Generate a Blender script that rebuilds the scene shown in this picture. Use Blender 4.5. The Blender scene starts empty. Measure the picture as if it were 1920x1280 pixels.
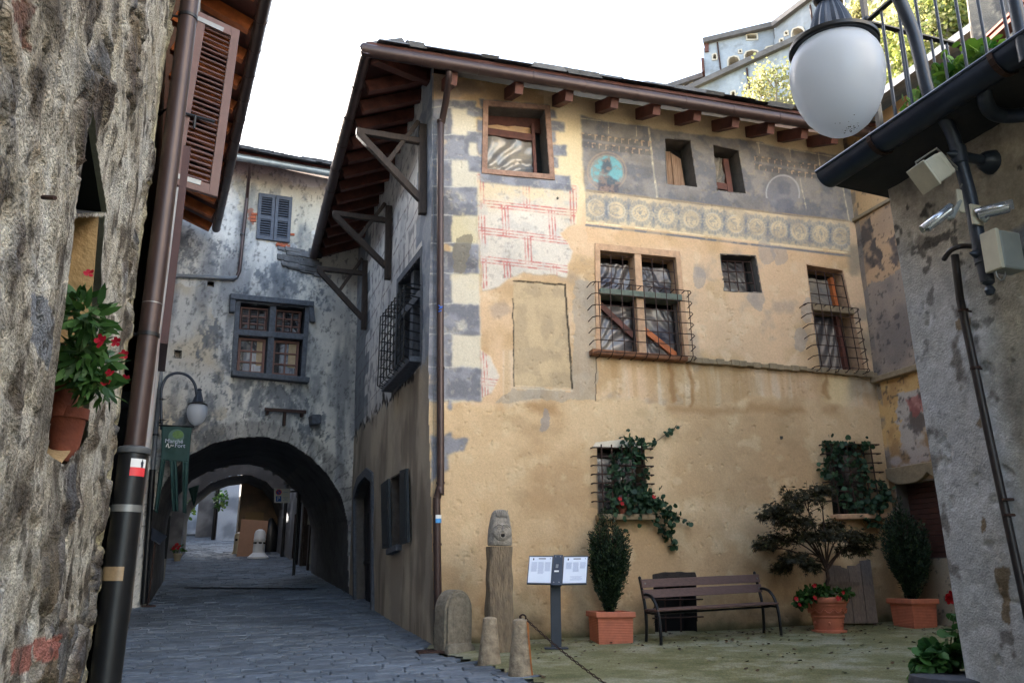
import bpy, math, random
import numpy as np
from mathutils import Vector, Matrix
random.seed(7)
rad = math.radians
SC = bpy.context.scene
COL = SC.collection

# ---------------------------------------------------------------- camera, sky, sun, exposure
EYE = (0.0, 0.0, 1.62)
F_PX, H_PX = 1555.0, 440.0
TH = math.atan(H_PX / F_PX)
cam = bpy.data.cameras.new('camera'); camo = bpy.data.objects.new('camera', cam); COL.objects.link(camo)
camo.location = EYE; camo.rotation_euler = (math.pi / 2 + TH, 0, 0)
cam.sensor_width = 36; cam.lens = F_PX / 1920 * 36; cam.clip_start = 0.05; cam.clip_end = 2000
SC.camera = camo

SUN_AZ, SUN_EL = rad(-45), rad(18)
W = bpy.data.worlds.new('World'); SC.world = W; W.use_nodes = True
nt = W.node_tree; nt.nodes.clear()
sky = nt.nodes.new('ShaderNodeTexSky'); sky.sky_type = 'NISHITA'; sky.sun_disc = False
sky.sun_elevation = SUN_EL; sky.sun_rotation = SUN_AZ; sky.air_density = 1.0; sky.dust_density = 2.0; sky.ozone_density = 1.0
hs = nt.nodes.new('ShaderNodeHueSaturation'); hs.inputs['Saturation'].default_value = 0.74
bg = nt.nodes.new('ShaderNodeBackground'); bg.inputs['Strength'].default_value = 0.15
wo = nt.nodes.new('ShaderNodeOutputWorld')
nt.links.new(sky.outputs[0], hs.inputs['Color']); nt.links.new(hs.outputs[0], bg.inputs[0]); nt.links.new(bg.outputs[0], wo.inputs[0])
sl = bpy.data.lights.new('sun', 'SUN'); sl.energy = 4.5; sl.angle = rad(0.5); sl.color = (1.0, 0.95, 0.88)
so = bpy.data.objects.new('sun', sl); COL.objects.link(so)
sdir = Vector((math.sin(SUN_AZ) * math.cos(SUN_EL), math.cos(SUN_AZ) * math.cos(SUN_EL), math.sin(SUN_EL)))
so.rotation_euler = sdir.to_track_quat('Z', 'Y').to_euler(); so.location = (-30, 0, 60)
SC.view_settings.view_transform = 'Standard'; SC.view_settings.look = 'None'
SC.view_settings.exposure = 3.05; SC.view_settings.gamma = 1.0

# ---------------------------------------------------------------- survey helpers: photo pixel -> point on a real plane
CT, ST = math.cos(TH), math.sin(TH)
def ray(px, py):
    x = px - 960.0; y = 640.0 - py
    return np.array([x / F_PX, CT - y / F_PX * ST, ST + y / F_PX * CT])
def proj(X, Y, Z):
    Z = Z - EYE[2]
    d = Y * CT + Z * ST; v = -Y * ST + Z * CT
    return 960 + F_PX * X / d, 640 - F_PX * v / d
def zg(X, Y):
    z = 0.743 + 0.0123 * (X + 1.05) + 0.0657 * (Y - 11.5)
    return z + 0.035 * np.maximum(Y - 18.0, 0)
def gpt(px, py):
    r = ray(px, py); t0, t1 = 1.0, 90.0
    g = lambda t: EYE[2] + r[2] * t - zg(r[0] * t, r[1] * t)
    for _ in range(60):
        tm = (t0 + t1) / 2
        if g(tm) > 0: t0 = tm
        else: t1 = tm
    return Vector((r[0] * t0, r[1] * t0, EYE[2] + r[2] * t0))
def at_depth(px, py, Y):
    r = ray(px, py); t = Y / r[1]
    return Vector((r[0] * t, Y, EYE[2] + r[2] * t))
class Fr:
    """vertical wall frame: u along the wall, z up, w outwards"""
    def __init__(s, o, az, flip=False, k=0.0, z0=0.74):
        s.o = np.array(o[:2], float); a = rad(az); s.k = k; s.z0 = z0      # k: old walls lean out a little per metre of height
        s.d = np.array([math.sin(a), math.cos(a)]); s.n = np.array([s.d[1], -s.d[0]]) * (-1 if flip else 1)
    def px(s, px, py, w=0.0):
        r = ray(px, py)
        t = (np.dot(s.o, s.n) + w + s.k * (EYE[2] - s.z0)) / (np.dot(r[:2], s.n) - s.k * r[2])
        return (float(np.dot(r[:2] * t - s.o, s.d)), float(EYE[2] + r[2] * t))
    def pt(s, u, z, w=0.0):
        p = s.o + s.d * u + s.n * (w + s.k * (z - s.z0))
        return Vector((p[0], p[1], z))
    def at(s, px, py, w=0.0):
        u, z = s.px(px, py, w); return s.pt(u, z, w)
A = np.array(ray(812, 1212)[:2] / ray(812, 1212)[1] * 11.5)
FA = Fr(A, 74.8)                       # painted facade
FL = Fr(A, -18.6, True, 0.026)                # its side wall along the street
RU = 7.36
FR = Fr(FA.o + FA.d * RU, 161.4, True, 0.012)   # wing that returns towards the viewer
FR.n = np.array([-0.94776841, -0.31895931])
FC = Fr((-7.415, 16.96), 62)           # house over the archway
FH2 = Fr((-1.616, 3.5), -23.3)         # white house on the left
FH1 = Fr((-1.59, 3.3), 161.4); FH1.n = np.array([0.94776841, 0.31895931])   # rubble house, u towards the viewer
FB = Fr((2.345, 4.62), 161.4, False, 0.03, 2.4); FB.n = np.array([-0.94776841, -0.31895931])  # right-hand house, u towards the viewer

# ---------------------------------------------------------------- noise
def _h(ix, iy, s):
    h = (ix.astype(np.int64) * 374761393 + iy.astype(np.int64) * 668265263 + s * 974634777) & 0xffffffff
    h = ((h ^ (h >> 13)) * 1274126177) & 0xffffffff
    h = ((h ^ (h >> 16)) * 2246822519) & 0xffffffff
    return ((h ^ (h >> 15)) & 0xffffff) / float(0xffffff)
def vn(x, y, s=0):
    ix = np.floor(x); iy = np.floor(y); fx = x - ix; fy = y - iy
    fx = fx * fx * (3 - 2 * fx); fy = fy * fy * (3 - 2 * fy)
    a = _h(ix, iy, s); b = _h(ix + 1, iy, s); c = _h(ix, iy + 1, s); d = _h(ix + 1, iy + 1, s)
    return (a + (b - a) * fx) * (1 - fy) + (c + (d - c) * fx) * fy
def fbm(x, y, s=0, o=5, g=0.5):
    t = 0; am = 1; n = 0
    for i in range(o):
        t = t + am * vn(x * 2 ** i + 17.3 * i, y * 2 ** i + 9.1 * i, s + i); n += am; am *= g
    return t / n
def voro(x, y, s=0, jit=0.9):
    ix = np.floor(x); iy = np.floor(y); f1 = np.full(x.shape, 9.0); f2 = f1.copy(); cid = np.zeros(x.shape)
    for dx in (-1, 0, 1):
        for dy in (-1, 0, 1):
            cx = ix + dx; cy = iy + dy
            qx = cx + 0.5 + jit * (_h(cx, cy, s) - 0.5); qy = cy + 0.5 + jit * (_h(cx, cy, s + 51) - 0.5)
            d = np.hypot(x - qx, y - qy); nid = _h(cx, cy, s + 99)
            m = d < f1
            f2 = np.where(m, f1, np.minimum(f2, d)); cid = np.where(m, nid, cid); f1 = np.where(m, d, f1)
    return f1, f2, cid
def ss(a, b, x):
    t = np.clip((x - a) / (b - a), 0, 1); return t * t * (3 - 2 * t)
def C(r, g, b): return np.array([r, g, b], float) / 255.0
def mixc(c, n, m): return c + (np.asarray(n) - c) * np.asarray(m)[..., None]
def lin(c):
    c = np.clip(c, 0, 1); return np.where(c <= 0.04045, c / 12.92, ((c + 0.055) / 1.055) ** 2.4)
def sf(m, k=2):
    m = np.asarray(m, float)
    for _ in range(k):
        p = np.pad(m, 1, mode='edge'); m = (p[:-2, 1:-1] + p[2:, 1:-1] + p[1:-1, :-2] + p[1:-1, 2:] + 2 * p[1:-1, 1:-1]) / 6
    return m
def segd(x, y, x1, y1, x2, y2):
    dx, dy = x2 - x1, y2 - y1; t = np.clip(((x - x1) * dx + (y - y1) * dy) / (dx * dx + dy * dy + 1e-9), 0, 1)
    return np.hypot(x - x1 - t * dx, y - y1 - t * dy)
def inpoly(x, y, P):
    r = np.zeros(np.shape(x), bool); n = len(P)
    for i in range(n):
        x1, y1 = P[i]; x2, y2 = P[(i + 1) % n]
        if y1 == y2: continue
        c = ((y1 > y) != (y2 > y)) & (x < (x2 - x1) * (y - y1) / (y2 - y1) + x1)
        r ^= c
    return r

# ---------------------------------------------------------------- materials
def sl3(r, g, b): return tuple(float(v) for v in lin(C(r, g, b))) + (1.0,)
def newmat(name):
    m = bpy.data.materials.new(name); m.use_nodes = True
    n = m.node_tree; b = n.nodes['Principled BSDF']; return m, n, b
def bump(n, b, scale, dist, detail=6, stretch=None):
    tc = n.nodes.new('ShaderNodeTexCoord'); t = n.nodes.new('ShaderNodeTexNoise')
    t.inputs['Scale'].default_value = scale; t.inputs['Detail'].default_value = detail
    if stretch:
        mp = n.nodes.new('ShaderNodeMapping'); mp.inputs['Scale'].default_value = stretch
        n.links.new(tc.outputs['Object'], mp.inputs[0]); n.links.new(mp.outputs[0], t.inputs[0])
    else: n.links.new(tc.outputs['Object'], t.inputs[0])
    bp = n.nodes.new('ShaderNodeBump'); bp.inputs['Strength'].default_value = 1.0; bp.inputs['Distance'].default_value = dist
    n.links.new(t.outputs[0], bp.inputs['Height']); n.links.new(bp.outputs[0], b.inputs['Normal'])
    return t
def M(name, c, rough=0.7, metal=0.0, var=0.25, scale=8.0, bd=0.0, bs=40.0, c2=None, stretch=None, island=0.0, spec=0.5, big=0.0):
    """noise-mottled material; island>0 also varies the tone from one loose piece to the next"""
    m, n, b = newmat(name)
    tc = n.nodes.new('ShaderNodeTexCoord'); t = n.nodes.new('ShaderNodeTexNoise')
    t.inputs['Scale'].default_value = scale; t.inputs['Detail'].default_value = 8; t.inputs['Roughness'].default_value = 0.65
    src = tc.outputs['Object']
    if stretch:
        mp = n.nodes.new('ShaderNodeMapping'); mp.inputs['Scale'].default_value = stretch
        n.links.new(src, mp.inputs[0]); src = mp.outputs[0]
    n.links.new(src, t.inputs[0])
    rp = n.nodes.new('ShaderNodeValToRGB'); rp.color_ramp.elements[0].position = 0.3; rp.color_ramp.elements[1].position = 0.72
    ca = np.array(sl3(*c)); cb = np.array(sl3(*c2)) if c2 else ca * (1 + var)
    if not c2: ca = ca * (1 - var)
    ca[3] = cb[3] = 1
    rp.color_ramp.elements[0].color = np.clip(ca, 0, 1); rp.color_ramp.elements[1].color = np.clip(cb, 0, 1)
    n.links.new(t.outputs[0], rp.inputs[0]); out = rp.outputs[0]
    if island:
        g = n.nodes.new('ShaderNodeNewGeometry'); mr = n.nodes.new('ShaderNodeMapRange')
        mr.inputs[3].default_value = 1 - island; mr.inputs[4].default_value = 1 + island
        n.links.new(g.outputs['Random Per Island'], mr.inputs[0])
        h = n.nodes.new('ShaderNodeHueSaturation'); n.links.new(mr.outputs[0], h.inputs['Value']); n.links.new(out, h.inputs['Color']); out = h.outputs[0]
    if big:      # broad worn and dirty zones
        t2 = n.nodes.new('ShaderNodeTexNoise'); t2.inputs['Scale'].default_value = 0.7; t2.inputs['Detail'].default_value = 5; n.links.new(tc.outputs['Object'], t2.inputs[0])
        m2 = n.nodes.new('ShaderNodeMapRange'); m2.inputs[1].default_value = .3; m2.inputs[2].default_value = .7; m2.inputs[3].default_value = 1 - big; m2.inputs[4].default_value = 1 + big; n.links.new(t2.outputs[0], m2.inputs[0])
        h2 = n.nodes.new('ShaderNodeHueSaturation'); n.links.new(m2.outputs[0], h2.inputs['Value']); n.links.new(out, h2.inputs['Color']); out = h2.outputs[0]
    n.links.new(out, b.inputs['Base Color'])
    b.inputs['Roughness'].default_value = rough; b.inputs['Metallic'].default_value = metal
    b.inputs['Specular IOR Level'].default_value = spec
    if bd: bump(n, b, bs, bd, stretch=stretch)
    return m
def LEAF(name, c1, c2, c3=None, trans=0.25, rough=0.55):
    m, n, b = newmat(name)
    g = n.nodes.new('ShaderNodeNewGeometry'); rp = n.nodes.new('ShaderNodeValToRGB')
    rp.color_ramp.elements[0].color = sl3(*c1); rp.color_ramp.elements[1].color = sl3(*c2)
    if c3:
        e = rp.color_ramp.elements.new(0.85); e.color = sl3(*c2); rp.color_ramp.elements[2].color = sl3(*c3)
    n.links.new(g.outputs['Random Per Island'], rp.inputs[0]); n.links.new(rp.outputs[0], b.inputs['Base Color'])
    b.inputs['Roughness'].default_value = rough; b.inputs['Specular IOR Level'].default_value = 0.35
    if trans:
        tr = n.nodes.new('ShaderNodeBsdfTranslucent'); n.links.new(rp.outputs[0], tr.inputs[0])
        mx = n.nodes.new('ShaderNodeMixShader'); mx.inputs[0].default_value = trans
        o = n.nodes['Material Output']; n.links.new(b.outputs[0], mx.inputs[1]); n.links.new(tr.outputs[0], mx.inputs[2]); n.links.new(mx.outputs[0], o.inputs[0])
    return m
def PAINT(name, rough=0.92, bs=60, bd=0.004, grain=0.16, gs=35):
    """colour attribute (the paint and plaster patches) broken up by fine procedural grain"""
    m, n, b = newmat(name)
    a = n.nodes.new('ShaderNodeAttribute'); a.attribute_name = 'Col'
    tc = n.nodes.new('ShaderNodeTexCoord'); t = n.nodes.new('ShaderNodeTexNoise')
    t.inputs['Scale'].default_value = gs; t.inputs['Detail'].default_value = 8; t.inputs['Roughness'].default_value = 0.7
    n.links.new(tc.outputs['Object'], t.inputs[0])
    mr = n.nodes.new('ShaderNodeMapRange'); mr.inputs[1].default_value = 0.25; mr.inputs[2].default_value = 0.75
    mr.inputs[3].default_value = 1 - grain; mr.inputs[4].default_value = 1 + grain
    n.links.new(t.outputs[0], mr.inputs[0])
    h = n.nodes.new('ShaderNodeHueSaturation'); n.links.new(a.outputs['Color'], h.inputs['Color']); n.links.new(mr.outputs[0], h.inputs['Value'])
    n.links.new(h.outputs[0], b.inputs['Base Color'])
    b.inputs['Roughness'].default_value = rough; b.inputs['Specular IOR Level'].default_value = 0.2
    bump(n, b, bs, bd)
    return m
def GLASSY(name, c, rough=0.04, mixg=0.45):
    m, n, b = newmat(name)
    b.inputs['Base Color'].default_value = sl3(*c); b.inputs['Roughness'].default_value = 0.3
    g = n.nodes.new('ShaderNodeBsdfGlossy'); g.inputs['Roughness'].default_value = rough; g.inputs['Color'].default_value = (0.85, 0.9, 1, 1)
    mx = n.nodes.new('ShaderNodeMixShader'); mx.inputs[0].default_value = mixg
    o = n.nodes['Material Output']; n.links.new(b.outputs[0], mx.inputs[1]); n.links.new(g.outputs[0], mx.inputs[2]); n.links.new(mx.outputs[0], o.inputs[0])
    return m
MT = {}
MT['plaster'] = PAINT('painted_plaster')
MT['rubble'] = PAINT('rubble_wall', bs=110, bd=0.028, grain=0.42, gs=70)
MT['rough'] = PAINT('roughcast', bs=85, bd=0.006, grain=0.24, gs=60)
MT['fort'] = PAINT('fort_plaster', bs=1.2, bd=0.15, grain=0.12, gs=0.9)
MT['brown_metal'] = M('brown_sheet_metal', (64, 48, 45), 0.4, 0.3, 0.2, 5)
MT['black_iron'] = M('black_cast_iron', (24, 25, 28), 0.42, 0.2, 0.35, 9)
MT['blue_iron'] = M('dark_blue_grey_iron', (46, 54, 68), 0.4, 0.3, 0.25, 9, bd=0.001, bs=90)
MT['rust'] = M('rusty_iron', (58, 38, 32), 0.7, 0.3, 0.4, 25, bd=0.001, bs=120)
MT['zinc'] = M('grey_zinc', (140, 148, 152), 0.45, 0.5, 0.2, 6)
MT['red_wood'] = M('red_brown_timber', (88, 47, 36), 0.65, 0, 0.45, 6, 0.002, 30, stretch=(1, 1, 1))
MT['soffit'] = M('dark_soffit_board', (74, 38, 30), 0.75, 0, 0.35, 5, 0.003, 25)
MT['old_wood'] = M('weathered_dark_timber', (54, 44, 39), 0.8, 0, 0.5, 12, 0.004, 30, stretch=(3, 3, 0.6))
MT['orange_wood'] = M('orange_timber', (170, 92, 44), 0.6, 0, 0.35, 7, 0.002, 30)
MT['grey_wood'] = M('grey_weathered_boards', (120, 108, 100), 0.85, 0, 0.4, 14, 0.003, 40, stretch=(4, 4, 0.4))
MT['pale_wood'] = M('pale_weathered_board', (160, 132, 108), 0.85, 0, 0.5, 9, 0.003, 40, c2=(110, 78, 58), stretch=(6, 6, 0.5))
MT['shutter'] = M('brown_louvre_paint', (94, 66, 60), 0.55, 0, 0.2, 8, 0.001, 50)
MT['grey_shutter'] = M('grey_louvre_paint', (70, 76, 88), 0.7, 0, 0.3, 14, 0.002, 50)
MT['dark_shutter'] = M('dark_green_grey_paint', (44, 50, 54), 0.6, 0, 0.3, 8)
MT['door_wood'] = M('dark_door_wood', (36, 34, 36), 0.65, 0, 0.3, 12, 0.002, 30, stretch=(5, 5, 0.5))
MT['stone_slab'] = M('roof_stone_slab', (92, 92, 94), 0.85, 0, 0.35, 6, 0.01, 14, island=0.35)
MT['grey_stone'] = M('grey_carved_stone', (84, 88, 96), 0.85, 0, 0.35, 14, 0.006, 40)
MT['tan_stone'] = M('tan_dressed_stone', (188, 152, 120), 0.85, 0, 0.25, 12, 0.004, 50)
MT['ledge'] = M('mossy_stone_ledge', (120, 104, 82), 0.9, 0, 0.4, 9, 0.008, 25, c2=(150, 132, 104))
MT['moss_stone'] = M('green_grey_stone_transom', (104, 112, 100), 0.9, 0, 0.3, 12, 0.004, 40)
MT['reveal'] = M('plaster_reveal', (168, 140, 104), 0.95, 0, 0.2, 8, 0.004, 40)
MT['grey_reveal'] = M('grey_plaster_reveal', (96, 90, 84), 0.95, 0, 0.25, 8, 0.004, 40)
MT['dark'] = M('dark_interior', (18, 17, 17), 0.9, 0, 0.2, 5)  # near-black stands in for unlit depth in openings; also dirt specks
MT['masonry'] = M('hidden_masonry', (110, 100, 88), 0.95, 0, 0.2, 3)
MT['vault'] = M('darkened_vault_plaster', (84, 82, 82), 0.95, 0, 0.45, 2.2, 0.02, 7)  # plaster darkened to put the dimness of the passages into its colour
MT['terracotta'] = M('terracotta', (190, 114, 88), 0.75, 0, 0.16, 9, 0.001, 60)
MT['old_terracotta'] = M('old_terracotta', (116, 60, 42), 0.8, 0, 0.3, 14, 0.002, 60)
MT['soil'] = M('potting_soil', (48, 38, 30), 0.95, 0, 0.4, 60, 0.01, 70)
MT['pillar'] = M('weathered_brown_stone', (92, 80, 68), 0.9, 0, 0.5, 9, 0.03, 22, c2=(150, 132, 108), stretch=(2.4, 2.4, 0.6))
MT['headstone'] = M('weathered_grey_head_stone', (116, 110, 104), 0.9, 0, 0.5, 16, 0.012, 45, c2=(172, 164, 152))
MT['bollard'] = M('granite_bollard', (112, 98, 82), 0.9, 0, 0.35, 11, 0.014, 40, c2=(186, 168, 142))
MT['millstone'] = M('mossy_carved_stone', (120, 112, 98), 0.9, 0, 0.4, 16, 0.01, 40)
MT['bench_wood'] = M('brown_bench_slat', (96, 72, 66), 0.6, 0, 0.25, 9, 0.001, 60, stretch=(0.6, 5, 5))
MT['bench_iron'] = M('black_bench_tube', (22, 24, 28), 0.32, 0.3, 0.2, 9)
MT['sign_metal'] = M('anthracite_sign_metal', (56, 62, 74), 0.45, 0.3, 0.15, 6)
MT['paper'] = M('white_panel', (214, 222, 236), 0.35, 0, 0.03, 6)
MT['ink'] = M('pale_grey_ink', (182, 192, 216), 0.6, 0, 0.05, 6)
MT['ink_dark'] = M('dark_ink', (40, 44, 60), 0.6, 0, 0.05, 6)
MT['white_paint'] = M('white_paint', (225, 225, 225), 0.5, 0, 0.04, 6)
MT['red_paint'] = M('red_sign_paint', (222, 60, 66), 0.5, 0, 0.05, 6)
MT['blue_paint'] = M('blue_sign_paint', (40, 96, 190), 0.5, 0, 0.05, 6)
MT['sky_paint'] = M('light_blue_paint', (70, 150, 214), 0.5, 0, 0.05, 6)
MT['steel'] = M('galvanised_steel', (132, 132, 130), 0.45, 0.5, 0.15, 8)
MT['silver'] = M('brushed_aluminium', (196, 202, 214), 0.25, 0.75, 0.05, 8)
MT['cream_metal'] = M('cream_enamel', (186, 182, 166), 0.5, 0, 0.15, 8)
MT['grey_plastic'] = M('grey_plastic', (128, 134, 134), 0.5, 0, 0.12, 8)
MT['tape'] = M('brown_packing_tape', (146, 122, 92), 0.35, 0, 0.25, 30)
MT['banner'] = M('dark_green_cloth', (34, 66, 64), 0.75, 0, 0.18, 9)
MT['lime'] = M('lime_green_print', (92, 122, 72), 0.8, 0, 0.3, 20)
MT['curtain'] = M('beige_curtain', (170, 150, 122), 0.9, 0, 0.2, 8)
MT['glass'] = GLASSY('window_glass', (30, 36, 46), 0.03, 0.5)
MT['lens'] = GLASSY('camera_lens', (12, 12, 14), 0.05, 0.2)
MT['redflower'] = LEAF('red_petal', (140, 10, 24), (190, 22, 34), trans=0.2)
MT['pinkflower'] = LEAF('crimson_petal', (130, 10, 28), (176, 22, 46), trans=0.2)
MT['broad'] = LEAF('bright_green_leaf', (30, 58, 24), (68, 104, 46))
MT['ivy'] = LEAF('dark_ivy_leaf', (26, 50, 36), (58, 86, 58))
MT['yew'] = LEAF('dark_yew_needle', (18, 34, 22), (40, 60, 38), (74, 92, 52), trans=0.1)
MT['maple'] = LEAF('purple_brown_maple_leaf', (40, 40, 30), (68, 64, 42), (80, 84, 46), trans=0.2)
MT['gera'] = LEAF('geranium_leaf', (38, 76, 40), (84, 128, 66))
MT['vine'] = LEAF('vine_leaf', (44, 92, 32), (116, 150, 50), trans=0.35)
MT['stem'] = M('brown_stem', (66, 50, 40), 0.9, 0, 0.3, 30)
MT['greenstem'] = M('green_stem', (70, 96, 50), 0.8, 0, 0.2, 30)
MT['litter'] = LEAF('dry_leaf_litter', (50, 34, 26), (84, 62, 42), trans=0)
MT['cardboard'] = M('cardboard', (150, 112, 86), 0.8, 0, 0.1, 6)
MT['beige_plastic'] = M('beige_plastic', (176, 160, 130), 0.6, 0, 0.1, 6)
MT['brick'] = M('broken_red_brick', (160, 84, 58), 0.9, 0, 0.3, 20, 0.004, 50)

# ---------------------------------------------------------------- mesh building
V = Vector
def v3(p): return (float(p[0]), float(p[1]), float(p[2]))
class MB:
    def __init__(s): s.v = []; s.f = []
    def add(s, vs, fs):
        b = len(s.v); s.v += [v3(p) for p in vs]; s.f += [tuple(b + i for i in f) for f in fs]; return s
    def quad(s, a, b, c, d): return s.add([a, b, c, d], [(0, 1, 2, 3)])
    def obox(s, c, ax, ay, az):
        P = [c + ax * i + ay * j + az * k for k in (-1, 1) for j in (-1, 1) for i in (-1, 1)]
        return s.add(P, [(0, 2, 3, 1), (4, 5, 7, 6), (0, 1, 5, 4), (2, 6, 7, 3), (0, 4, 6, 2), (1, 3, 7, 5)])
    def box(s, c, sx, sy, sz, az=0.0):
        a = rad(az); d = V((math.sin(a), math.cos(a), 0)); n = V((d.y, -d.x, 0))
        return s.obox(V(c), n * (sx / 2), d * (sy / 2), V((0, 0, sz / 2)))
    def bar(s, p, q, w, h, up=V((0, 0, 1))):
        p, q = V(p), V(q); d = q - p; L = d.length; d = d / L; sd = d.cross(up)
        if sd.length < 1e-4: sd = d.cross(V((1, 0, 0)))
        sd.normalize(); u = sd.cross(d)
        return s.obox((p + q) / 2, d * (L / 2), sd * (w / 2), u * (h / 2))
    def prism(s, pts, off):
        n = len(pts); pts = [V(p) for p in pts]; off = V(off)
        vs = pts + [p + off for p in pts]
        fs = [tuple(range(n)), tuple(range(2 * n - 1, n - 1, -1))] + [(i, i + n, (i + 1) % n + n, (i + 1) % n) for i in range(n)]
        return s.add(vs, fs)
    def tube(s, pts, r, n=10, cap=True):
        pts = [V(p) for p in pts]; m = len(pts); rs = r if isinstance(r, (list, tuple)) else [r] * m
        vs = []; prev = None
        for i, p in enumerate(pts):
            t = (pts[min(i + 1, m - 1)] - pts[max(i - 1, 0)]).normalized()
            if prev is None:
                a = t.cross(V((0, 0, 1)));
                if a.length < 0.05: a = t.cross(V((1, 0, 0)))
                a.normalize()
            else:
                a = (prev - t * prev.dot(t)); a.normalize()
            prev = a; b = t.cross(a)
            vs += [p + (a * math.cos(2 * math.pi * k / n) + b * math.sin(2 * math.pi * k / n)) * rs[i] for k in range(n)]
        fs = [(i * n + k, i * n + (k + 1) % n, (i + 1) * n + (k + 1) % n, (i + 1) * n + k) for i in range(m - 1) for k in range(n)]
        if cap: fs += [tuple(range(n - 1, -1, -1)), tuple((m - 1) * n + k for k in range(n))]
        return s.add(vs, fs)
    def lathe(s, c, prof, n=24, X=V((1, 0, 0)), Y=V((0, 1, 0)), Z=V((0, 0, 1)), cap=True, flute=0.0, nf=12):
        c = V(c); vs = []
        for r, z in prof:
            for k in range(n):
                a = 2 * math.pi * k / n; rr = r * (1 + flute * math.cos(a * nf))
                vs.append(c + X * (rr * math.cos(a)) + Y * (rr * math.sin(a)) + Z * z)
        m = len(prof)
        fs = [(i * n + k, i * n + (k + 1) % n, (i + 1) * n + (k + 1) % n, (i + 1) * n + k) for i in range(m - 1) for k in range(n)]
        if cap: fs += [tuple(range(n - 1, -1, -1)), tuple((m - 1) * n + k for k in range(n))]
        return s.add(vs, fs)
def bez(p0, p1, p2, p3, n=12):
    out = []
    for i in range(n + 1):
        t = i / n; out.append(V(p0) * (1 - t) ** 3 + V(p1) * 3 * t * (1 - t) ** 2 + V(p2) * 3 * t * t * (1 - t) + V(p3) * t ** 3)
    return out
def smoothpath(pts, n=6):
    """Catmull-Rom through the points"""
    pts = [V(p) for p in pts]; out = []
    for i in range(len(pts) - 1):
        p0 = pts[max(i - 1, 0)]; p1 = pts[i]; p2 = pts[i + 1]; p3 = pts[min(i + 2, len(pts) - 1)]
        for k in range(n):
            t = k / n
            out.append(0.5 * ((2 * p1) + (p2 - p0) * t + (2 * p0 - 5 * p1 + 4 * p2 - p3) * t * t + (3 * p1 - p0 - 3 * p2 + p3) * t ** 3))
    out.append(pts[-1]); return out

def root(o):
    while o.parent: o = o.parent
    return o
def link(name, me, mat, parent=None, label=None, cat=None, group=None, kind=None):
    o = bpy.data.objects.new(name, me); COL.objects.link(o)
    if mat: me.materials.append(MT[mat] if isinstance(mat, str) else mat)
    if parent: o.parent = parent
    tag(o, label, cat, group, kind); return o
def tag(o, label=None, cat=None, group=None, kind=None):
    if label: o['label'] = label
    if cat: o['category'] = cat
    if group: o['group'] = group
    if kind: o['kind'] = kind
    return o
def thing(name, label, cat, loc, group=None):
    o = bpy.data.objects.new(name, None); COL.objects.link(o); o.location = V(loc); o.empty_display_size = 0.2
    return tag(o, label, cat, group)
def obj(name, mb, mat, parent=None, smooth=False, bevel=0.0, **kw):
    me = bpy.data.meshes.new(name)
    off = V(root(parent).location) if parent else V((0, 0, 0))
    me.from_pydata([(p[0] - off.x, p[1] - off.y, p[2] - off.z) for p in mb.v], [], mb.f); me.update()
    if smooth:
        me.polygons.foreach_set('use_smooth', np.ones(len(me.polygons), bool)); me.set_sharp_from_angle(angle=rad(38))
    o = link(name, me, mat, parent, **kw)
    if bevel:
        b = o.modifiers.new('bevel', 'BEVEL'); b.width = bevel; b.segments = 2; b.limit_method = 'ANGLE'; b.angle_limit = rad(40)
    return o
def raw_mesh(name, co, quads, col=None, smooth=True):
    me = bpy.data.meshes.new(name)
    n, m = len(co), len(quads)
    k = quads.shape[1]
    me.vertices.add(n); me.vertices.foreach_set('co', np.ascontiguousarray(co, np.float32).ravel())
    me.loops.add(m * k); me.loops.foreach_set('vertex_index', np.ascontiguousarray(quads, np.int32).ravel())
    me.polygons.add(m); me.polygons.foreach_set('loop_start', np.arange(0, m * k, k, dtype=np.int32))
    me.polygons.foreach_set('use_smooth', np.full(m, smooth, bool))
    me.update(calc_edges=True)
    if col is not None:
        a = me.color_attributes.new('Col', 'FLOAT_COLOR', 'POINT')
        c = np.ones((n, 4), np.float32); c[:, :3] = lin(col); a.data.foreach_set('color', c.ravel())
    return me
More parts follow.
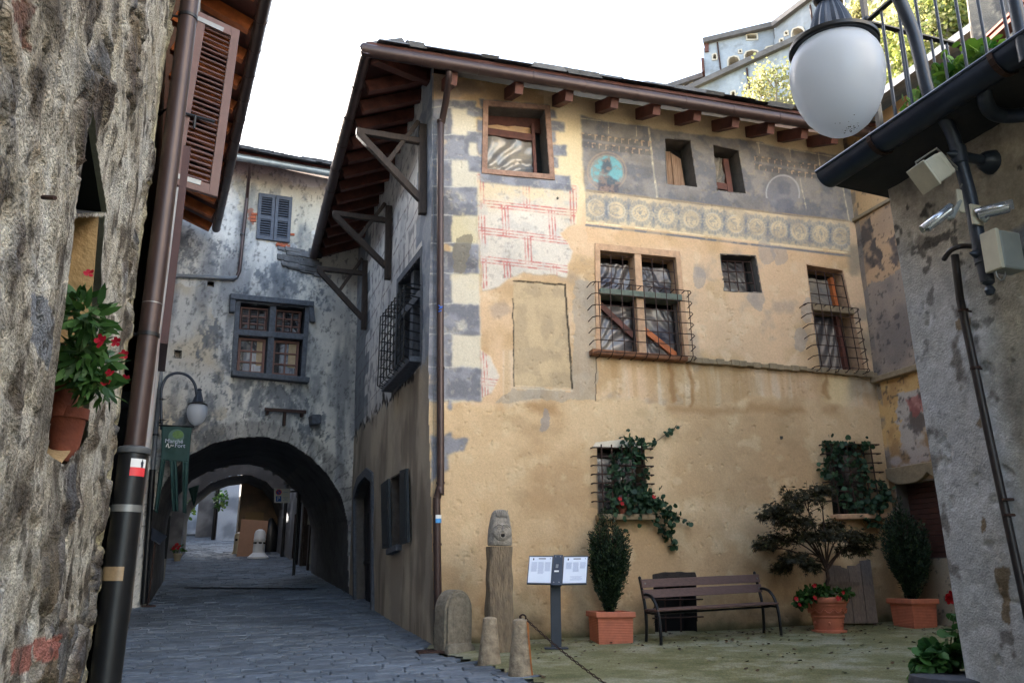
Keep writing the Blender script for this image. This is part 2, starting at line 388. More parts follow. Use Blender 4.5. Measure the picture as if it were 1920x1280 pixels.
def wall(name, fr, u0, u1, z0, z1, res, colfn, parent, mat='plaster', relief=None, holes=(), clip=None, w=0.0, **kw):
    nu = max(2, int(round((u1 - u0) / res)) + 1); nz = max(2, int(round((z1 - z0) / res)) + 1)
    U, Z = np.meshgrid(np.linspace(u0, u1, nu), np.linspace(z0, z1, nz))
    lean = fr.k * (Z - fr.z0)
    X0 = fr.o[0] + fr.d[0] * U + fr.n[0] * (w + lean); Y0 = fr.o[1] + fr.d[1] * U + fr.n[1] * (w + lean)
    PX, PY = proj(X0, Y0, Z)
    col = colfn(U, Z, PX, PY)
    d = np.full(U.shape, w) if relief is None else w + relief(U, Z)
    d = d + lean; X = fr.o[0] + fr.d[0] * U + fr.n[0] * d; Y = fr.o[1] + fr.d[1] * U + fr.n[1] * d
    off = root(parent).location if parent else V((0, 0, 0))
    co = np.stack([X - off.x, Y - off.y, Z - off.z], -1).reshape(-1, 3)
    idx = np.arange(nu * nz).reshape(nz, nu)
    q = np.stack([idx[:-1, :-1], idx[:-1, 1:], idx[1:, 1:], idx[1:, :-1]], -1).reshape(-1, 4)
    # outward winding
    if fr.d[0] * fr.n[1] - fr.d[1] * fr.n[0] > 0: q = q[:, ::-1]
    cu = (U[:-1, :-1] + U[1:, 1:]).ravel() / 2; cz = (Z[:-1, :-1] + Z[1:, 1:]).ravel() / 2
    keep = np.ones(len(cu), bool)
    for h in holes: keep &= ~inpoly(cu, cz, h)
    if clip is not None: keep &= inpoly(cu, cz, clip)
    q = q[keep]
    used = np.unique(q); re = np.full(nu * nz, -1); re[used] = np.arange(len(used))
    me = raw_mesh(name, co[used], re[q], col.reshape(-1, 3)[used])
    return link(name, me, mat, parent, **kw)

def quz(fr, pts, w=0.0): return [fr.px(x, y, w) for x, y in pts]
def bl(q, s, t):
    """q = TL, TR, BR, BL; s to the right, t downwards"""
    a = (q[0][0] + (q[1][0] - q[0][0]) * s, q[0][1] + (q[1][1] - q[0][1]) * s)
    b = (q[3][0] + (q[2][0] - q[3][0]) * s, q[3][1] + (q[2][1] - q[3][1]) * s)
    return (a[0] + (b[0] - a[0]) * t, a[1] + (b[1] - a[1]) * t)
def grow(q, g):
    cx = sum(p[0] for p in q) / len(q); cz = sum(p[1] for p in q) / len(q)
    return [(p[0] + (g if p[0] > cx else -g), p[1] + (g if p[1] > cz else -g)) for p in q]
def ring(mb, fr, q, outer, w0, w1):
    """flat band between polygon q and outer at w1, sides of q going from w1 to w0"""
    n = len(q)
    for i in range(n):
        j = (i + 1) % n
        mb.quad(fr.pt(*q[i], w1), fr.pt(*q[j], w1), fr.pt(*q[j], w0), fr.pt(*q[i], w0))
        mb.quad(fr.pt(*outer[i], w1), fr.pt(*outer[j], w1), fr.pt(*q[j], w1), fr.pt(*q[i], w1))
        if w1 > 0.01:
            mb.quad(fr.pt(*outer[i], w1), fr.pt(*outer[j], w1), fr.pt(*outer[j], -0.01), fr.pt(*outer[i], -0.01))
def opening(fr, q, depth, parent, mat='reveal', name='window', lip=0.014, proud=0.003, back='dark'):
    m = MB(); ring(m, fr, q, grow(q, lip), -depth, proud)
    o = obj(name, m, mat, parent)
    b = MB(); b.prism([fr.pt(*p, -depth) for p in grow(q, 0.02)], fr.pt(0, 0, -0.04) - fr.pt(0, 0, 0))
    if back: obj('dark_backing', b, back, o)
    return o
def slab(mb, fr, q, w0, w1):
    """solid panel over polygon q between two wall offsets"""
    return mb.prism([fr.pt(*p, w1) for p in q], fr.pt(0, 0, w0) - fr.pt(0, 0, w1))
def strip(mb, fr, a, b, wd, w0, w1):
    """bar of width wd lying in the wall plane from uz a to uz b"""
    du, dz = b[0] - a[0], b[1] - a[1]; L = math.hypot(du, dz); nx, nz = -dz / L * wd / 2, du / L * wd / 2
    return slab(mb, fr, [(a[0] + nx, a[1] + nz), (b[0] + nx, b[1] + nz), (b[0] - nx, b[1] - nz), (a[0] - nx, a[1] - nz)], w0, w1)
def sheet(fr, q, w, amp, seed, nx=26, nz=26, kind='fold'):
    """creased plastic sheet or cloth, a few millimetres thick"""
    S, T = np.meshgrid(np.linspace(0, 1, nx), np.linspace(0, 1, nz)); vs = []
    rs = np.random.RandomState(seed)
    ang = rs.uniform(0.5, 1.2) * (1 if seed % 2 else -1)
    a = S * math.cos(ang) + T * math.sin(ang)
    d = np.abs(((a * 3.6 + fbm(S * 2, T * 2, seed, 2) * 1.8) % 1) - 0.5) * 2 * amp + (fbm(S * 6, T * 6, seed + 5) - 0.5) * amp * .35
    mb = MB()
    P = [[fr.pt(*bl(q, S[i, j], T[i, j]), w + d[i, j]) for j in range(nx)] for i in range(nz)]
    B = len(mb.v); mb.v += [v3(p) for r in P for p in r]
    mb.f += [(i * nx + j, i * nx + j + 1, (i + 1) * nx + j + 1, (i + 1) * nx + j) for i in range(nz - 1) for j in range(nx - 1)]
    return mb
def grille(fr, q, nu, nz, w, r=0.009, hook=0.07, hooks_h=True, drop=True, ext=0.0):
    m = MB()
    for i in range(nz):
        t = i / (nz - 1); a = bl(q, 0, t); b = bl(q, 1, t)
        P = [fr.pt(*a, w), fr.pt(*b, w)]
        if hooks_h:
            P = [fr.pt(a[0] - hook, a[1] - 0.03, -0.01), fr.pt(a[0] - hook * .9, a[1] - 0.004, w * .75), fr.pt(a[0] - hook * .4, a[1], w)] + P + [fr.pt(b[0] + hook * .4, b[1], w), fr.pt(b[0] + hook * .9, b[1] - 0.004, w * .75), fr.pt(b[0] + hook, b[1] - 0.03, -0.01)]
        m.tube(P, r, 6)
    for j in range(nu):
        s = j / (nu - 1); a = bl(q, s, 0); b = bl(q, s, 1)
        P = [fr.pt(a[0], a[1] + ext, w + 2 * r), fr.pt(b[0], b[1] - ext, w + 2 * r)]
        if drop: P = [fr.pt(a[0], a[1] + 0.02, -0.01), fr.pt(a[0], a[1] + 0.03, w * .6)] + P + [fr.pt(b[0], b[1] - 0.05, w * .7), fr.pt(b[0], b[1] - 0.05, -0.01)]
        m.tube(P, r, 6)
    return m
def louvre(fr, q, w, th, n, frame=0.06):
    """louvred leaf: returns (frame mesh, slats mesh)"""
    f = MB(); s = MB()
    wd = abs(bl(q, 1, .5)[0] - bl(q, 0, .5)[0]); ht = abs(bl(q, .5, 0)[1] - bl(q, .5, 1)[1])
    fu = min(0.3, frame / wd); fz = min(0.2, frame * 1.3 / ht)
    for a, b, c, d in ((0, fu, 0, 1), (1 - fu, 1, 0, 1), (fu, 1 - fu, 0, fz), (fu, 1 - fu, 1 - fz, 1)):
        slab(f, fr, [bl(q, a, c), bl(q, b, c), bl(q, b, d), bl(q, a, d)], w, w + th)
    for i in range(n):
        t = fz + (1 - 2 * fz) * (i + .5) / n; h = (1 - 2 * fz) / n * .62 * ht
        a = bl(q, fu, t); b = bl(q, 1 - fu, t)
        P = [fr.pt(a[0], a[1] + h / 2, w + .1 * th), fr.pt(a[0], a[1] + h / 2 + .006, w + .25 * th), fr.pt(a[0], a[1] - h / 2 + .006, w + .92 * th), fr.pt(a[0], a[1] - h / 2, w + .75 * th)]
        s.prism(P, fr.pt(*b, 0) - fr.pt(*a, 0))
    return f, s

# ---------------------------------------------------------------- foliage: many small leaves, each its own loose piece
OVAL = np.array([(0, 0), (.28, .16), (.36, .45), (.22, .8), (0, 1), (-.22, .8), (-.36, .45), (-.28, .16)])
NEEDLE = np.array([(0, 0), (.09, .3), (.06, .8), (0, 1), (-.06, .8), (-.09, .3)])
def star_leaf():
    P = [(0, 0)]
    for a, l in ((-75, .55), (-38, .85), (0, 1.0), (38, .85), (75, .55)):
        t = rad(a); P.append((math.sin(t - .28) * l * .32, math.cos(t - .28) * l * .32)); P.append((math.sin(t) * l, math.cos(t) * l))
    t = rad(75 + 16); P.append((math.sin(t) * .2, math.cos(t) * .2)); return np.array(P)
STAR = star_leaf()
LANCE = np.array([(0, 0), (.1, .12), (.17, .38), (.12, .7), (0, 1), (-.12, .7), (-.17, .38), (-.1, .12)])
ROUND = np.array([(0, .08), (.3, -.05), (.55, .25), (.5, .65), (.2, .95), (-.2, .95), (-.5, .65), (-.55, .25), (-.3, -.05)])
def leaves(pts, dirs, sizes, shape=OVAL, rs=None, droop=0.25, flat=0.5):
    """pts (n,3), dirs (n,3) leaf axis; the blade normal is random, tending upwards by flat"""
    rs = rs or np.random.RandomState(1)
    pts = np.asarray(pts, float); n = len(pts); d = np.asarray(dirs, float); d = d / (np.linalg.norm(d, axis=1, keepdims=True) + 1e-9)
    up = rs.normal(size=(n, 3)) * (1 - flat) + np.array([0, 0, 1.0]) * flat
    sd = np.cross(d, up); sd /= np.linalg.norm(sd, axis=1, keepdims=True) + 1e-9
    nm = np.cross(sd, d)
    k = len(shape); s = np.asarray(sizes, float).reshape(-1, 1, 1)
    x = shape[:, 0][None, :, None]; y = shape[:, 1][None, :, None]
    co = pts[:, None, :] + s * (sd[:, None, :] * x + d[:, None, :] * y - nm[:, None, :] * (droop * y * y + 0.25 * np.abs(x)))
    mb = MB(); mb.v = co.reshape(-1, 3).tolist(); mb.f = [tuple(range(i * k, (i + 1) * k)) for i in range(n)]
    return mb
def flower(mb, c, r, nrm, n=5):
    nrm = V(nrm).normalized(); a = nrm.cross(V((0.3, 0.2, 1))).normalized(); b = nrm.cross(a)
    for i in range(n):
        t = 2 * math.pi * i / n + random.random() * .4
        d = a * math.cos(t) + b * math.sin(t); e = a * math.cos(t + 1.57) + b * math.sin(t + 1.57)
        k = nrm * (random.random() * .5 * r)
        mb.add([c, c + d * r * .55 + e * r * .42 + k * .4, c + d * r + e * r * .25 + k, c + d * r - e * r * .25 + k, c + d * r * .55 - e * r * .42 + k * .4], [(0, 1, 2, 3, 4)])

# ================================================================ SETTING: terrain, street, courtyard
def hill(X, Y):
    X = np.asarray(X, float); Y = np.asarray(Y, float); r = X / np.maximum(np.abs(Y), 1)
    h = np.maximum(0, Y + 0.3 * X - 47) * ss(.13, .33, r) * (Y > 0) * (1 + .55 * ss(.4, .58, r)); cap = 56 + 60 * ss(.38, .6, r)
    return np.where(h > cap, cap + .12 * (h - cap), h)
def terrain():
    xs = np.concatenate([np.linspace(-400, -30, 24), np.linspace(-26, 60, 60), np.linspace(66, 420, 40)])
    ys = np.concatenate([np.linspace(-300, -12, 16), np.linspace(-10, 150, 100), np.linspace(156, 500, 40)])
    X, Y = np.meshgrid(xs, ys)
    Yc = np.clip(Y, -8, 52); Xc = np.clip(X, -20, 20)
    base = zg(Xc, Yc) - 0.06
    h = base + hill(X, Y) * (1 + 0.12 * (fbm(X / 14, Y / 14, 3) - .5)) + ss(2, 20, hill(X, Y)) * (fbm(X / 9, Y / 9, 8) - .5) * 4
    co = np.stack([X, Y, h], -1).reshape(-1, 3); n0, n1 = X.shape[1], X.shape[0]
    idx = np.arange(n0 * n1).reshape(n1, n0)
    q = np.stack([idx[:-1, :-1], idx[:-1, 1:], idx[1:, 1:], idx[1:, :-1]], -1).reshape(-1, 4)
    me = raw_mesh('hillside', co, q)
    link('hillside', me, M('hillside_earth_and_grass', (96, 92, 60), 0.95, 0, 0.4, 0.35, 0.2, 0.7, c2=(120, 112, 84)), kind='structure')
terrain()

def conform(name, poly, res, dz, mat, lump=0.0):
    xs = [p[0] for p in poly]; ys = [p[1] for p in poly]
    X, Y = np.meshgrid(np.arange(min(xs), max(xs) + res, res), np.arange(min(ys), max(ys) + res, res))
    Zc = zg(X, Y) + dz + lump * (fbm(X * 1.5, Y * 1.5, 5) - .5)
    idx = np.arange(X.size).reshape(X.shape)
    q = np.stack([idx[:-1, :-1], idx[:-1, 1:], idx[1:, 1:], idx[1:, :-1]], -1).reshape(-1, 4)
    cx = (X[:-1, :-1] + res / 2).ravel(); cy = (Y[:-1, :-1] + res / 2).ravel()
    q = q[inpoly(cx, cy, poly)]
    co = np.stack([X, Y, Zc], -1).reshape(-1, 3); used = np.unique(q); re = np.full(len(co), -1); re[used] = np.arange(len(used))
    return link(name, raw_mesh(name, co[used], re[q]), mat, kind='structure')

# courtyard: mossy concrete with pale worn streaks
def court_mat():
    m, n, b = newmat('mossy_courtyard')
    tc = n.nodes.new('ShaderNodeTexCoord')
    def noise(sc, det=8, rough=.6, st=None):
        t = n.nodes.new('ShaderNodeTexNoise'); t.inputs['Scale'].default_value = sc; t.inputs['Detail'].default_value = det; t.inputs['Roughness'].default_value = rough
        if st:
            mp = n.nodes.new('ShaderNodeMapping'); mp.inputs['Scale'].default_value = st; mp.inputs['Rotation'].default_value = (0, 0, rad(-15))
            n.links.new(tc.outputs['Object'], mp.inputs[0]); n.links.new(mp.outputs[0], t.inputs[0])
        else: n.links.new(tc.outputs['Object'], t.inputs[0])
        return t.outputs[0]
    def ramp(src, stops):
        r = n.nodes.new('ShaderNodeValToRGB')
        while len(r.color_ramp.elements) < len(stops): r.color_ramp.elements.new(.5)
        for e, (p, c) in zip(r.color_ramp.elements, stops): e.position = p; e.color = c
        n.links.new(src, r.inputs[0]); return r.outputs[0]
    moss = ramp(noise(1.7, 10, .72, st=(.85, 1.1, 1)), [(.36, sl3(104, 104, 66)), (.5, sl3(128, 126, 90)), (.6, sl3(150, 148, 122)), (.7, sl3(164, 160, 142))])
    fine = ramp(noise(48, 10, .75), [(.32, (.4, .4, .4, 1)), (.5, (.9, .9, .9, 1)), (.7, (1.35, 1.35, 1.35, 1))])
    mx = n.nodes.new('ShaderNodeMix'); mx.data_type = 'RGBA'; mx.blend_type = 'MULTIPLY'; mx.inputs[0].default_value = 1
    n.links.new(moss, mx.inputs[6]); n.links.new(fine, mx.inputs[7]); n.links.new(mx.outputs[2], b.inputs['Base Color'])
    b.inputs['Roughness'].default_value = .95; bump(n, b, 45, .012); return m
edge = [gpt(806, 1216), gpt(880, 1238), gpt(1000, 1276), gpt(1100, 1330)]
court_poly = [(p.x, p.y) for p in edge] + [(2.0, 5.5), (2.0, 2.0), (9.5, 2.0), (9.5, 14.5), (6.6, 13.7), tuple(FA.pt(0, 0, -.2)[:2])]
conform('courtyard', court_poly, 0.1, 0.012, court_mat(), 0.02)

# street: grey stone setts in rows across the lane, each a separate block with worn edges
def lane_x(Y, side):
    """street limits used for laying the setts"""
    return (-0.2 - 0.431 * Y) if side < 0 else 0
def setts():
    rs = np.random.RandomState(5); vs = []; fs = []
    d = np.array([math.sin(rad(-18.6)), math.cos(rad(-18.6))]); e = np.array([d[1], -d[0]])
    o = np.array(A); cp = [(p.x, p.y) for p in edge]
    t = -5.2
    while t < 36:
        rowh = rs.uniform(.12, .17)
        s = -7.0 - rs.uniform(0, .4) - 0.09 * max(t, 0)
        while s < 2.4:
            L = rs.uniform(.24, .52); g = .007
            c0 = o + d * (t + rowh / 2) + e * (s + L / 2)
            smax = 2.4
            if t > 0: smax = .35 if t < 7.4 else 1.6
            ok = s < smax and not inpoly(np.array([c0[0]]), np.array([c0[1]]), court_poly)[0]
            if ok:
                P = []
                tilt = rs.uniform(-.006, .006, 2); hz = rs.uniform(-.004, .005); bev = rs.uniform(.006, .013)
                for ins, dz in ((g, -.03), (g + .002, -bev * .8), (g + bev, 0)):
                    for (a, b2) in ((-1, -1), (1, -1), (1, 1), (-1, 1)):
                        q = c0 + e * a * (L / 2 - ins) + d * b2 * (rowh / 2 - ins)
                        P.append((q[0], q[1], float(zg(q[0], q[1])) + .012 + hz + dz + tilt[0] * a + tilt[1] * b2))
                b = len(vs); vs += P
                for k in (0, 4):
                    for i in range(4): fs.append((b + k + i, b + k + (i + 1) % 4, b + k + 4 + (i + 1) % 4, b + k + 4 + i))
                fs.append((b + 8, b + 9, b + 10, b + 11))
            s += L
        t += rowh
    mb = MB(); mb.v = vs; mb.f = fs
    o = obj('street_paving', mb, M('grey_sett_stone', (70, 80, 92), 0.6, 0, 0.3, 9, 0.004, 38, c2=(110, 118, 128), island=0.24, big=0.28), kind='structure')
setts()
bed = [(p.x, p.y) for p in edge] + [tuple(FA.pt(.1, 0, 0)[:2]), (-2.0, 15), (-3.0, 19.5), (-2.6, 25), (-8, 52), (-26, 52), (-14, 24), (-9, 16), (-4.5, 8), (-3, 4.5), (0.5, 4.5)]
conform('street_bed', bed, 0.25, -0.012, M('dark_sett_joints', (62, 62, 60), 0.95, 0, 0.3, 20))

# ================================================================ MAIN HOUSE with painted facade
def facade_col(U, Z, X, Y):
    n1 = fbm(U * 1.3, Z * 1.3, 1); n2 = fbm(U * 5, Z * 5, 2); n3 = fbm(U * 16, Z * 16, 3, 4); n4 = fbm(U * 2.6, Z * .35, 4)
    jx = X + (fbm(U * 4, Z * 4, 11) - .5) * 22; jy = Y + (fbm(U * 4, Z * 4, 12) - .5) * 22
    sx = X + (fbm(U * 9, Z * 9, 13) - .5) * 5; sy = Y + (fbm(U * 9, Z * 9, 14) - .5) * 5
    c = mixc(np.broadcast_to(C(207, 176, 142), X.shape + (3,)).copy(), C(186, 156, 118), ss(.4, .65, n1))
    c = mixc(c, C(214, 190, 158), ss(.55, .75, n2) * .6)
    c = mixc(c, C(150, 138, 128), ss(.62, .78, fbm(U * 2.2, Z * 2.2, 31)) * .45)
    # zone under the sills with pale and ochre runs and one pale yellow patch
    m = ss(0, 8, jy - (662 + (X - 1105) * .078)) * (1 - ss(-6, 6, jy - 762))
    runs = fbm(U * 7, Z * .5, 21)
    c = mixc(c, C(206, 192, 170), m * ss(.5, .68, runs) * .45); c = mixc(c, C(172, 134, 88), m * ss(.52, .7, fbm(U * 9, Z * .4, 22)) * .28)
    c = mixc(c, C(228, 206, 160), m * ss(40, 5, np.abs(X - 1570)) * .8)
    # lower, newer ochre plaster
    low = ss(-7, 7, jy - (752 + 10 * np.sin(U * 2)))
    lc = mixc(np.broadcast_to(C(206, 178, 141), X.shape + (3,)).copy(), C(190, 159, 121), ss(.38, .66, n1)); lc = mixc(lc, C(212, 190, 154), ss(.55, .75, n2) * .5)
    lc = mixc(lc, C(168, 142, 108), ss(.58, .8, fbm(U * 1.6, Z * 3.0, 33)) * .4)
    c = mixc(c, lc, low)
    c = mixc(c, C(160, 124, 84), ss(14, 0, np.abs(jy - 768)) * ss(.45, .6, n1) * (X > 880) * .5)
    # yellow lime wash under the eaves
    c = mixc(c, C(208, 186, 150), ss(6, -6, jy - (236 + (X - 1088) * .14)) * (X > 1020)); c = mixc(c, C(212, 192, 156), ss(-8, 8, jx - 1040) * ss(8, -8, jx - 1098) * ss(10, -10, jy - 420))
    # grey painted band of the attic storey
    band = inpoly(sx, jy * .35 + sy * .65, [(1088, 216), (1160, 232), (1213, 236), (1225, 243), (1300, 252), (1350, 258), (1420, 266), (1500, 281), (1592, 297), (1602, 418), (1097, 359)]).astype(float)
    gb = mixc(np.broadcast_to(C(142, 136, 130), X.shape + (3,)).copy(), C(116, 114, 116), ss(.4, .62, n2)); gb = mixc(gb, C(146, 140, 138), ss(.5, .72, n1) * ss(290, 350, Y - (X - 1088) * .12) * .8); gb = mixc(gb, C(166, 150, 126), ss(.6, .75, n3) * .35); gb = mixc(gb, C(110, 104, 100), ss(.5, .7, fbm(U * 2.6, Z * 2.6, 45)) * .5)
    c = mixc(c, gb, sf(band, 3))
    pale = C(206, 192, 164)
    for (a, b, d, e, wd) in ((1216, 240, 1232, 372, 2.6), (1140, 228, 1141, 250, 1.2), (1193, 235, 1194, 255, 1.2), (1421, 268, 1424, 288, 1.2), (1480, 276, 1483, 296, 1.2), (1534, 286, 1538, 318, 1.4), (1578, 340, 1592, 415, 1.6), (1090, 222, 1215, 237, 1.2), (1418, 268, 1570, 296, 1.2), (1500, 335, 1512, 392, 1.2)):
        c = mixc(c, pale, ss(wd, wd * .3, segd(X, Y, a, b, d, e)) * (.45 + .5 * (n3 > .5)))
    # painted dentils
    for x0, x1, y0, s in ((1090, 1222, 254, .13), (1414, 1536, 297, .15)):
        for row, off in ((0, 0), (16, 5)):
            yy = y0 + row + (X - x0) * s; inr = (X > x0) & (X < x1)
            c = mixc(c, C(76, 72, 72), ss(7, 4, np.abs(Y - yy)) * inr * .3)
            ph = (X - x0 + off) % 12.5
            c = mixc(c, C(206, 172, 140), (((ph < 2.0) & (np.abs(Y - yy) < 5)) | ((ph < 6) & (np.abs(Y - yy + 4) < 1.3))) * inr * .6 * (n3 > .42))
    # two portrait roundels: teal one and faded grey one (plain bust shapes)
    r = np.hypot((X - 1138), (Y - 322) * 1.0); ring1 = ss(2.5, 1, np.abs(r - 36)) + ss(2, .8, np.abs(r - 31))
    c = mixc(c, C(176, 150, 126), np.clip(ring1, 0, 1) * .45)
    teal = (r < 30) & (Y < 345 + (X - 1138) * .2); c = mixc(c, mixc(np.broadcast_to(C(116, 172, 176), X.shape + (3,)), C(138, 148, 142), ss(.45, .65, n3)), sf(teal) * .85)
    bust = (np.hypot((X - 1137) / 11, (Y - 312) / 14) < 1 + (n3 - .5)) | (np.hypot((X - 1140) / 22, (Y - 352) / 22) < 1 + (n3 - .5) * .6)
    c = mixc(c, mixc(np.broadcast_to(C(88, 86, 92), X.shape + (3,)), C(132, 112, 104), ss(.45, .6, n3)), sf(bust) * .8)
    r = np.hypot((X - 1468) / .95, Y - 362); c = mixc(c, C(178, 176, 176), ss(2.2, .8, np.abs(r - 33)) * (Y < 372) * .7); c = mixc(c, C(128, 128, 134), (r < 31) * .5)
    bust = (np.hypot((X - 1470) / 11, (Y - 352) / 15) < 1 + (n3 - .5)) | (np.hypot((X - 1472) / 20, (Y - 392) / 20) < 1 + (n3 - .5))
    c = mixc(c, C(98, 98, 108), sf(bust) * .5)
    # frieze of painted scrolls
    top = 359 + (X - 1099) * .117; bot = 415 + (X - 1105) * .116; fy = (Y - top) / (bot - top)
    inf = (fy > 0) & (fy < 1) & (sx > 1098) & (sx < 1594)
    fc = mixc(np.broadcast_to(C(200, 180, 148), X.shape + (3,)).copy(), C(182, 164, 138), ss(.42, .62, n2)); c = mixc(c, fc, inf)
    blue = C(118, 122, 128)
    cent = [1118, 1156, 1201, 1249, 1296, 1338, 1379, 1420, 1461, 1499, 1538, 1576]
    for i, cx in enumerate(cent):
        cy = (359 + 415 + 2 * (cx - 1102) * .1165) / 2 + 1; sc = 1 - .12 * (cx - 1100) / 480
        dx = (X - cx) / sc; dy = (Y - cy - (X - cx) * .117); r = np.hypot(dx, dy); th = np.arctan2(dy, dx)
        rr = 20 + 1.2 * np.sin(th * 14) * (r > 18)
        mm = ss(5.4, 2.8, np.abs(r - rr)) * (.55 + .45 * np.sin(th * 11 + i) ** 2) + ss(1.9, .6, np.abs(r - 12 - 2 * np.sin(th * 2 + i * 1.3))) * .5 * (n3 > .42)
        mm += ss(.08, .03, np.abs(fbm(dx / 6 + i * 9, dy / 6, 46, 3) - .5)) * (r < 11.5) * .85 + (np.hypot(dx - 2 * math.sin(i * 2.1), dy + 2) < 4) * .5
        c = mixc(c, blue, np.clip(mm, 0, 1) * inf * (.52 + .5 * (n3 - .4)) * ss(.3, .5, fbm(U * 2, Z * 2, 47) + .12))
        c = mixc(c, C(226, 216, 196), ss(1.2, .5, np.abs(r - 16.6)) * inf * .3 * (np.sin(th * 2 + i) > 0))
        if i < len(cent) - 1:      # palmette between the scrolls
            mx = (cx + cent[i + 1]) / 2; my = cy + (mx - cx) * .117
            for k in (-2, -1, 0, 1, 2):
                for sg in (-1, 1):
                    c = mixc(c, blue, ss(1.5, .6, segd(X, Y, mx, my + sg * 5, mx + k * 2.6, my + sg * (25 - 2.5 * abs(k)))) * inf * .5)
    for off, wd, col in ((-2, 1.5, C(150, 134, 112)), (57, 1.1, C(220, 200, 160)), (63, 2.0, C(112, 112, 114))):
        c = mixc(c, col, ss(wd + .8, wd * .6, np.abs(Y - top - off)) * ((X > 1098) & (X < 1595)) * (.5 + .5 * (n2 > .42)))
    # pinkish band right below the frieze
    m = ss(-4, 4, Y - top - 66) * ss(8, -8, jy - (455 + (X - 1105) * .09)) * (jx > 1100) * (X < 1600)
    c = mixc(c, C(206, 168, 128), m * .5)
    # white field ruled with red double lines
    fld = inpoly(sx * .5 + jx * .5, sy * .5 + jy * .5, [(892, 324), (1083, 348), (1082, 420), (1050, 436), (1075, 470), (1062, 520), (985, 512), (955, 522), (935, 540), (905, 548), (897, 470)])
    wc = mixc(np.broadcast_to(C(206, 196, 182), X.shape + (3,)).copy(), C(206, 184, 148), ss(440, 350, Y + (n1 - .5) * 120) * .8); wc = mixc(wc, C(186, 180, 172), ss(.5, .7, n2) * .6)
    wc = mixc(wc, C(170, 160, 150), (n3 > .66) * .5)
    fld2 = inpoly(sx * .6 + jx * .4, sy * .6 + jy * .4, [(898, 655), (918, 670), (936, 705), (922, 738), (899, 748)])
    c = mixc(c, wc, sf(fld | fld2, 3))
    red = np.zeros(X.shape)
    def hl(x0, y0, x1, y1):
        for o in (-5.5, 0, 5.5): red[:] = np.maximum(red, ss(1.5, .7, segd(X, Y, x0, y0 + o, x1, y1 + o)))
    def vl(x0, y0, x1, y1):
        for o in (-5.5, 0, 5.5): red[:] = np.maximum(red, ss(1.5, .7, segd(X, Y, x0 + o, y0, x1 + o, y1)))
    hl(893, 328, 1080, 350); hl(895, 380, 1080, 400); hl(899, 432, 1064, 452); hl(902, 486, 1066, 505)
    vl(986, 338, 988, 390); vl(946, 386, 949, 440); vl(1034, 396, 1037, 448); vl(989, 444, 991, 495); vl(950, 493, 952, 520); vl(1037, 500, 1039, 525)
    vl(900, 328, 907, 540); vl(1074, 350, 1076, 420); vl(905, 655, 910, 745); hl(900, 715, 935, 718)
    c = mixc(c, C(186, 104, 98), red * (fld | fld2) * (.3 + .5 * ss(.38, .5, n3)) * ss(.28, .45, fbm(U * 3, Z * 3, 41)))
    # painted corner quoins
    q = np.zeros(X.shape); qd = C(118, 118, 124)
    qc = mixc(np.broadcast_to(qd, X.shape + (3,)).copy(), C(140, 140, 146), ss(.4, .62, n2)); qc = mixc(qc, C(92, 90, 92), ss(.58, .74, n1) * .7); qc = mixc(qc, C(166, 160, 150), ss(.6, .75, n3) * .5)
    creamq = inpoly(sx, sy, [(845, 186), (893, 190), (902, 750), (845, 756)]); c = mixc(c, mixc(np.broadcast_to(C(204, 194, 174), X.shape + (3,)), C(200, 186, 152), ss(.45, .65, n1)), sf(creamq, 3))
    q = np.maximum(q, inpoly(sx, sy, [(800, 187), (893, 190), (892, 204), (800, 202)])); q = np.maximum(q, (sx < 847) & (sy > 196) & (sy < 752 + 90 * (n1 > .46)) & (jy < 860))
    for y0, y1, x1 in ((253, 300, 878), (350, 403, 894), (456, 512, 897), (570, 627, 899), (688, 750, 901)):
        q = np.maximum(q, inpoly(sx, sy, [(845, y0), (x1, y0 + 2), (x1 + 1, y1 + 2), (845, y1)]))
    for y0, y1, xa, xb in ((200, 218, 876, 914), (225, 246, 894, 912), (246, 268, 876, 912), (270, 292, 894, 914), (292, 322, 878, 914), (205, 222, 1020, 1042), (226, 245, 1020, 1058), (247, 266, 1022, 1041), (269, 290, 1024, 1062), (292, 312, 1026, 1046), (314, 342, 900, 1069)):
        q = np.maximum(q, inpoly(sx, sy, [(xa, y0), (xb, y0 + (xb - xa) * .1), (xb + 1, y1 + (xb - xa) * .1), (xa + 1, y1)]))
    q = np.maximum(q, inpoly(sx, sy, [(900, 186), (1030, 198), (1032, 212), (900, 200)]))
    q = np.maximum(q, inpoly(jx, jy, [(806, 815), (878, 822), (868, 842), (836, 850), (842, 880), (808, 900)]))
    c = mixc(c, qc, sf(q, 3) * ss(.14, .3, fbm(U * 3, Z * 3, 44)))
    for y in (202, 253, 300, 350, 403, 456, 512, 570, 627, 688, 750): c = mixc(c, C(190, 186, 176), ss(1.6, .7, np.abs(sy - y)) * (X < 850) * .7)
    c = mixc(c, C(120, 112, 96), inpoly(jx, jy, [(852, 440), (884, 438), (874, 505), (852, 508)]) * .7)
    # walled-up window: pale panel, thin dark crack, grey plaster round it
    c = mixc(c, C(158, 150, 138), inpoly(jx, jy, [(1080, 522), (1118, 528), (1120, 752), (930, 752), (960, 728), (1072, 732)]) * .55)
    pan = inpoly(X, Y, [(962, 526), (1060, 533), (1073, 728), (964, 723)]); c = mixc(c, mixc(np.broadcast_to(C(192, 170, 136), X.shape + (3,)), C(176, 156, 126), ss(.4, .6, n2)), sf(pan) * .9)
    sh = (fbm(U * 12, Z * 12, 17) - .5) * 4
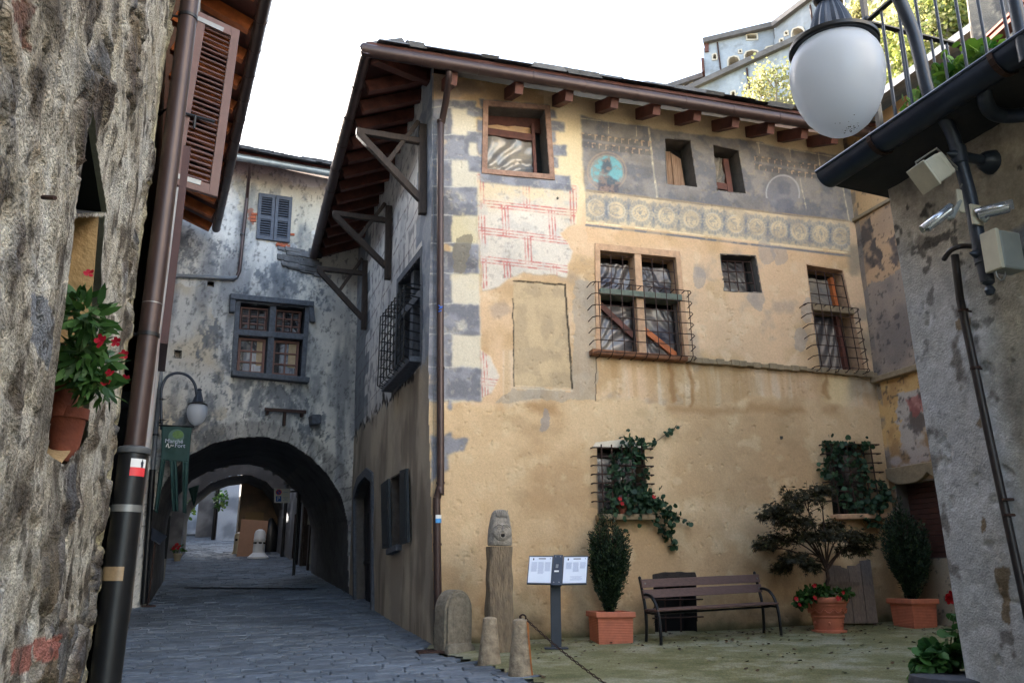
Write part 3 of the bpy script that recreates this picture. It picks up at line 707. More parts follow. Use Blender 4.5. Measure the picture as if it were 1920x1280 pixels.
    for a, b, d, e, wd in ((962, 526, 1060, 534, 1.6), (1060, 533, 1073, 728, 2.0), (962, 560, 964, 723, 1.6), (1117, 660, 1117, 752, 1.0)):
        c = mixc(c, C(58, 52, 46), ss(wd, wd * .4, segd(X + sh, Y + sh, a, b, d, e)) * .85)
    c = mixc(c, C(214, 200, 172), ss(1.5, .6, segd(X + sh, Y + sh, 964, 727, 1073, 732)) * .7)
    # damp, cracks and dirt; the dark wall base doubles as painted contact shade
    c = mixc(c, C(120, 118, 112), ss(1588, 1600, jx) * ss(780, 700, jy) * .5 * ss(.4, .6, n1))
    g0 = np.asarray(zg(FA.o[0] + FA.d[0] * U, FA.o[1] + FA.d[1] * U)); hgt = Z - g0
    c = mixc(c, C(112, 98, 78), ss(.55, .0, hgt + (n2 - .5) * .5) * .6); c = mixc(c, C(86, 84, 58), ss(.14, .0, hgt + (n2 - .5) * .15) * .8)
    for a, b, d, e in ((1250, 640, 1262, 750), (1290, 674, 1298, 760), (1545, 700, 1552, 745)):
        c = mixc(c, C(140, 100, 62), ss(7, 1, segd(jx, Y, a, b, d, e)) * .5)
    c = mixc(c, C(70, 66, 60), (np.hypot(X - 1465, Y - 820) < 3.2) | (np.hypot(X - 1045, Y - 372) < 2.5))
    c = mixc(c, C(140, 136, 138), (np.hypot((jx - 1020) / 9, (jy - 788) / 20) < 1) * .6)
    for k, (a, b) in enumerate(((1462, 478), (1515, 580), (1440, 470), (1310, 520), (1500, 640), (1420, 560))):
        c = mixc(c, C(140, 138, 140), (np.hypot((jx - a) / 14, (jy - b) / 22) < 1) * .4)
    # relief: surviving paint layers stand a few millimetres proud of the newer plaster, the roundels and panel are let in
    FREL['d'] = .007 * (fld | fld2) + .006 * band * ss(.25, .4, n2) + .005 * q * (1 - low) + .007 * low * ss(.3, .5, n2 + .15) - .012 * pan - .01 * (n3 > .72) * (n2 > .5)
    return c * (0.92 + 0.16 * fbm(U * .7, Z * .7, 55))[..., None]
FREL = {}
def facade_rel(U, Z):
    return (fbm(U * .8, Z * .8, 61, 3) - .5) * .04 + (fbm(U * 5, Z * 5, 62, 3) - .5) * .012 + FREL['d']

HOUSE = thing('painted_house', 'ochre house with worn painted facade, scroll frieze and grey corner blocks', 'house', (A[0], A[1], 0.74))
WIN = {
 'w1': [(915, 200), (1021, 207), (1030, 328), (913, 318)], 'w2': [(1246, 260), (1294, 264), (1307, 352), (1251, 345)],
 'w3': [(1336, 272), (1384, 283), (1398, 363), (1345, 357)], 'm1': [(1122, 464), (1268, 478), (1286, 670), (1124, 661)],
 'w5': [(1351, 477), (1416, 480), (1428, 548), (1358, 545)], 'w6': [(1512, 496), (1580, 507), (1623, 698), (1537, 694)],
 'l1': [(1118, 838), (1208, 840), (1213, 966), (1122, 966)], 'l2': [(1546, 832), (1630, 832), (1650, 964), (1562, 966)],
 'cel': [(1224, 1086), (1304, 1086), (1307, 1192), (1228, 1196)]}
Q = {k: quz(FA, v) for k, v in WIN.items()}
WELL = thing
clipA = quz(FA, [(816, 1235), (804, 800), (803, 675), (805, 569), (810, 340), (811, 120)]) + [(7.75, 9.6), (7.36, 0.4)]
wall('facade', FA, -0.4, 7.75, 0.45, 9.25, 0.0135, facade_col, HOUSE, 'plaster', facade_rel, list(Q.values()), clipA)
def side_col(U, Z, X, Y):
    n1 = fbm(U * 1.2, Z * 1.2, 71); n2 = fbm(U * 5, Z * 5, 72); n3 = fbm(U * 18, Z * 18, 73, 4)
    c = mixc(np.broadcast_to(C(182, 182, 182), X.shape + (3,)).copy(), C(206, 204, 200), ss(.4, .65, n1)); c = mixc(c, C(112, 112, 116), ss(.55, .72, n2) * .6)
    jz = Z + (fbm(U * 4, Z * 4, 74) - .5) * .5
    # painted blocks near the corner and ruled lines
    row = np.floor((Z - 4.4) / .46); lead = .75 + .4 * (row % 2)
    q = (U < lead) & (jz > 4.5); c = mixc(c, mixc(np.broadcast_to(C(112, 120, 134), X.shape + (3,)), C(146, 152, 160), ss(.4, .6, n2)), q * .8)
    q2 = (U > 6.4 - .5 * (row % 2)) & (jz > 3.2); c = mixc(c, C(92, 98, 106), q2 * ss(.3, .5, n1) * .7)
    ln = np.minimum(np.abs(((Z - 4.4) / .46) % 1 - .5), 9); v = np.abs(((U + .7 * (row % 2)) / 1.4) % 1 - .5)
    c = mixc(c, C(96, 84, 86), ((ln < .035) | (v < .012)) * (jz > 4.9) * (U > lead) * .55 * (n3 > .42))
    low = ss(.08, -.08, jz - 4.72); lc = mixc(np.broadcast_to(C(178, 166, 148), X.shape + (3,)).copy(), C(156, 146, 132), ss(.38, .62, n1)); lc = mixc(lc, C(112, 102, 92), ss(.5, .72, fbm(U * 3, Z * .8, 75)) * .6)
    c = mixc(c, lc, low); c = mixc(c, C(56, 52, 50), ss(.12, .02, np.abs(jz - 4.74)) * ss(.35, .5, n2) * (U > 1.2))
    return c
SW = {'grl': [(748, 532), (790, 480), (789, 672), (741, 722)], 'door': [(668, 1128), (667, 935), (675, 908), (688, 893), (699, 903), (699, 1150)], 'sht': [(733, 896), (752, 886), (752, 1018), (736, 1026)]}
QS = {k: quz(FL, v) for k, v in SW.items()}
wall('side_wall', FL, -0.02, 8.3, 0.3, 9.6, 0.022, side_col, HOUSE, 'rough', lambda U, Z: (fbm(U * 1.1, Z * 1.1, 76, 4) - .5) * .06 * np.clip(U * 3, 0, 1), list(QS.values()))
# solid body behind the wall skins
mb = MB(); P = [FA.pt(.5, .3, -.5), FA.pt(9.5, .3, -.5), FA.pt(9.5, .3, -.5) + V((FL.d[0], FL.d[1], 0)) * 8, FL.pt(8.3, .3, -.5)]
P = [V((p.x, p.y, .3)) for p in P]; mb.prism(P, V((0, 0, 8.6))); obj('inner_masonry', mb, 'masonry', HOUSE)

# --- roof, gutters, rafters
Ep = V((-2.11, 10.38, 8.92)); Fp = V((-4.72, 18.42, 8.92))
e1 = V((FA.d[0], FA.d[1], 0)); e2 = (Fp - Ep).normalized(); SL = math.tan(rad(23))
def roofpt(a, b):   # a metres along the front from the eave corner, b metres back from the front eave
    h = min(a, b) * SL; p = Ep + e1 * a + e2 * b; return V((p.x, p.y, Ep.z + .1 + h))
mb = MB(); D = 5.0
mb.prism([roofpt(0, 0), roofpt(11, 0), roofpt(11, D), roofpt(D, D)], V((0, 0, .05)))
mb.prism([roofpt(0, 0), roofpt(D, D), roofpt(D, 9.4), roofpt(0, 9.4)], V((0, 0, .05)))
roof = obj('roof', mb, 'soffit', HOUSE)
mb = MB(); rs = random.Random(3)
for row in range(9):
    a = -.15
    while a < 11:
        L = rs.uniform(.25, .6); b0 = row * .34 - .05
        if a > b0:
            p = roofpt(a + L / 2, b0 + .22); z = p.z + .07 + rs.uniform(0, .03)
            mb.obox(V((p.x, p.y, z)), e1 * (L / 2), (e2 + V((0, 0, SL * .8))) * .25, V((rs.uniform(-.05, .05), rs.uniform(-.05, .05), .03 * rs.uniform(.5, 1.1))))
        a += L * .96
    b = 0
    while b < 9.3:
        L = rs.uniform(.35, .75); a0 = row * .34 - .05
        if b > a0 - .3:
            p = roofpt(a0 + .36, max(b, a0 + .2) + L / 2); z = p.z + .06 + rs.uniform(0, .02)
            mb.obox(V((p.x, p.y, z)), e2 * (L / 2), (e1 + V((0, 0, SL * .8))) * .25, V((rs.uniform(-.05, .05), rs.uniform(-.05, .05), .03 * rs.uniform(.5, 1.1))))
        b += L * .96
obj('stone_slates', mb, 'stone_slab', roof)
def gutter(p, q, r, n=9):
    m = MB(); p, q = V(p), V(q); m.tube([p, q], r, 16)
    for i in range(n + 1):
        c = p.lerp(q, (i + .05) / (n + .1)); d = (q - p).normalized(); m.tube([c - d * .012, c + d * .012], r * 1.07, 16)
    return m
g0 = V((Ep.x, Ep.y, Ep.z)); g1 = FA.at(1560, 238, .8) ; g1 = g0 + (g1 - g0) * 1.2
obj('front_gutter', gutter(g0 - e1 * .06, g1, .095, 11), 'brown_metal', HOUSE, True)
obj('side_gutter', gutter(g0 - e2 * .06, Fp, .095, 9), 'brown_metal', HOUSE, True)
for px, py in ((850, 147), (974, 164), (1068, 178), (1153, 191), (1232, 204), (1308, 215), (1380, 228), (1446, 240), (1509, 249), (1566, 259)):
    u, z = FA.px(px, py, .68); mb = MB()
    mb.bar(FA.pt(u, z, .68), FA.pt(u, z + .95 * SL, -.27), .125, .19); obj('rafter', mb, 'red_wood', HOUSE)
n2 = V((FL.n[0], FL.n[1], 0))
for i in range(14):
    b = 1.0 + i * .6; p = roofpt(.16, b); mb = MB(); q = p - n2 * 1.35
    mb.bar(p - V((0, 0, .14)), V((q.x, q.y, p.z - .14 + 1.35 * SL)), .13, .19); obj('rafter', mb, 'red_wood', HOUSE)
mb = MB(); mb.bar(roofpt(.14, .14) - V((0, 0, .14)), roofpt(1.9, 1.9) - V((0, 0, .14)), .15, .2); obj('hip_rafter', mb, 'red_wood', HOUSE)
# --- timber brackets under the side eave
for tip, post in (((668, 246), (785, 412)), ((624, 400), (715, 543)), ((594, 503), (675, 628))):
    w = 1.12; u, z = FL.px(tip[0], tip[1], w); up, zp = FL.px(post[0], post[1], .08); mb = MB()
    zb = zp; mb.bar(FL.pt(u, zb, .07), FL.pt(u, z + .3, .07), .11, .12)
    mb.bar(FL.pt(u, z, 0), FL.pt(u, z, w), .095, .1); mb.bar(FL.pt(u, zb + .25, .1), FL.pt(u, z - .04, w - .04), .095, .11)
    mb.bar(FL.pt(u + .002, z + .35, .14), FL.pt(u + .002, (z + zb) / 2 + .18, .62), .07, .07)
    obj('eave_bracket', mb, 'old_wood', HOUSE, bevel=.01)
# --- front downpipe
P = smoothpath([FA.at(842, 128, .74), FA.at(841, 150, .66), FA.at(836, 190, .34), FA.at(829, 228, .13), FA.at(826, 260, .12), FA.at(825.5, 560, .12), FA.at(826, 895, .12), FA.at(825, 912, .12), FA.at(820, 932, .10), FA.at(819, 950, .10), FA.at(821, 1120, .10), FA.at(822, 1216, .10)], 5)
dp = obj('downpipe', MB().tube(P, .052, 14), 'brown_metal', HOUSE, True)
for y in (228, 905, 690, 980 + 40):
    mb = MB(); p = FA.at(826 if y < 920 else 820, y, .12 if y < 920 else .10); mb.tube([p - V((0, 0, .015)), p + V((0, 0, .015))], .06, 14)
    mb.bar(p, p - V((FA.n[0], FA.n[1], 0)) * .12, .02, .02); obj('pipe_clip', mb, 'brown_metal', dp, True)
def pipeband(fr, px, y0, y1, w, r, mat, nm, par):
    a = fr.at(px, y0, w); b = fr.at(px, y1, w); obj(nm, MB().tube([a, b], r, 18, False), mat, par, True)
pipeband(FA, 820, 965, 972, .10, .0545, 'white_paint', 'white_trail_mark', dp); pipeband(FA, 820, 972, 980, .10, .0545, 'sky_paint', 'blue_trail_mark', dp)
mb = MB()
for k, (a, b) in enumerate((((822, 572), (829, 578)), ((823, 579), (830, 574)), ((822, 584), (828, 582)))):
    mb.tube([FA.at(*a, .178), FA.at(*b, .178)], .008, 6)
obj('blue_paint_mark', mb, 'blue_paint', dp)

# --- facade windows
def sub(q, a, b, c, d): return [bl(q, a, c), bl(q, b, c), bl(q, b, d), bl(q, a, d)]
MT['plastic'] = M('creased_plastic_sheet', (92, 98, 108), 0.2, 0.1, 0.25, 2.5, c2=(176, 162, 140))
MT['plastic_dark'] = M('dark_creased_plastic', (24, 34, 60), 0.3, 0.35, 0.5, 1.2, c2=(150, 142, 132), stretch=(1, 1, 1.6))  # blue-black to tan streaks imitate reflections in the creases
MT['crumpled'] = M('crumpled_tan_sheet', (186, 150, 112), 0.6, 0, 0.2, 5)
# attic window with stone surround
w1 = opening(FA, Q['w1'], .34, HOUSE, 'grey_reveal'); q = Q['w1']
mb = MB(); ring(mb, FA, q, grow(q, .085), -.02, .03); obj('flaking_frame', mb, M('flaking_pink_plaster', (150, 118, 100), .9, 0, .4, 10, .004, 40), w1)
qi = sub(q, -.02, .86, .2, .98)
obj('plastic_sheet', sheet(FA, sub(q, 0, .84, .34, 1.0), -.24, .05, 3), 'plastic', w1, True)
obj('tan_sheet', sheet(FA, sub(q, 0, .84, .17, .32), -.25, .04, 8, 20, 8), 'crumpled', w1, True)
mb = MB(); strip(mb, FA, bl(q, -.02, .3), bl(q, .86, .36), .12, -.24, -.17); obj('wooden_rail', mb, 'red_wood', w1); mb = MB(); strip(mb, FA, bl(q, .83, .15), bl(q, .83, 1), .05, -.24, -.16); obj('wooden_jamb', mb, 'red_wood', w1); mb = MB(); strip(mb, FA, bl(q, -.02, .08), bl(q, 1.0, .1), .3, -.33, -.27); obj('wooden_lintel', mb, 'red_wood', w1)
w2 = opening(FA, Q['w2'], .36, HOUSE, 'grey_reveal'); q = Q['w2']; mb = MB()
slab(mb, FA, sub(q, .02, .42, .13, .99), -.26, -.22); obj('board', mb, 'pale_wood', w2)
mb = MB(); slab(mb, FA, [bl(q, .43, .16), bl(q, .78, .28), bl(q, .82, .99), bl(q, .44, .99)], -.25, -.21); obj('board', mb, 'pale_wood', w2)
w3 = opening(FA, Q['w3'], .36, HOUSE, 'grey_reveal'); q = Q['w3']
obj('plastic_sheet', sheet(FA, sub(q, 0, .66, .1, .74), -.24, .05, 5), 'plastic', w3, True)
mb = MB(); strip(mb, FA, bl(q, .68, .12), bl(q, .68, .98), .1, -.24, -.17); strip(mb, FA, bl(q, 0, .76), bl(q, .7, .78), .12, -.23, -.18); obj('wooden_frame', mb, 'red_wood', w3)
# mullioned cross window
m1 = opening(FA, Q['m1'], .36, HOUSE, 'tan_stone'); q = Q['m1']
mb = MB(); ring(mb, FA, sub(q, .015, .985, .03, .995), grow(q, .06), -.3, .022); obj('stone_surround', mb, 'tan_stone', m1)
xm = .495; mb = MB(); P = [(xm - .045, .0), (xm + .045, .0), (xm + .045, 1), (xm - .045, 1)]; slab(mb, FA, [bl(q, *p) for p in P], -.26, .012); obj('stone_mullion', mb, 'tan_stone', m1, bevel=.012)
mb = MB(); slab(mb, FA, sub(q, .0, 1.0, .405, .465), -.24, .075); obj('stone_transom', mb, 'moss_stone', m1, bevel=.015)
for i, (a, b, c, d) in enumerate(((.0, .46, .05, .41), (.53, .97, .05, .41), (.0, .46, .46, .99), (.53, .97, .46, .99))):
    obj('plastic_sheet', sheet(FA, sub(q, a, b, c + .05, d), -.23, .04, 11 + i), 'plastic_dark', m1, True)
    if i < 2: obj('flush_bars', grille(FA, sub(q, a + .02, b, c, d - .02), 4, 4, -.06, .007, hooks_h=False, drop=False), 'rust', m1, True)
    else:
        mb = MB(); strip(mb, FA, bl(q, a + .02, .5 if i == 2 else .72), bl(q, b - .02, .8 if i == 2 else .97), .09, -.17, -.13); obj('brace_board', mb, 'orange_wood' if i == 3 else 'red_wood', m1)
        mb = MB(); strip(mb, FA, bl(q, a + .02, .47), bl(q, a + .02, .99), .05, -.16, -.1); obj('wooden_stile', mb, 'old_wood', m1); mb = MB(); strip(mb, FA, bl(q, b - .01, .47), bl(q, b - .01, .99), .05, -.16, -.1); obj('wooden_stile', mb, 'old_wood', m1)
gq = quz(FA, [(1121, 528), (1289, 545), (1299, 668), (1127, 659)], .22)
obj('projecting_grille', grille(FA, gq, 9, 7, .22, .0075, .1), 'rust', m1, True)
w5 = opening(FA, Q['w5'], .3, HOUSE, 'grey_reveal'); q = Q['w5']
obj('plastic_sheet', sheet(FA, sub(q, 0, .8, .1, 1), -.22, .04, 22), 'plastic_dark', w5, True)
obj('flush_bars', grille(FA, sub(q, .0, .9, .12, 1), 5, 4, -.09, .01, hooks_h=False, drop=False), 'rust', w5, True)
w6 = opening(FA, Q['w6'], .34, HOUSE, 'tan_stone'); q = Q['w6']
obj('plastic_sheet', sheet(FA, sub(q, 0, .82, .08, .36), -.22, .03, 30), 'plastic', w6, True); obj('plastic_sheet', sheet(FA, sub(q, 0, .72, .46, 1.0), -.22, .03, 31), 'plastic_dark', w6, True)
mb = MB(); slab(mb, FA, sub(q, -.02, 1.02, .385, .445), -.25, .05); obj('stone_transom', mb, 'ledge', w6, bevel=.015)
mb = MB(); strip(mb, FA, bl(q, .78, .06), bl(q, .78, .385), .06, -.2, -.12); obj('wooden_frame', mb, 'orange_wood', w6)
mb = MB(); strip(mb, FA, bl(q, .72, .45), bl(q, .72, 1), .06, -.2, -.12); obj('wooden_frame', mb, 'red_wood', w6)
obj('flush_bars', grille(FA, sub(q, .02, .98, .04, .38), 5, 4, -.05, .008, hooks_h=False, drop=False), 'rust', w6, True)
gq = quz(FA, [(1521, 568), (1606, 578), (1627, 692), (1540, 686)], .2); obj('projecting_grille', grille(FA, gq, 6, 7, .2, .0075, .09), 'rust', w6, True)
# string course / sills
mb = MB(); pts = [(1104, 663), (1160, 667), (1220, 671), (1282, 675)]
uz = quz(FA, pts)
slab(mb, FA, [(uz[0][0], uz[0][1] + .045), (uz[-1][0], uz[-1][1] + .03), (uz[-1][0], uz[-1][1] - .05), (uz[0][0], uz[0][1] - .04)], -.04, .16); obj('window_sill', mb, M('rust_stained_sill', (122, 82, 56), .9, 0, .4, 9, .006, 30), HOUSE, bevel=.015)
mb = MB(); rs = random.Random(9); prev = None; xs = list(range(1283, 1660, 14))
for i in range(len(xs) - 1):
    a = FA.px(xs[i], 675 + (xs[i] - 1283) * .082); b = FA.px(xs[i + 1], 675 + (xs[i + 1] - 1283) * .082); h = rs.uniform(.03, .055); o = rs.uniform(-.012, .012)
    slab(mb, FA, [(a[0], a[1] + h + o), (b[0] + .004, b[1] + h + o), (b[0] + .004, b[1] - h), (a[0], a[1] - h)], -.04, .08 + rs.uniform(-.02, .03))
obj('string_course', mb, 'ledge', HOUSE, bevel=.012)
# ground-floor grated windows
for key, nu, nz, sill in (('l1', 5, 7, 'ledge'), ('l2', 6, 7, 'tan_stone')):
    q = Q[key]; w = opening(FA, q, .36, HOUSE, 'ledge' if key == 'l1' else 'reveal')
    gm = MB(); slab(gm, FA, sub(q, .02, .48, .1, .98), -.3, -.27); slab(gm, FA, sub(q, .52, .96, .1, .98), -.3, -.27); obj('dusty_pane', gm, GLASSY('dusty_glass', (66, 62, 56), .25, .25), w)
    mb = MB(); strip(mb, FA, bl(q, .5, .08), bl(q, .5, 1), .06, -.28, -.2); strip(mb, FA, bl(q, 0, .55), bl(q, 1, .55), .04, -.27, -.22); strip(mb, FA, bl(q, 0, .09), bl(q, 1, .09), .07, -.28, -.2); obj('casement', mb, 'old_wood', w)
    gq = sub(q, -.02, 1.02, .02, .82)
    m = MB()
    for i in range(nz):
        a = bl(gq, -.1, i / (nz - 1) * .98); b = bl(gq, 1.1, i / (nz - 1) * .98)
        m.tube([FA.pt(a[0], a[1], -.01), FA.pt(a[0], a[1], .1), FA.pt(b[0], b[1], .1), FA.pt(b[0], b[1], -.01)], .011, 6)
    for j in range(nu):
        a = bl(gq, (j + .3) / nu, -.02); b = bl(gq, (j + .3) / nu, 1.2); m.tube([FA.pt(a[0], a[1] + .03, .12), FA.pt(b[0], b[1], .12)], .011, 6)
    obj('iron_grating', m, 'rust', w, True)
    mb = MB(); a = bl(q, -.06, 1.0); b = bl(q, 1.06, 1.0); slab(mb, FA, [(a[0], a[1] + .01), (b[0], b[1] + .01), (b[0], b[1] - .07), (a[0], a[1] - .07)], -.3, .2); obj('window_sill', mb, sill, w, bevel=.012)
q = Q['l1']; mb = MB(); slab(mb, FA, [bl(q, -.08, .0), bl(q, -.02, -.07), bl(q, .5, -.12), bl(q, 1.0, -.06), bl(q, 1.1, .0)], -.02, .02); obj('pale_plaster_arch', mb, M('pale_mortar', (206, 196, 178), .95, 0, .15, 12, .004, 40), HOUSE)
# cellar hole behind the bench
cel = opening(FA, Q['cel'], .4, HOUSE, 'dark', name='cellar_opening'); q = Q['cel']
m = MB()
for i in (.35, .66): a = bl(q, -.05, i); b = bl(q, 1.15, i); m.tube([FA.pt(*a, .02), FA.pt(*b, .02)], .011, 6)
for j in (.3, .66): a = bl(q, j, 0); b = bl(q, j, 1); m.tube([FA.pt(*a, -.05), FA.pt(*b, -.05)], .012, 6)
obj('iron_bars', m, 'rust', cel, True)
mb = MB(); a = bl(q, -.02, -.02); b = bl(q, 1.0, -.02); slab(mb, FA, [(a[0], a[1] + .06), (a[0] + .2, a[1] + .1), (b[0], b[1] + .1), (b[0] + .03, b[1]), (a[0], a[1] - .02)], -.05, .02); obj('dark_lintel', mb, M('near_black_stone', (52, 46, 42), .95, 0, .4, 14, .01, 30), cel, bevel=.02)  # ragged lintel in a near-black tone
# --- side wall openings
sg = opening(FL, QS['grl'], .35, HOUSE, 'grey_stone'); q = QS['grl']
mb = MB(); slab(mb, FL, sub(q, -.02, 1.02, .28, .36), -.3, -.04); slab(mb, FL, sub(q, .42, .54, 0, 1), -.3, -.06); ring(mb, FL, q, grow(q, .12), -.3, .02); obj('stone_cross_frame', mb, 'grey_stone', sg)
gq = sub(q, -.08, 1.04, .32, 1.0); obj('projecting_grille', grille(FL, gq, 9, 9, .26, .011, .06), 'black_iron', sg, True)
mb = MB(); a = bl(q, -.12, 1.02); b = bl(q, 1.05, 1.02); slab(mb, FL, [(a[0], a[1] + .04), (b[0], b[1] + .04), (b[0], b[1] - .05), (a[0], a[1] - .05)], -.1, .2); obj('window_sill', mb, 'grey_stone', sg, bevel=.015)
q = QS['door']; d = opening(FL, q, .3, HOUSE, 'grey_reveal', 'arched_door', back=None)
mb = MB(); ring(mb, FL, q, grow(q, .16), -.02, .05); obj('stone_frame', mb, 'grey_stone', d)
mb = MB(); slab(mb, FL, q, -.25, -.18)
us = [p[0] for p in q]
for i in range(6):
    u = min(us) + (i + .5) / 6 * (max(us) - min(us)); strip(mb, FL, (u, 1.0), (u, 2.9), .12, -.19, -.165)
obj('door_leaf', mb, 'door_wood', d)
mb = MB(); strip(mb, FL, (min(us), 1.9), (max(us), 1.9), .06, -.18, -.155); mb.lathe(FL.pt(min(us) + .25, 1.95, -.15), [(.0, 0), (.03, .01), (.03, .03), (0, .05)], 10, V((FL.d[0], FL.d[1], 0)), V((0, 0, 1)), n2); obj('iron_strap', mb, 'black_iron', d)
q = QS['sht']; sw = opening(FL, q, .3, HOUSE, 'grey_reveal')
mb = MB(); slab(mb, FL, sub(q, 0, 1, 0, 1), -.26, -.22); strip(mb, FL, bl(q, .5, 0), bl(q, .5, 1), .07, -.24, -.16); strip(mb, FL, bl(q, 0, .5), bl(q, 1, .5), .05, -.24, -.17); obj('wooden_casement', mb, 'red_wood', sw)
for quad in ([(717, 908), (731, 897), (734, 1026), (720, 1028)], [(753, 882), (765, 878), (768, 1016), (753, 1020)]):
    mb = MB(); qq = quz(FL, quad, .04); slab(mb, FL, qq, .03, .075); slab(mb, FL, sub(qq, .12, .88, .06, .46), .075, .085); slab(mb, FL, sub(qq, .12, .88, .54, .94), .075, .085); obj('shutter_leaf', mb, 'dark_shutter', sw, bevel=.004)
a = bl(q, -.1, 1.02); b = bl(q, 1.1, 1.02); mb = MB(); slab(mb, FL, [(a[0], a[1]), (b[0], b[1]), (b[0], b[1] - .09), (a[0], a[1] - .09)], -.2, .1); obj('window_sill', mb, 'grey_stone', sw)

# ================================================================ WING returning to the right, with the brown shutter
WING = thing('side_wing', 'house wing with flaking frescoed plaster and brown roller door, right of the painted facade', 'house', (FR.o[0], FR.o[1], .9))
def wing_col(U, Z, X, Y):
    n1 = fbm(U * 1.5, Z * 1.5, 81); n2 = fbm(U * 5, Z * 5, 82); n3 = fbm(U * 15, Z * 15, 83, 4)
    jx = X + (fbm(U * 4, Z * 4, 84) - .5) * 34; jy = Y + (fbm(U * 4, Z * 4, 85) - .5) * 34
    c = mixc(np.broadcast_to(C(186, 152, 118), X.shape + (3,)).copy(), C(166, 138, 112), ss(.4, .65, n1))
    l1 = 420 - (X - 1592) * .59; l2 = 713 - (X - 1648) * .33
    c = mixc(c, C(196, 160, 116), ss(4, -4, Y - l1) * .8)
    d = inpoly(jx, jy, [(1598, 430), (1632, 400), (1650, 470), (1640, 510), (1612, 530)]); c = mixc(c, mixc(np.broadcast_to(C(72, 66, 64), X.shape + (3,)), C(150, 124, 100), ss(.45, .6, n2)), d * .85)
    c = mixc(c, C(78, 72, 72), inpoly(jx, jy, [(1640, 470), (1690, 440), (1700, 500), (1640, 500)]) * ss(.45, .6, n2) * .8)
    m = (jy > 545 - (X - 1620) * .6) & (Y < l2); c = mixc(c, mixc(np.broadcast_to(C(150, 134, 120), X.shape + (3,)), C(126, 114, 106), ss(.42, .62, n1)), m.astype(float))
    m = ss(-2, 2, Y - l2); c = mixc(c, mixc(np.broadcast_to(C(196, 160, 108), X.shape + (3,)), C(176, 138, 92), ss(.4, .6, n2)), m)
    c = mixc(c, mixc(np.broadcast_to(C(178, 168, 160), X.shape + (3,)), C(146, 120, 92), ss(.4, .6, n2)), inpoly(jx, jy, [(1684, 742), (1760, 715), (1790, 890), (1690, 890)]) * .95)
    c = mixc(c, C(84, 80, 82), inpoly(jx, jy, [(1686, 745), (1735, 730), (1738, 800), (1722, 830), (1700, 830)]) * ss(.36, .52, n2) * .7)
    c = mixc(c, C(172, 84, 78), inpoly(jx, jy, [(1700, 752), (1740, 740), (1738, 772), (1708, 778)]) * .5)
    c = mixc(c, mixc(np.broadcast_to(C(164, 150, 142), X.shape + (3,)), C(140, 112, 84), ss(.42, .58, n2)), ss(-20, 20, jy - 845))
    c = mixc(c, mixc(np.broadcast_to(C(156, 142, 124), X.shape + (3,)), C(130, 118, 102), ss(.42, .62, n1)), ss(1000, 1020, Y))
    c = mixc(c, C(120, 112, 106), ((U < .1) & (Y < 880)) * ss(.3, .5, n2) * .7)
    c = mixc(c, C(64, 60, 58), (n3 > .7) * .5)
    return c
qd = quz(FR, [(1680, 908), (1820, 874), (1838, 1040), (1692, 1046)])
qd = [(qd[0][0], qd[0][1]), (qd[1][0], qd[0][1]), (qd[2][0], qd[3][1]), (qd[0][0], qd[3][1])]
wall('wall', FR, -0.05, 4.6, .4, 9.2, .024, wing_col, WING, 'plaster', lambda U, Z: (fbm(U * 1.2, Z * 1.2, 86, 4) - .5) * .03, [qd])
dw = opening(FR, qd, .28, WING, 'grey_reveal', 'roller_door')
mb = MB(); h0, h1 = qd[2][1], qd[0][1]; k = h0
while k < h1: slab(mb, FR, [(qd[0][0], k + .075), (qd[1][0], k + .075), (qd[1][0], k), (qd[0][0], k)], -.26, -.2); k += .082
obj('door_slats', mb, M('dark_brown_slat', (74, 44, 36), .6, 0, .2, 7), dw, bevel=.006)
def ogee(fr, u0, u1, z, n, hh, par):
    mb = MB(); top = [(u0, z + .26), (u1, z + .26)]; bot = []
    for i in range(25):
        t = i / 24; x = (t * n) % 1.0; bot.append((u0 + (u1 - u0) * t, z - .02 + hh * (1 - abs(2 * x - 1)) ** .45 * 0 + hh * (abs(2 * x - 1)) ** 3))
    slab(mb, fr, top + bot[::-1], -.02, .07); obj('ogee_lintel', mb, 'ledge', par, bevel=.012)
ogee(FR, qd[0][0] - .12, qd[1][0] + .1, qd[0][1], 2, .13, dw)
mb = MB()
u, z = FR.px(1688, 700); slab(mb, FR, [(-.02, z + .05), (4.5, z + .05), (4.5, z - .05), (-.02, z - .05)], -.03, .1); obj('string_course', mb, 'ledge', WING, bevel=.015)
u, z = FR.px(1628, 399); mb = MB(); slab(mb, FR, [(0, z + .03), (4.5, z + .03), (4.5, z - .03), (0, z - .03)], -.03, .05); obj('upper_moulding', mb, 'ledge', WING, bevel=.01)
mb = MB(); P = [FR.pt(-.3, .3, -.35), FR.pt(4.6, .3, -.35), FR.pt(4.6, .3, -6), FR.pt(-.3, .3, -6)]; mb.prism([V((p.x, p.y, .3)) for p in P], V((0, 0, 8.7))); obj('inner_masonry', mb, 'masonry', WING)
mb = MB(); mb.prism([FR.pt(-.2, 9.1, .5), FR.pt(4.7, 9.1, .5), FR.pt(4.7, 11.3, -5), FR.pt(-.2, 11.3, -5)], V((0, 0, .12))); obj('roof', mb, 'stone_slab', WING)

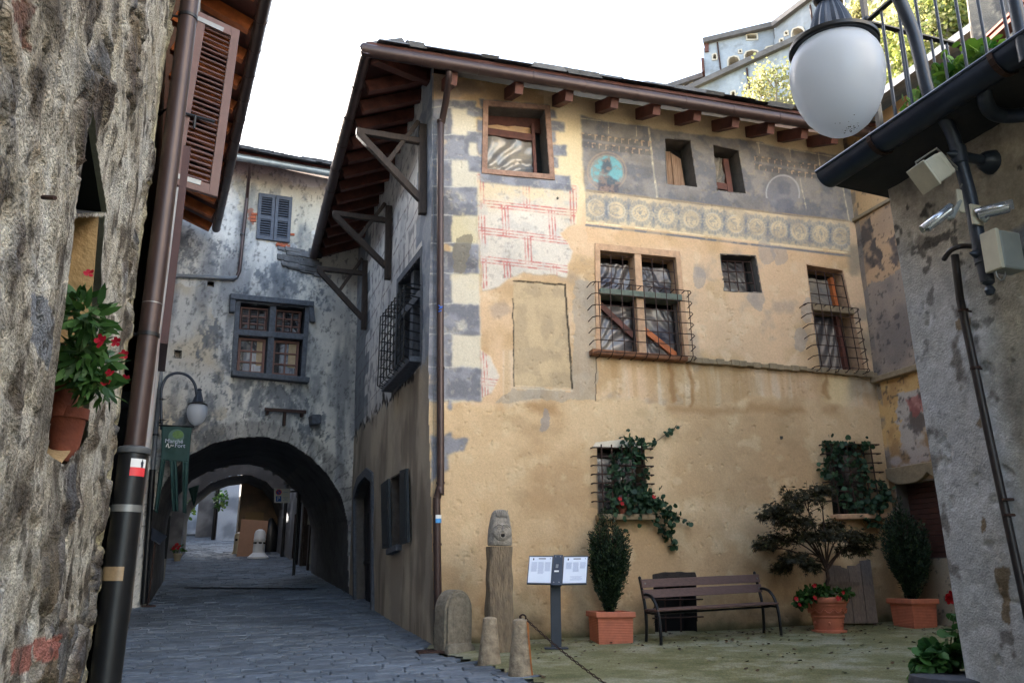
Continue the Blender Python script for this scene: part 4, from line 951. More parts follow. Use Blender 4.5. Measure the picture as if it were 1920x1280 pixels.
# ================================================================ HOUSE OVER THE ARCHWAY
ARCH = thing('archway_house', 'grey stained house built over the vaulted street passage', 'house', (FC.pt(2.2, 1.1).x, FC.pt(2.2, 1.1).y, 1.1))
arch_px = [(276, 1150), (281, 1000), (288, 955), (297, 925), (318, 890), (350, 856), (398, 831), (449, 820), (496, 818), (543, 830), (582, 856), (613, 887), (640, 930), (652, 977), (657, 1150)]
qa = quz(FC, arch_px); qa[0] = (qa[0][0], .5); qa[-1] = (qa[-1][0], .5)
qm = quz(FC, [(450, 568), (572, 578), (563, 706), (442, 698)]); qs = quz(FC, [(487, 366), (545, 374), (540, 454), (482, 447)])
qh1 = quz(FC, [(388, 527), (401, 528), (400, 539), (389, 537)]); qh2 = quz(FC, [(327, 657), (340, 658), (339, 671), (329, 670)])
def arch_col(U, Z, X, Y):
    n1 = fbm(U * 1.1, Z * 1.1, 91); n2 = fbm(U * 4, Z * 4, 92); n3 = fbm(U * 14, Z * 14, 93, 4); n4 = fbm(U * 3, Z * .5, 94); n5 = fbm(U * 2.5, Z * 1.2, 98, 8, .68)
    c = mixc(np.broadcast_to(C(190, 188, 184), X.shape + (3,)).copy(), C(212, 208, 200), ss(.45, .65, n1)); c = mixc(c, C(128, 130, 134), ss(.5, .7, n4) * .8)
    jx = X + (n2 - .5) * 60; jy = Y + (n2 - .5) * 60
    c = mixc(c, C(164, 146, 118), inpoly(jx, jy, [(300, 520), (400, 540), (420, 840), (290, 850)]) * .5 * ss(.35, .6, n1))
    c = mixc(c, C(186, 176, 154), inpoly(jx, jy, [(440, 320), (620, 350), (590, 470), (460, 430)]) * .6)
    for P in ([(330, 440), (440, 450), (410, 520), (320, 500)], [(500, 490), (600, 500), (590, 560), (440, 560)], [(395, 600), (445, 620), (440, 720), (380, 720)], [(430, 700), (580, 715), (600, 800), (450, 790)], [(340, 740), (420, 730), (430, 820), (330, 860)]):
        c = mixc(c, C(82, 88, 98), inpoly(X + (n5 - .5) * 190, Y + (n5 - .5) * 190, P) * ss(.36, .6, fbm(U * 6, Z * 4, 99, 7, .7)) * .65)
    c = mixc(c, C(206, 204, 200), ss(.6, .74, fbm(U * 6, Z * 6, 96, 7, .65)) * ss(720, 800, Y) * .6)
    ax, ay = 470, 1000; r = np.hypot((X - ax) / 187, (Y - ay) / 182); th = np.arctan2(Y - ay, X - ax)
    ringm = (r > .97) & (r < 1.16 + .06 * (n2 - .5)) & (Y < 1000); blk = _h(np.floor(th * 9.5 + .5 * n2), np.zeros_like(X), 5)
    rc = C(120, 116, 112) * (.72 + .5 * blk[..., None]); c = mixc(c, rc, sf(ringm, 3) * .5 * ss(.3, .55, n5 + .08)); c = mixc(c, C(58, 58, 60), ringm * (np.abs((th * 9.5 + .5 * n2) % 1 - .5) > .45) * .4)
    c = mixc(c, C(176, 92, 62), (np.hypot((jx - 478) / 8, (jy - 410) / 14) < 1) | (np.hypot((jx - 530) / 14, (jy - 458) / 5) < 1))
    c = mixc(c, C(60, 60, 62), ss(315, 330, jx * 0 + 330 - (Y - (296 + (X - 440) * .2)) * .6) * .55)  # dark band below the gutter, eave shade put into the plaster colour
    c = mixc(c, C(96, 100, 106), ss(.5, .75, n5) * .55); return mixc(c, C(70, 70, 72), ss(.58, .72, fbm(U * 16, Z * 9, 89, 5, .65)) * .5)
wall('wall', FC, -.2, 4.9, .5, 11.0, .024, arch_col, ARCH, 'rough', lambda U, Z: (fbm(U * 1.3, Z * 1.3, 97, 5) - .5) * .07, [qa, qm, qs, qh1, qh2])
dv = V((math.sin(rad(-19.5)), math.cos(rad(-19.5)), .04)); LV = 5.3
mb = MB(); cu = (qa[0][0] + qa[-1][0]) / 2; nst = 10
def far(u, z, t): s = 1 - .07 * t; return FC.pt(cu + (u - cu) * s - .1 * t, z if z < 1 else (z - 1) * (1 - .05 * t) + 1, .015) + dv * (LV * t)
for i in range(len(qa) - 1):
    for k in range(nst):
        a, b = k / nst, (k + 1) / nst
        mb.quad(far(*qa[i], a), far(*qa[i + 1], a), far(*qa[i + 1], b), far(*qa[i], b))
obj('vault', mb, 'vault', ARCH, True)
mb = MB()   # solid mass round the passage
zc = max(p[1] for p in qa) + .35
def blk(u0, u1, z0, z1, d0=.12, d1=LV - .05):
    P = [FC.pt(u0, z0, 0) + dv * d0, FC.pt(u1, z0, 0) + dv * d0, FC.pt(u1, z0, 0) + dv * d1, FC.pt(u0, z0, 0) + dv * d1]
    mb.prism([V((p.x, p.y, z0)) for p in P], V((0, 0, z1 - z0)))
blk(-4, 9, zc, qm[2][1] - .25); blk(-4, 9, qm[0][1] + .35, 10.4, .5); blk(-4, qm[3][0] - .3, qm[2][1] - .25, qm[0][1] + .35); blk(qm[2][0] + .35, 9, qm[2][1] - .25, qm[0][1] + .35); blk(qm[3][0] - .3, qm[2][0] + .35, qm[2][1] - .25, qm[0][1] + .35, 1.2)
blk(-4, qa[0][0] - .12, .3, zc); blk(qa[-1][0] + .12, 9, .3, zc)
obj('inner_masonry', mb, 'masonry', ARCH)
# back face of the passage house, facing up the street
FCb = Fr(np.array((FC.pt(0, 0, 0) + dv * LV)[:2]), 62, True)
qb = [((far(u, z, 1).x - FCb.o[0]) * FCb.d[0] + (far(u, z, 1).y - FCb.o[1]) * FCb.d[1], far(u, z, 1).z) for u, z in qa]
plain = lambda a, b, s: (lambda U, Z, X, Y: mixc(np.broadcast_to(C(*a), X.shape + (3,)).copy(), C(*b), ss(.38, .64, fbm(U * 1.6, Z * 1.6, s))))
wall('rear_wall', FCb, -3.5, 7, .5, 9.5, .12, plain((150, 146, 140), (110, 108, 106), 7), ARCH, 'rough', None, [qb])
# cross window with hood mould
m = opening(FC, qm, .3, ARCH, 'grey_stone'); q = qm
mb = MB(); ring(mb, FC, q, grow(q, .1), -.3, .05); slab(mb, FC, sub(q, .455, .55, 0, 1), -.26, .02); slab(mb, FC, sub(q, -.02, 1.02, .385, .47), -.24, .045); obj('stone_cross_frame', mb, 'grey_stone', m, bevel=.012)
mb = MB(); a = quz(FC, [(430, 553), (586, 568), (586, 578), (430, 563)]); slab(mb, FC, a, -.02, .16); slab(mb, FC, quz(FC, [(430, 563), (440, 564), (439, 588), (429, 587)]), -.02, .13); slab(mb, FC, quz(FC, [(577, 577), (586, 578), (589, 606), (580, 605)]), -.02, .13); obj('hood_mould', mb, 'grey_stone', m, bevel=.015)
mb = MB(); slab(mb, FC, quz(FC, [(433, 697), (577, 710), (576, 720), (432, 707)]), -.02, .2); obj('window_sill', mb, 'grey_stone', m, bevel=.015)
for a, b, c, d in ((.03, .44, .03, .37), (.56, .97, .03, .37), (.03, .44, .48, .98), (.56, .97, .48, .98)):
    qq = sub(q, a, b, c, d); mb = MB(); slab(mb, FC, qq, -.2, -.19); g = obj('glass_pane', mb, 'glass', m)
    mb = MB(); ring(mb, FC, sub(qq, .09, .91, .06, .94), qq, -.18, -.13)
    for t in ((.5,) if d > .5 else (.33, .66)): strip(mb, FC, bl(qq, t, 0), bl(qq, t, 1), .03, -.19, -.145)
    for t in (.36, .68): strip(mb, FC, bl(qq, 0, t), bl(qq, 1, t), .03, -.19, -.147)
    obj('casement_bars', mb, M('brown_window_paint', (112, 74, 64), .6, 0, .2, 9), m)
    if d < .5: obj('iron_bars', grille(FC, sub(qq, .05, .95, .1, .95), 4, 3, -.08, .009, hooks_h=False, drop=False), 'rust', m, True)
    else:
        obj('curtain', sheet(FC, sub(qq, .7 if a < .3 else .62, 1, .05, .75), -.186, .006, 44), 'curtain', m, True)
w = opening(FC, qs, .2, ARCH, 'grey_reveal')
for a, b in ((0.0, .49), (.51, 1.0)):
    f, s = louvre(FC, sub(qs, a - (.04 if a < .2 else 0), b + (.04 if b > .8 else 0), -.03, 1.02), .02, .045, 16, .07); strip(f, FC, bl(qs, a, .52), bl(qs, b, .52), .08, .024, .062)
    lf = obj('shutter_leaf', f, 'grey_shutter', w); obj('louvre_slats', s, 'grey_shutter', lf)
mb = MB()
for (x, y) in ((474, 408), (474, 414), (476, 402), (546, 440), (530, 461), (522, 459)): slab(mb, FC, quz(FC, [(x - 5, y - 2.4), (x + 6, y - 2), (x + 6, y + 2.4), (x - 5, y + 2)]), -.03, .03)
obj('exposed_brick', mb, 'brick', w, bevel=.008)
for i, qh in enumerate((qh1, qh2)): opening(FC, qh, .3, ARCH, 'dark', 'putlog_hole')
mb = MB(); a, b = FC.px(494, 769), FC.px(571, 774); strip(mb, FC, a, b, .07, .1, .16)
for t in (.08, .92, .5): p = bl([a, b, b, a], t, 0); strip(mb, FC, p, (p[0], p[1] - (.1 if t != .5 else .32)), .05, -.02, .13)
obj('iron_rail', mb, 'rust', ARCH)
mb = MB(); slab(mb, FC, quz(FC, [(578, 780), (597, 780), (597, 797), (580, 799)]), -.1, .28); obj('corbel_stone', mb, 'grey_stone', ARCH, bevel=.03)
rs = random.Random(12); mb = MB()
for i in range(34):
    x = rs.uniform(540, 612); y = 470 + (x - 540) * .28 + rs.uniform(-14, 32); u, z = FC.px(x, y); L = rs.uniform(.12, .3); h = rs.uniform(.03, .07); o = rs.uniform(.02, .07)
    slab(mb, FC, [(u - L, z + h), (u + L, z + h + rs.uniform(-.03, .03)), (u + L * .9, z - h), (u - L * .95, z - h)], -.05, o)
obj('ragged_stone_edge', mb, 'stone_slab', ARCH, bevel=.012)
# eave, gutter and downpipe
a = FC.at(425, 291, .85); b = FC.at(632, 327, .85); b = V((b.x, b.y, b.z))
mb = MB(); e = V((FC.n[0], FC.n[1], 0)); mb.prism([a + V((0, 0, .06)) + (a - b) * .3, b + V((0, 0, .06)) + (b - a) * .5, b - e * 6 + V((0, 0, 2.4)) + (b - a) * .5, a - e * 6 + V((0, 0, 2.4)) + (a - b) * .3], V((0, 0, .1)))
rf = obj('roof', mb, 'soffit', ARCH)
mb = MB()
for i in range(16):
    for r in range(2):
        p = a.lerp(b, -.2 + i * .095 + r * .04) - e * (r * .3) + V((0, 0, .19 + r * .14 + rs.uniform(0, .05))); mb.obox(p, (b - a).normalized() * .28, e * .28 - V((0, 0, .09)), V((0, 0, .03)))
obj('stone_slates', mb, 'stone_slab', rf)
obj('gutter', gutter(a, b, .085, 4), 'zinc', ARCH, True)
P = [FC.at(468, 306, .83), FC.at(467, 325, .6), FC.at(463, 372, .08), FC.at(449, 508, .07), FC.at(444, 519, .07), FC.at(436, 522, .07), FC.at(334, 517, .07), FC.at(325, 520, .07), FC.at(320, 530, .07), FC.at(302, 690, .07), FC.at(286, 890, .08)]
dp2 = obj('downpipe', MB().tube(P[:5], .04, 10), 'brown_metal', ARCH, True); obj('grey_pipe_run', MB().tube(P[4:], .046, 10), M('grey_painted_pipe', (112, 116, 122), .6, .2, .2, 7), dp2, True)
obj('cast_iron_foot', MB().tube([FC.at(286, 880, .08), FC.at(269, 1132, .08)], .06, 12), 'black_iron', dp2, True)
for x, y in ((466, 332), (455, 440), (313, 600), (306, 655), (292, 815), (276, 1040)): p = FC.at(x, y, .07); obj('pipe_clip', MB().tube([p - V((0, 0, .02)), p + V((0, 0, .02))], .058, 10), 'black_iron', dp2, True)

# ================================================================ WHITE HOUSE on the left of the lane
WHITE = thing('white_house', 'tall white rendered house with brown louvred shutters behind the left downpipe', 'house', (FH2.o[0], FH2.o[1], .5))
def white_col(U, Z, X, Y):
    n1 = fbm(U * .8, Z * 1.2, 101); n2 = fbm(U * 4, Z * 5, 102)
    c = mixc(np.broadcast_to(C(196, 192, 186), X.shape + (3,)).copy(), C(160, 152, 146), ss(.42, .62, n1)); c = mixc(c, C(170, 120, 112), ss(.58, .7, n2) * ss(5.5, 3, Z) * .5)
    return mixc(c, C(120, 110, 100), ss(2.2, 1.0, Z + (n1 - .5)) * .6)
qdoor = [(.25, .2), (.25, 2.35), (1.2, 2.62), (2.4, 2.72), (2.9, 2.5), (2.9, .2)]
wall('wall', FH2, -.05, 14.9, .1, 9.4, .06, white_col, WHITE, 'rough', lambda U, Z: (fbm(U * 1.2, Z * 1.2, 104, 4) - .5) * .05, [qdoor])
do = opening(FH2, qdoor, .3, WHITE, 'dark', 'doorway'); mb = MB(); slab(mb, FH2, qdoor, -.26, -.2); obj('door_leaf', mb, 'door_wood', do)
mb = MB(); P = [FH2.pt(0, 0, -.4), FH2.pt(14.9, 0, -.4), FH2.pt(14.9, 0, -8), FH2.pt(0, 0, -8)]; mb.prism([V((p.x, p.y, .1)) for p in P], V((0, 0, 9.2))); obj('inner_masonry', mb, 'masonry', WHITE)
ra = V(FH2.pt(4.4, 9.03, .8)); rb = V(FH2.pt(14.3, 9.0, .8)); w2n = V((FH2.n[0], FH2.n[1], 0))
obj('gutter', gutter(ra, rb, .09, 14), 'brown_metal', WHITE, True)
mb = MB(); mb.prism([ra + V((0, 0, .08)), rb + V((0, 0, .08)), rb - w2n * 6 + V((0, 0, 2.4)), ra - w2n * 6 + V((0, 0, 2.4))], V((0, 0, .12))); obj('roof', mb, 'red_wood', WHITE)
for i in range(14):
    t = i / 13; p = ra.lerp(rb, .01 + .98 * t) - w2n * .12 - V((0, 0, .03)); mb = MB(); mb.bar(p, p - w2n * 1.0 + V((0, 0, .38)), .13, .18); obj('rafter', mb, 'orange_wood', WHITE)
# open louvred shutter
hx = np.array(FH2.pt(3.3, 0, 0)[:2])
FS = Fr(hx, 62, False)
qq = quz(FS, [(372, 24), (449, 60), (407, 371), (317, 344)])
f, s = louvre(FS, qq, -.025, .05, 30, .075)
sh = obj('open_shutter', f, 'shutter', WHITE, bevel=.003); obj('louvre_slats', s, 'shutter', sh)
for t in (.045, .955): mb = MB(); a = bl(qq, .0, t); b = bl(qq, .62, t); strip(mb, FS, a, b, .045, .026, .032); obj('strap_hinge', mb, 'steel', sh)
mb = MB(); a = bl(qq, -.3, .62); b = bl(qq, .72, .6); mb.tube([FS.pt(a[0] - .05, a[1], -.1), FS.pt(*a, .04), FS.pt(*b, .045)], .014, 6); mb.tube([FS.pt(*bl(qq, .3, .61), .045), FS.pt(bl(qq, .3, .61)[0], bl(qq, .3, .61)[1] - .12, .05)], .012, 6); obj('shutter_stay', mb, 'black_iron', sh)
# closed shutter lower down, seen almost edge-on
ua, za = FH2.px(297, 360, .07); mb = MB(); f, s = louvre(FH2, [(1.9, 4.55), (2.75, 4.55), (2.75, 3.1), (1.9, 3.1)], .05, .05, 24, .07)
s2 = obj('lower_shutter', f, M('dark_red_shutter', (58, 26, 26), .6, 0, .2, 9), WHITE); obj('louvre_slats', s, 'shutter', s2)

# ================================================================ RUBBLE HOUSE close on the left
RUB = thing('rubble_house', 'rough rubble stone house with a deep slit window, at the left edge', 'house', (FH1.o[0], FH1.o[1], .3))
niche = quz(FH1, [(204, 406), (170, 820), (132, 872), (98, 850), (116, 690), (136, 540), (152, 408)])
slot = quz(FH1, [(180, 206), (208, 400), (153, 402)])
def stone_fields(U, Z):
    wu = U + (fbm(U * 4, Z * 4, 111, 3) - .5) * .22; wz = Z + (fbm(U * 4, Z * 4, 112, 3) - .5) * .2
    f1, f2, cid = voro(wu * 4.2, wz * 5.6, 113, .95); g1, g2, gid = voro(wu * 11, wz * 13, 114, .95)
    expo = ss(.5, .62, fbm(U * 2.4, Z * 2.4, 115, 4) + .16 * ss(1.9, 1.1, Z) - .03 * ss(2.0, 3.0, Z))
    s1 = ss(.05, .2, f2 - f1); s2 = ss(.06, .2, g2 - g1) * (gid > .45)
    return s1, cid, s2, gid, expo
def rub_rel(U, Z):
    s1, cid, s2, gid, expo = stone_fields(U, Z)
    pits = ss(.6, .72, fbm(U * 16, Z * 16, 117, 4))
    d = (s1 * (.008 + .02 * cid) - .008) * expo + s2 * .006 * (.3 + expo) + (fbm(U * 2.2, Z * 2.2, 116, 4) - .5) * .024 + (fbm(U * 13, Z * 13, 118, 4) - .5) * .014 - pits * .009
    us = [p[0] for p in niche]; zs = [p[1] for p in niche + slot]
    calm = ss(.12, .02, np.maximum(np.maximum(min(us) - U, U - max(us)), np.maximum(min(zs) - Z, Z - max(zs))))
    return d * ss(-.02, .1, U + .05) * (1 - .75 * calm) - .012 * calm
def rub_col(U, Z, X, Y):
    s1, cid, s2, gid, expo = stone_fields(U, Z); n1 = fbm(U * 3, Z * 3, 121); n2 = fbm(U * 12, Z * 12, 122, 5); n3 = fbm(U * 34, Z * 34, 123, 4)
    c = mixc(np.broadcast_to(C(202, 194, 178), X.shape + (3,)).copy(), C(172, 162, 144), ss(.4, .62, n2)); c = mixc(c, C(214, 210, 200), ss(.52, .7, n1) * .7)
    pal = np.array([C(120, 118, 118), C(98, 96, 98), C(146, 140, 132), C(128, 112, 92), C(92, 80, 72), C(158, 148, 136)])
    st = pal[np.clip((cid * 6).astype(int), 0, 5)]; c = mixc(c, mixc(st, st * .7, ss(.4, .65, n2)), s1 * expo * .92)
    st2 = pal[np.clip((gid * 11).astype(int) % 6, 0, 5)]; c = mixc(c, st2, s2 * (gid > .6) * (.25 + .5 * expo))
    c = mixc(c, C(78, 68, 58), ss(.62, .74, fbm(U * 8, Z * 5, 124, 4)) * .75); c = mixc(c, C(70, 60, 50), ss(.1, 0, s1) * expo * .7)
    c = mixc(c, C(112, 74, 60), inpoly(X + (n2 - .5) * 50, Y + (n2 - .5) * 50, [(20, 0), (66, 5), (70, 105), (35, 90)]) * .8)
    c = mixc(c, C(128, 132, 140), inpoly(X + (n2 - .5) * 24, Y + (n2 - .5) * 24, [(52, 545), (88, 560), (106, 600), (100, 700), (60, 640)]) * .85)
    for P in ([(25, 1215), (58, 1205), (58, 1255), (22, 1265)], [(60, 1198), (108, 1188), (100, 1232), (62, 1240)]): c = mixc(c, C(178, 112, 100), inpoly(X + (n2 - .5) * 12, Y + (n2 - .5) * 12, P) * .9)
    c = mixc(c, C(206, 196, 160), ss(.09, .02, U + (n2 - .5) * .08) * .8)
    c = mixc(c, C(52, 46, 40), ss(.64, .7, fbm(U * 22, Z * 18, 126, 4)) * .55); c = mixc(c, C(92, 84, 74), ss(.56, .66, fbm(U * 6, Z * 2.2, 127, 5)) * .5)
    return c * (.8 + .36 * n3)[..., None]
wall('rubble_wall', FH1, -.03, 2.9, .2, 4.9, .0085, rub_col, RUB, 'rubble', rub_rel, [niche, slot])
opening(FH1, slot, .5, RUB, 'dark', 'dark_slot', lip=.004, proud=-.03)  # reveals coloured near-black to paint in the shade of the deep slot
wall('upper_rubble_wall', FH1, -.03, 6, 4.9, 10.5, .06, rub_col, RUB, 'rubble', rub_rel)
wall('near_rubble_wall', FH1, 2.9, 9, .0, 4.9, .05, rub_col, RUB, 'rubble', rub_rel)
mb = MB(); P = [FH1.pt(.02, 0, -.42), FH1.pt(9, 0, -.42), FH1.pt(9, 0, -8), FH1.pt(.02, 0, -8)]; mb.prism([V((p.x, p.y, .1)) for p in P], V((0, 0, 10.4)))
P = [FH1.pt(-.02, 0, -.01), FH1.pt(-.02, 0, -.6), FH1.pt(.05, 0, -.6), FH1.pt(.05, 0, -.01)]; mb.prism([V((p.x, p.y, .1)) for p in P], V((0, 0, 10.2))); obj('inner_masonry', mb, M('corner_plaster', (196, 186, 152), .95, 0, .25, 9, .006, 40), RUB)
ni = opening(FH1, niche, .34, RUB, M('sandy_niche_plaster', (172, 142, 100), .95, 0, .25, 10, .006, 40), 'slit_window', lip=.004, proud=-.03)
rrf = MB(); rrf.prism([FH1.pt(-.3, 10.4, .5), FH1.pt(9, 10.4, .5), FH1.pt(9, 12.4, -5), FH1.pt(-.3, 12.4, -5)], V((0, 0, .12))); obj('roof', rrf, 'stone_slab', RUB)
mb = MB(); mb.tube([FH1.at(80, 370, .03), FH1.at(103, 371, .06)], .005, 6); obj('iron_nail', mb, 'rust', RUB)
# downpipe at the corner
PX = V((-1.53, 3.35, 0))
def pz(y): return float(EYE[2] + ray(300, y)[2] / ray(300, y)[1] * 3.35)
DP = thing('corner_downpipe', 'brown metal downpipe with black iron foot on the corner of the rubble house', 'downpipe', (PX.x, PX.y, .3))
zc1 = pz(838)
obj('upper_pipe', MB().tube([V((PX.x, PX.y, zc1 - .05)), V((PX.x, PX.y, 10.3))], .041, 24), 'brown_metal', DP, True)
obj('iron_foot', MB().tube([V((PX.x, PX.y, .2)), V((PX.x, PX.y, zc1 - .012))], .056, 28), 'black_iron', DP, True)
mb = MB(); mb.lathe(V((PX.x, PX.y, zc1 - .02)), [(.057, -.01), (.064, -.008), (.066, .004), (.063, .014), (.057, .018), (.044, .022)], 28); obj('collar', mb, M('grey_rubber_collar', (70, 72, 74), .6, 0, .2, 9), DP, True)
def arcband(z0, z1, r, a0, a1, mat, nm):
    m = MB(); n = 14; vs = []
    for i in range(n + 1):
        a = rad(a0 + (a1 - a0) * i / n); d = V((math.cos(a), math.sin(a), 0)); vs += [PX + d * r + V((0, 0, z0)), PX + d * r + V((0, 0, z1)), PX + d * (r - .004) + V((0, 0, z0)), PX + d * (r - .004) + V((0, 0, z1))]
    for i in range(n):
        b = i * 4; m.f += [(b, b + 4, b + 5, b + 1), (b + 1, b + 5, b + 7, b + 3), (b, b + 2, b + 6, b + 4)]
    m.v = [v3(p) for p in vs]; return obj(nm, m, mat, DP, True)
zs = [pz(y) for y in (862, 878, 894)]
arcband(zs[1], zs[0], .0575, -72, -8, 'white_paint', 'white_trail_sticker'); arcband(zs[2], zs[1], .0575, -72, -8, 'red_paint', 'red_trail_sticker')
mb = MB(); c0 = PX + V((math.cos(rad(-28)), math.sin(rad(-28)), 0)) * .0584; tn = V((math.sin(rad(28)), math.cos(rad(28)), 0)); zz = zs[1]; hh = zs[0] - zs[1]
def fig(P): mb.prism([c0 + tn * (x * hh) + V((0, 0, zz + y * hh)) for x, y in P], V((math.cos(rad(-28)), math.sin(rad(-28)), 0)) * .0012)
fig([(-.1, .0), (-.12, .42), (-.05, .5), (.1, .5), (.16, .4), (.12, 0), (.04, 0), (.02, .2), (-.02, 0)]); fig([(-.16, .36), (-.16, .62), (-.06, .72), (.12, .7), (.2, .5), (.1, .48), (-.06, .45)]); fig([(-.05, .72), (-.06, .88), (.0, .94), (.07, .86), (.06, .72)])
obj('pilgrim_figure', mb, 'ink_dark', DP)
arcband(pz(960), pz(947), .0585, -150, 10, 'steel', 'steel_clamp'); arcband(pz(1088), pz(1062), .0575, -175, -48, 'tape', 'brown_tape')
for y, r in ((628, .045), (34, .045)):
    mb = MB(); z = pz(y); mb.tube([V((PX.x, PX.y, z - .008)), V((PX.x, PX.y, z + .008))], r, 20); mb.tube([V((PX.x, PX.y, z)), V((PX.x - .16, PX.y - .04, z))], .006, 6); obj('pipe_clip', mb, 'black_iron', DP, True)
mb = MB(); z = pz(570); mb.tube([V((PX.x, PX.y, z - .002)), V((PX.x, PX.y, z + .002))], .0425, 20); obj('pipe_joint', mb, 'steel', DP, True); z = pz(954); mb = MB(); mb.tube([V((PX.x, PX.y, z)), V((PX.x - .2, PX.y - .04, z - .006))], .007, 6); obj('clamp_screw', mb, 'black_iron', DP, True)

# ================================================================ RIGHT-HAND HOUSE with terrace
RHS = thing('stucco_house', 'grey roughcast house corner with dark gutter and roof terrace, at the right edge', 'house', (FB.o[0], FB.o[1], .5))
def rhs_col(U, Z, X, Y):
    n1 = fbm(U * 2, Z * 2, 131); n2 = fbm(U * 8, Z * 8, 132); n3 = fbm(U * 30, Z * 30, 133, 4)
    c = mixc(np.broadcast_to(C(188, 192, 200), X.shape + (3,)).copy(), C(166, 168, 174), ss(.4, .62, n1)); c = mixc(c, C(170, 172, 176), ss(.55, .7, n2) * .5)
    line = 1790 + (Y - 480) * .2
    wx = X + (n1 - .5) * 60; c = mixc(c, mixc(np.broadcast_to(C(150, 144, 132), X.shape + (3,)), C(122, 118, 112), ss(.4, .6, n1)), ss(0, 50, wx - line - 18) * .9)
    c = mixc(c, mixc(np.broadcast_to(C(176, 164, 146), X.shape + (3,)), C(148, 138, 124), ss(.4, .6, n2)), ss(620, 380, Y + (n1 - .5) * 300) * .75)
    c = mixc(c, C(34, 32, 32), ss(.66, .72, fbm(U * 13, Z * 11, 134, 5)) * ss(900, 300, Y) * .7)
    c = mixc(c, C(60, 54, 50), ss(.7, .8, fbm(U * 7, Z * 6, 135, 4)) * .5)
    for P in ([(1785, 600), (1810, 580), (1812, 612), (1790, 616)], [(1836, 770), (1842, 800), (1834, 800)], [(1845, 960), (1858, 990), (1850, 1010)], [(1870, 1070), (1895, 1065), (1890, 1170), (1876, 1160)]): c = mixc(c, C(118, 104, 88), inpoly(X + (n2 - .5) * 26, Y + (n2 - .5) * 26, P) * .9)
    c = mixc(c, C(94, 104, 124), ss(.56, .66, fbm(U * 2.5, Z * 2.5, 136)) * ss(20, 90, X - line) * .7)
    return c * (.88 + .24 * n3)[..., None]
def rhs_rel(U, Z):
    return ((fbm(U * 2, Z * 2, 137, 4) - .5) * .05 + (fbm(U * 26, Z * 26, 138, 3) - .5) * .006 - ss(.66, .72, fbm(U * 11, Z * 9, 134, 4)) * .008) * ss(-.02, .12, U + .03)
FBe = Fr(FB.pt(0, 2.4, 0)[:2], 71.4)
wall('wall', FB, -.02, 2.6, .3, 4.25, .0095, rhs_col, RHS, 'rough', rhs_rel)
wall('near_wall', FB, 2.6, 7, .3, 4.25, .06, rhs_col, RHS, 'rough', rhs_rel)
mb = MB(); P = [FB.pt(0, 2.4, -.09), FB.pt(7, 2.4, -.14), FB.pt(7, 2.4, -6), FB.pt(0, 2.4, -6)]; mb.prism([V((p.x, p.y, .2)) for p in P], V((0, 0, 4.0)))
mb.prism([FB.pt(-.02, .3, -.004), FB.pt(-.02, 4.25, -.004), FB.pt(-.02, 4.25, -1), FB.pt(-.02, .3, -1)], V((FB.d[0], FB.d[1], 0)) * .012); obj('inner_masonry', mb, 'masonry', RHS)
bn = V((FB.n[0], FB.n[1], 0)); bd = V((FB.d[0], FB.d[1], 0))
gz0 = FB.at(1553, 336, .36); gz = gz0.z
G0 = V(gz0); G1 = G0 + bd * 7
mb = MB(); n = 12; vs = []
for p in (G0, G1):
    for k in range(n + 1):
        a = math.pi * k / n; vs.append(p + bn * math.cos(a) * .085 - V((0, 0, 1)) * (math.sin(a) * .085 - .03))
    for k in range(n, -1, -1):
        a = math.pi * k / n; vs.append(p + bn * math.cos(a) * .078 - V((0, 0, 1)) * (math.sin(a) * .078 - .03))
m2 = 2 * (n + 1); mb.v = [v3(p) for p in vs]; mb.f = [(k, (k + 1) % m2, m2 + (k + 1) % m2, m2 + k) for k in range(m2)] + [tuple(range(n + 1)), tuple(m2 + k for k in range(n + 1))]
mb.tube([G0 + bn * .085 + V((0, 0, .034)), G1 + bn * .085 + V((0, 0, .034))], .011, 8)
gut = obj('gutter', mb, M('dark_blue_grey_gutter', (50, 58, 74), .35, .4, .2, 6), RHS, True)
for u in (.45, 1.25, 2.0, 2.9):
    mb = MB(); p = G0 + bd * u; P = [p + bn * (.093 * math.cos(a)) - V((0, 0, .093 * math.sin(a) - .03)) for a in [math.pi * k / 10 for k in range(11)]]
    for i in range(10): mb.bar(P[i], P[i + 1], .028, .005, bn)
    mb.tube([P[0], P[0] + V((0, 0, .03)) - bn * .02, p + V((0, 0, .06)) - bn * .1], .006, 6); obj('gutter_strap', mb, 'rust', RHS, True)
mb = MB(); e0 = G0 - bd * .0; mb.prism([e0 + bn * .05 + V((0, 0, .05)), e0 - bn * .5 + V((0, 0, .1)), e0 - bn * .5 - V((0, 0, .06)), e0 - bn * .05 - V((0, 0, .04))], bd * 7); mb.prism([e0 - bn * .02 + V((0, 0, .06)), e0 - bn * 6 + V((0, 0, .2)), e0 - bn * 6 + V((0, 0, .12)), e0 - bn * .02 + V((0, 0, .02))], bd * 7)
obj('terrace_roof', mb, M('dark_eave_lining', (40, 40, 44), .8, 0, .3, 8, .003, 30), RHS)
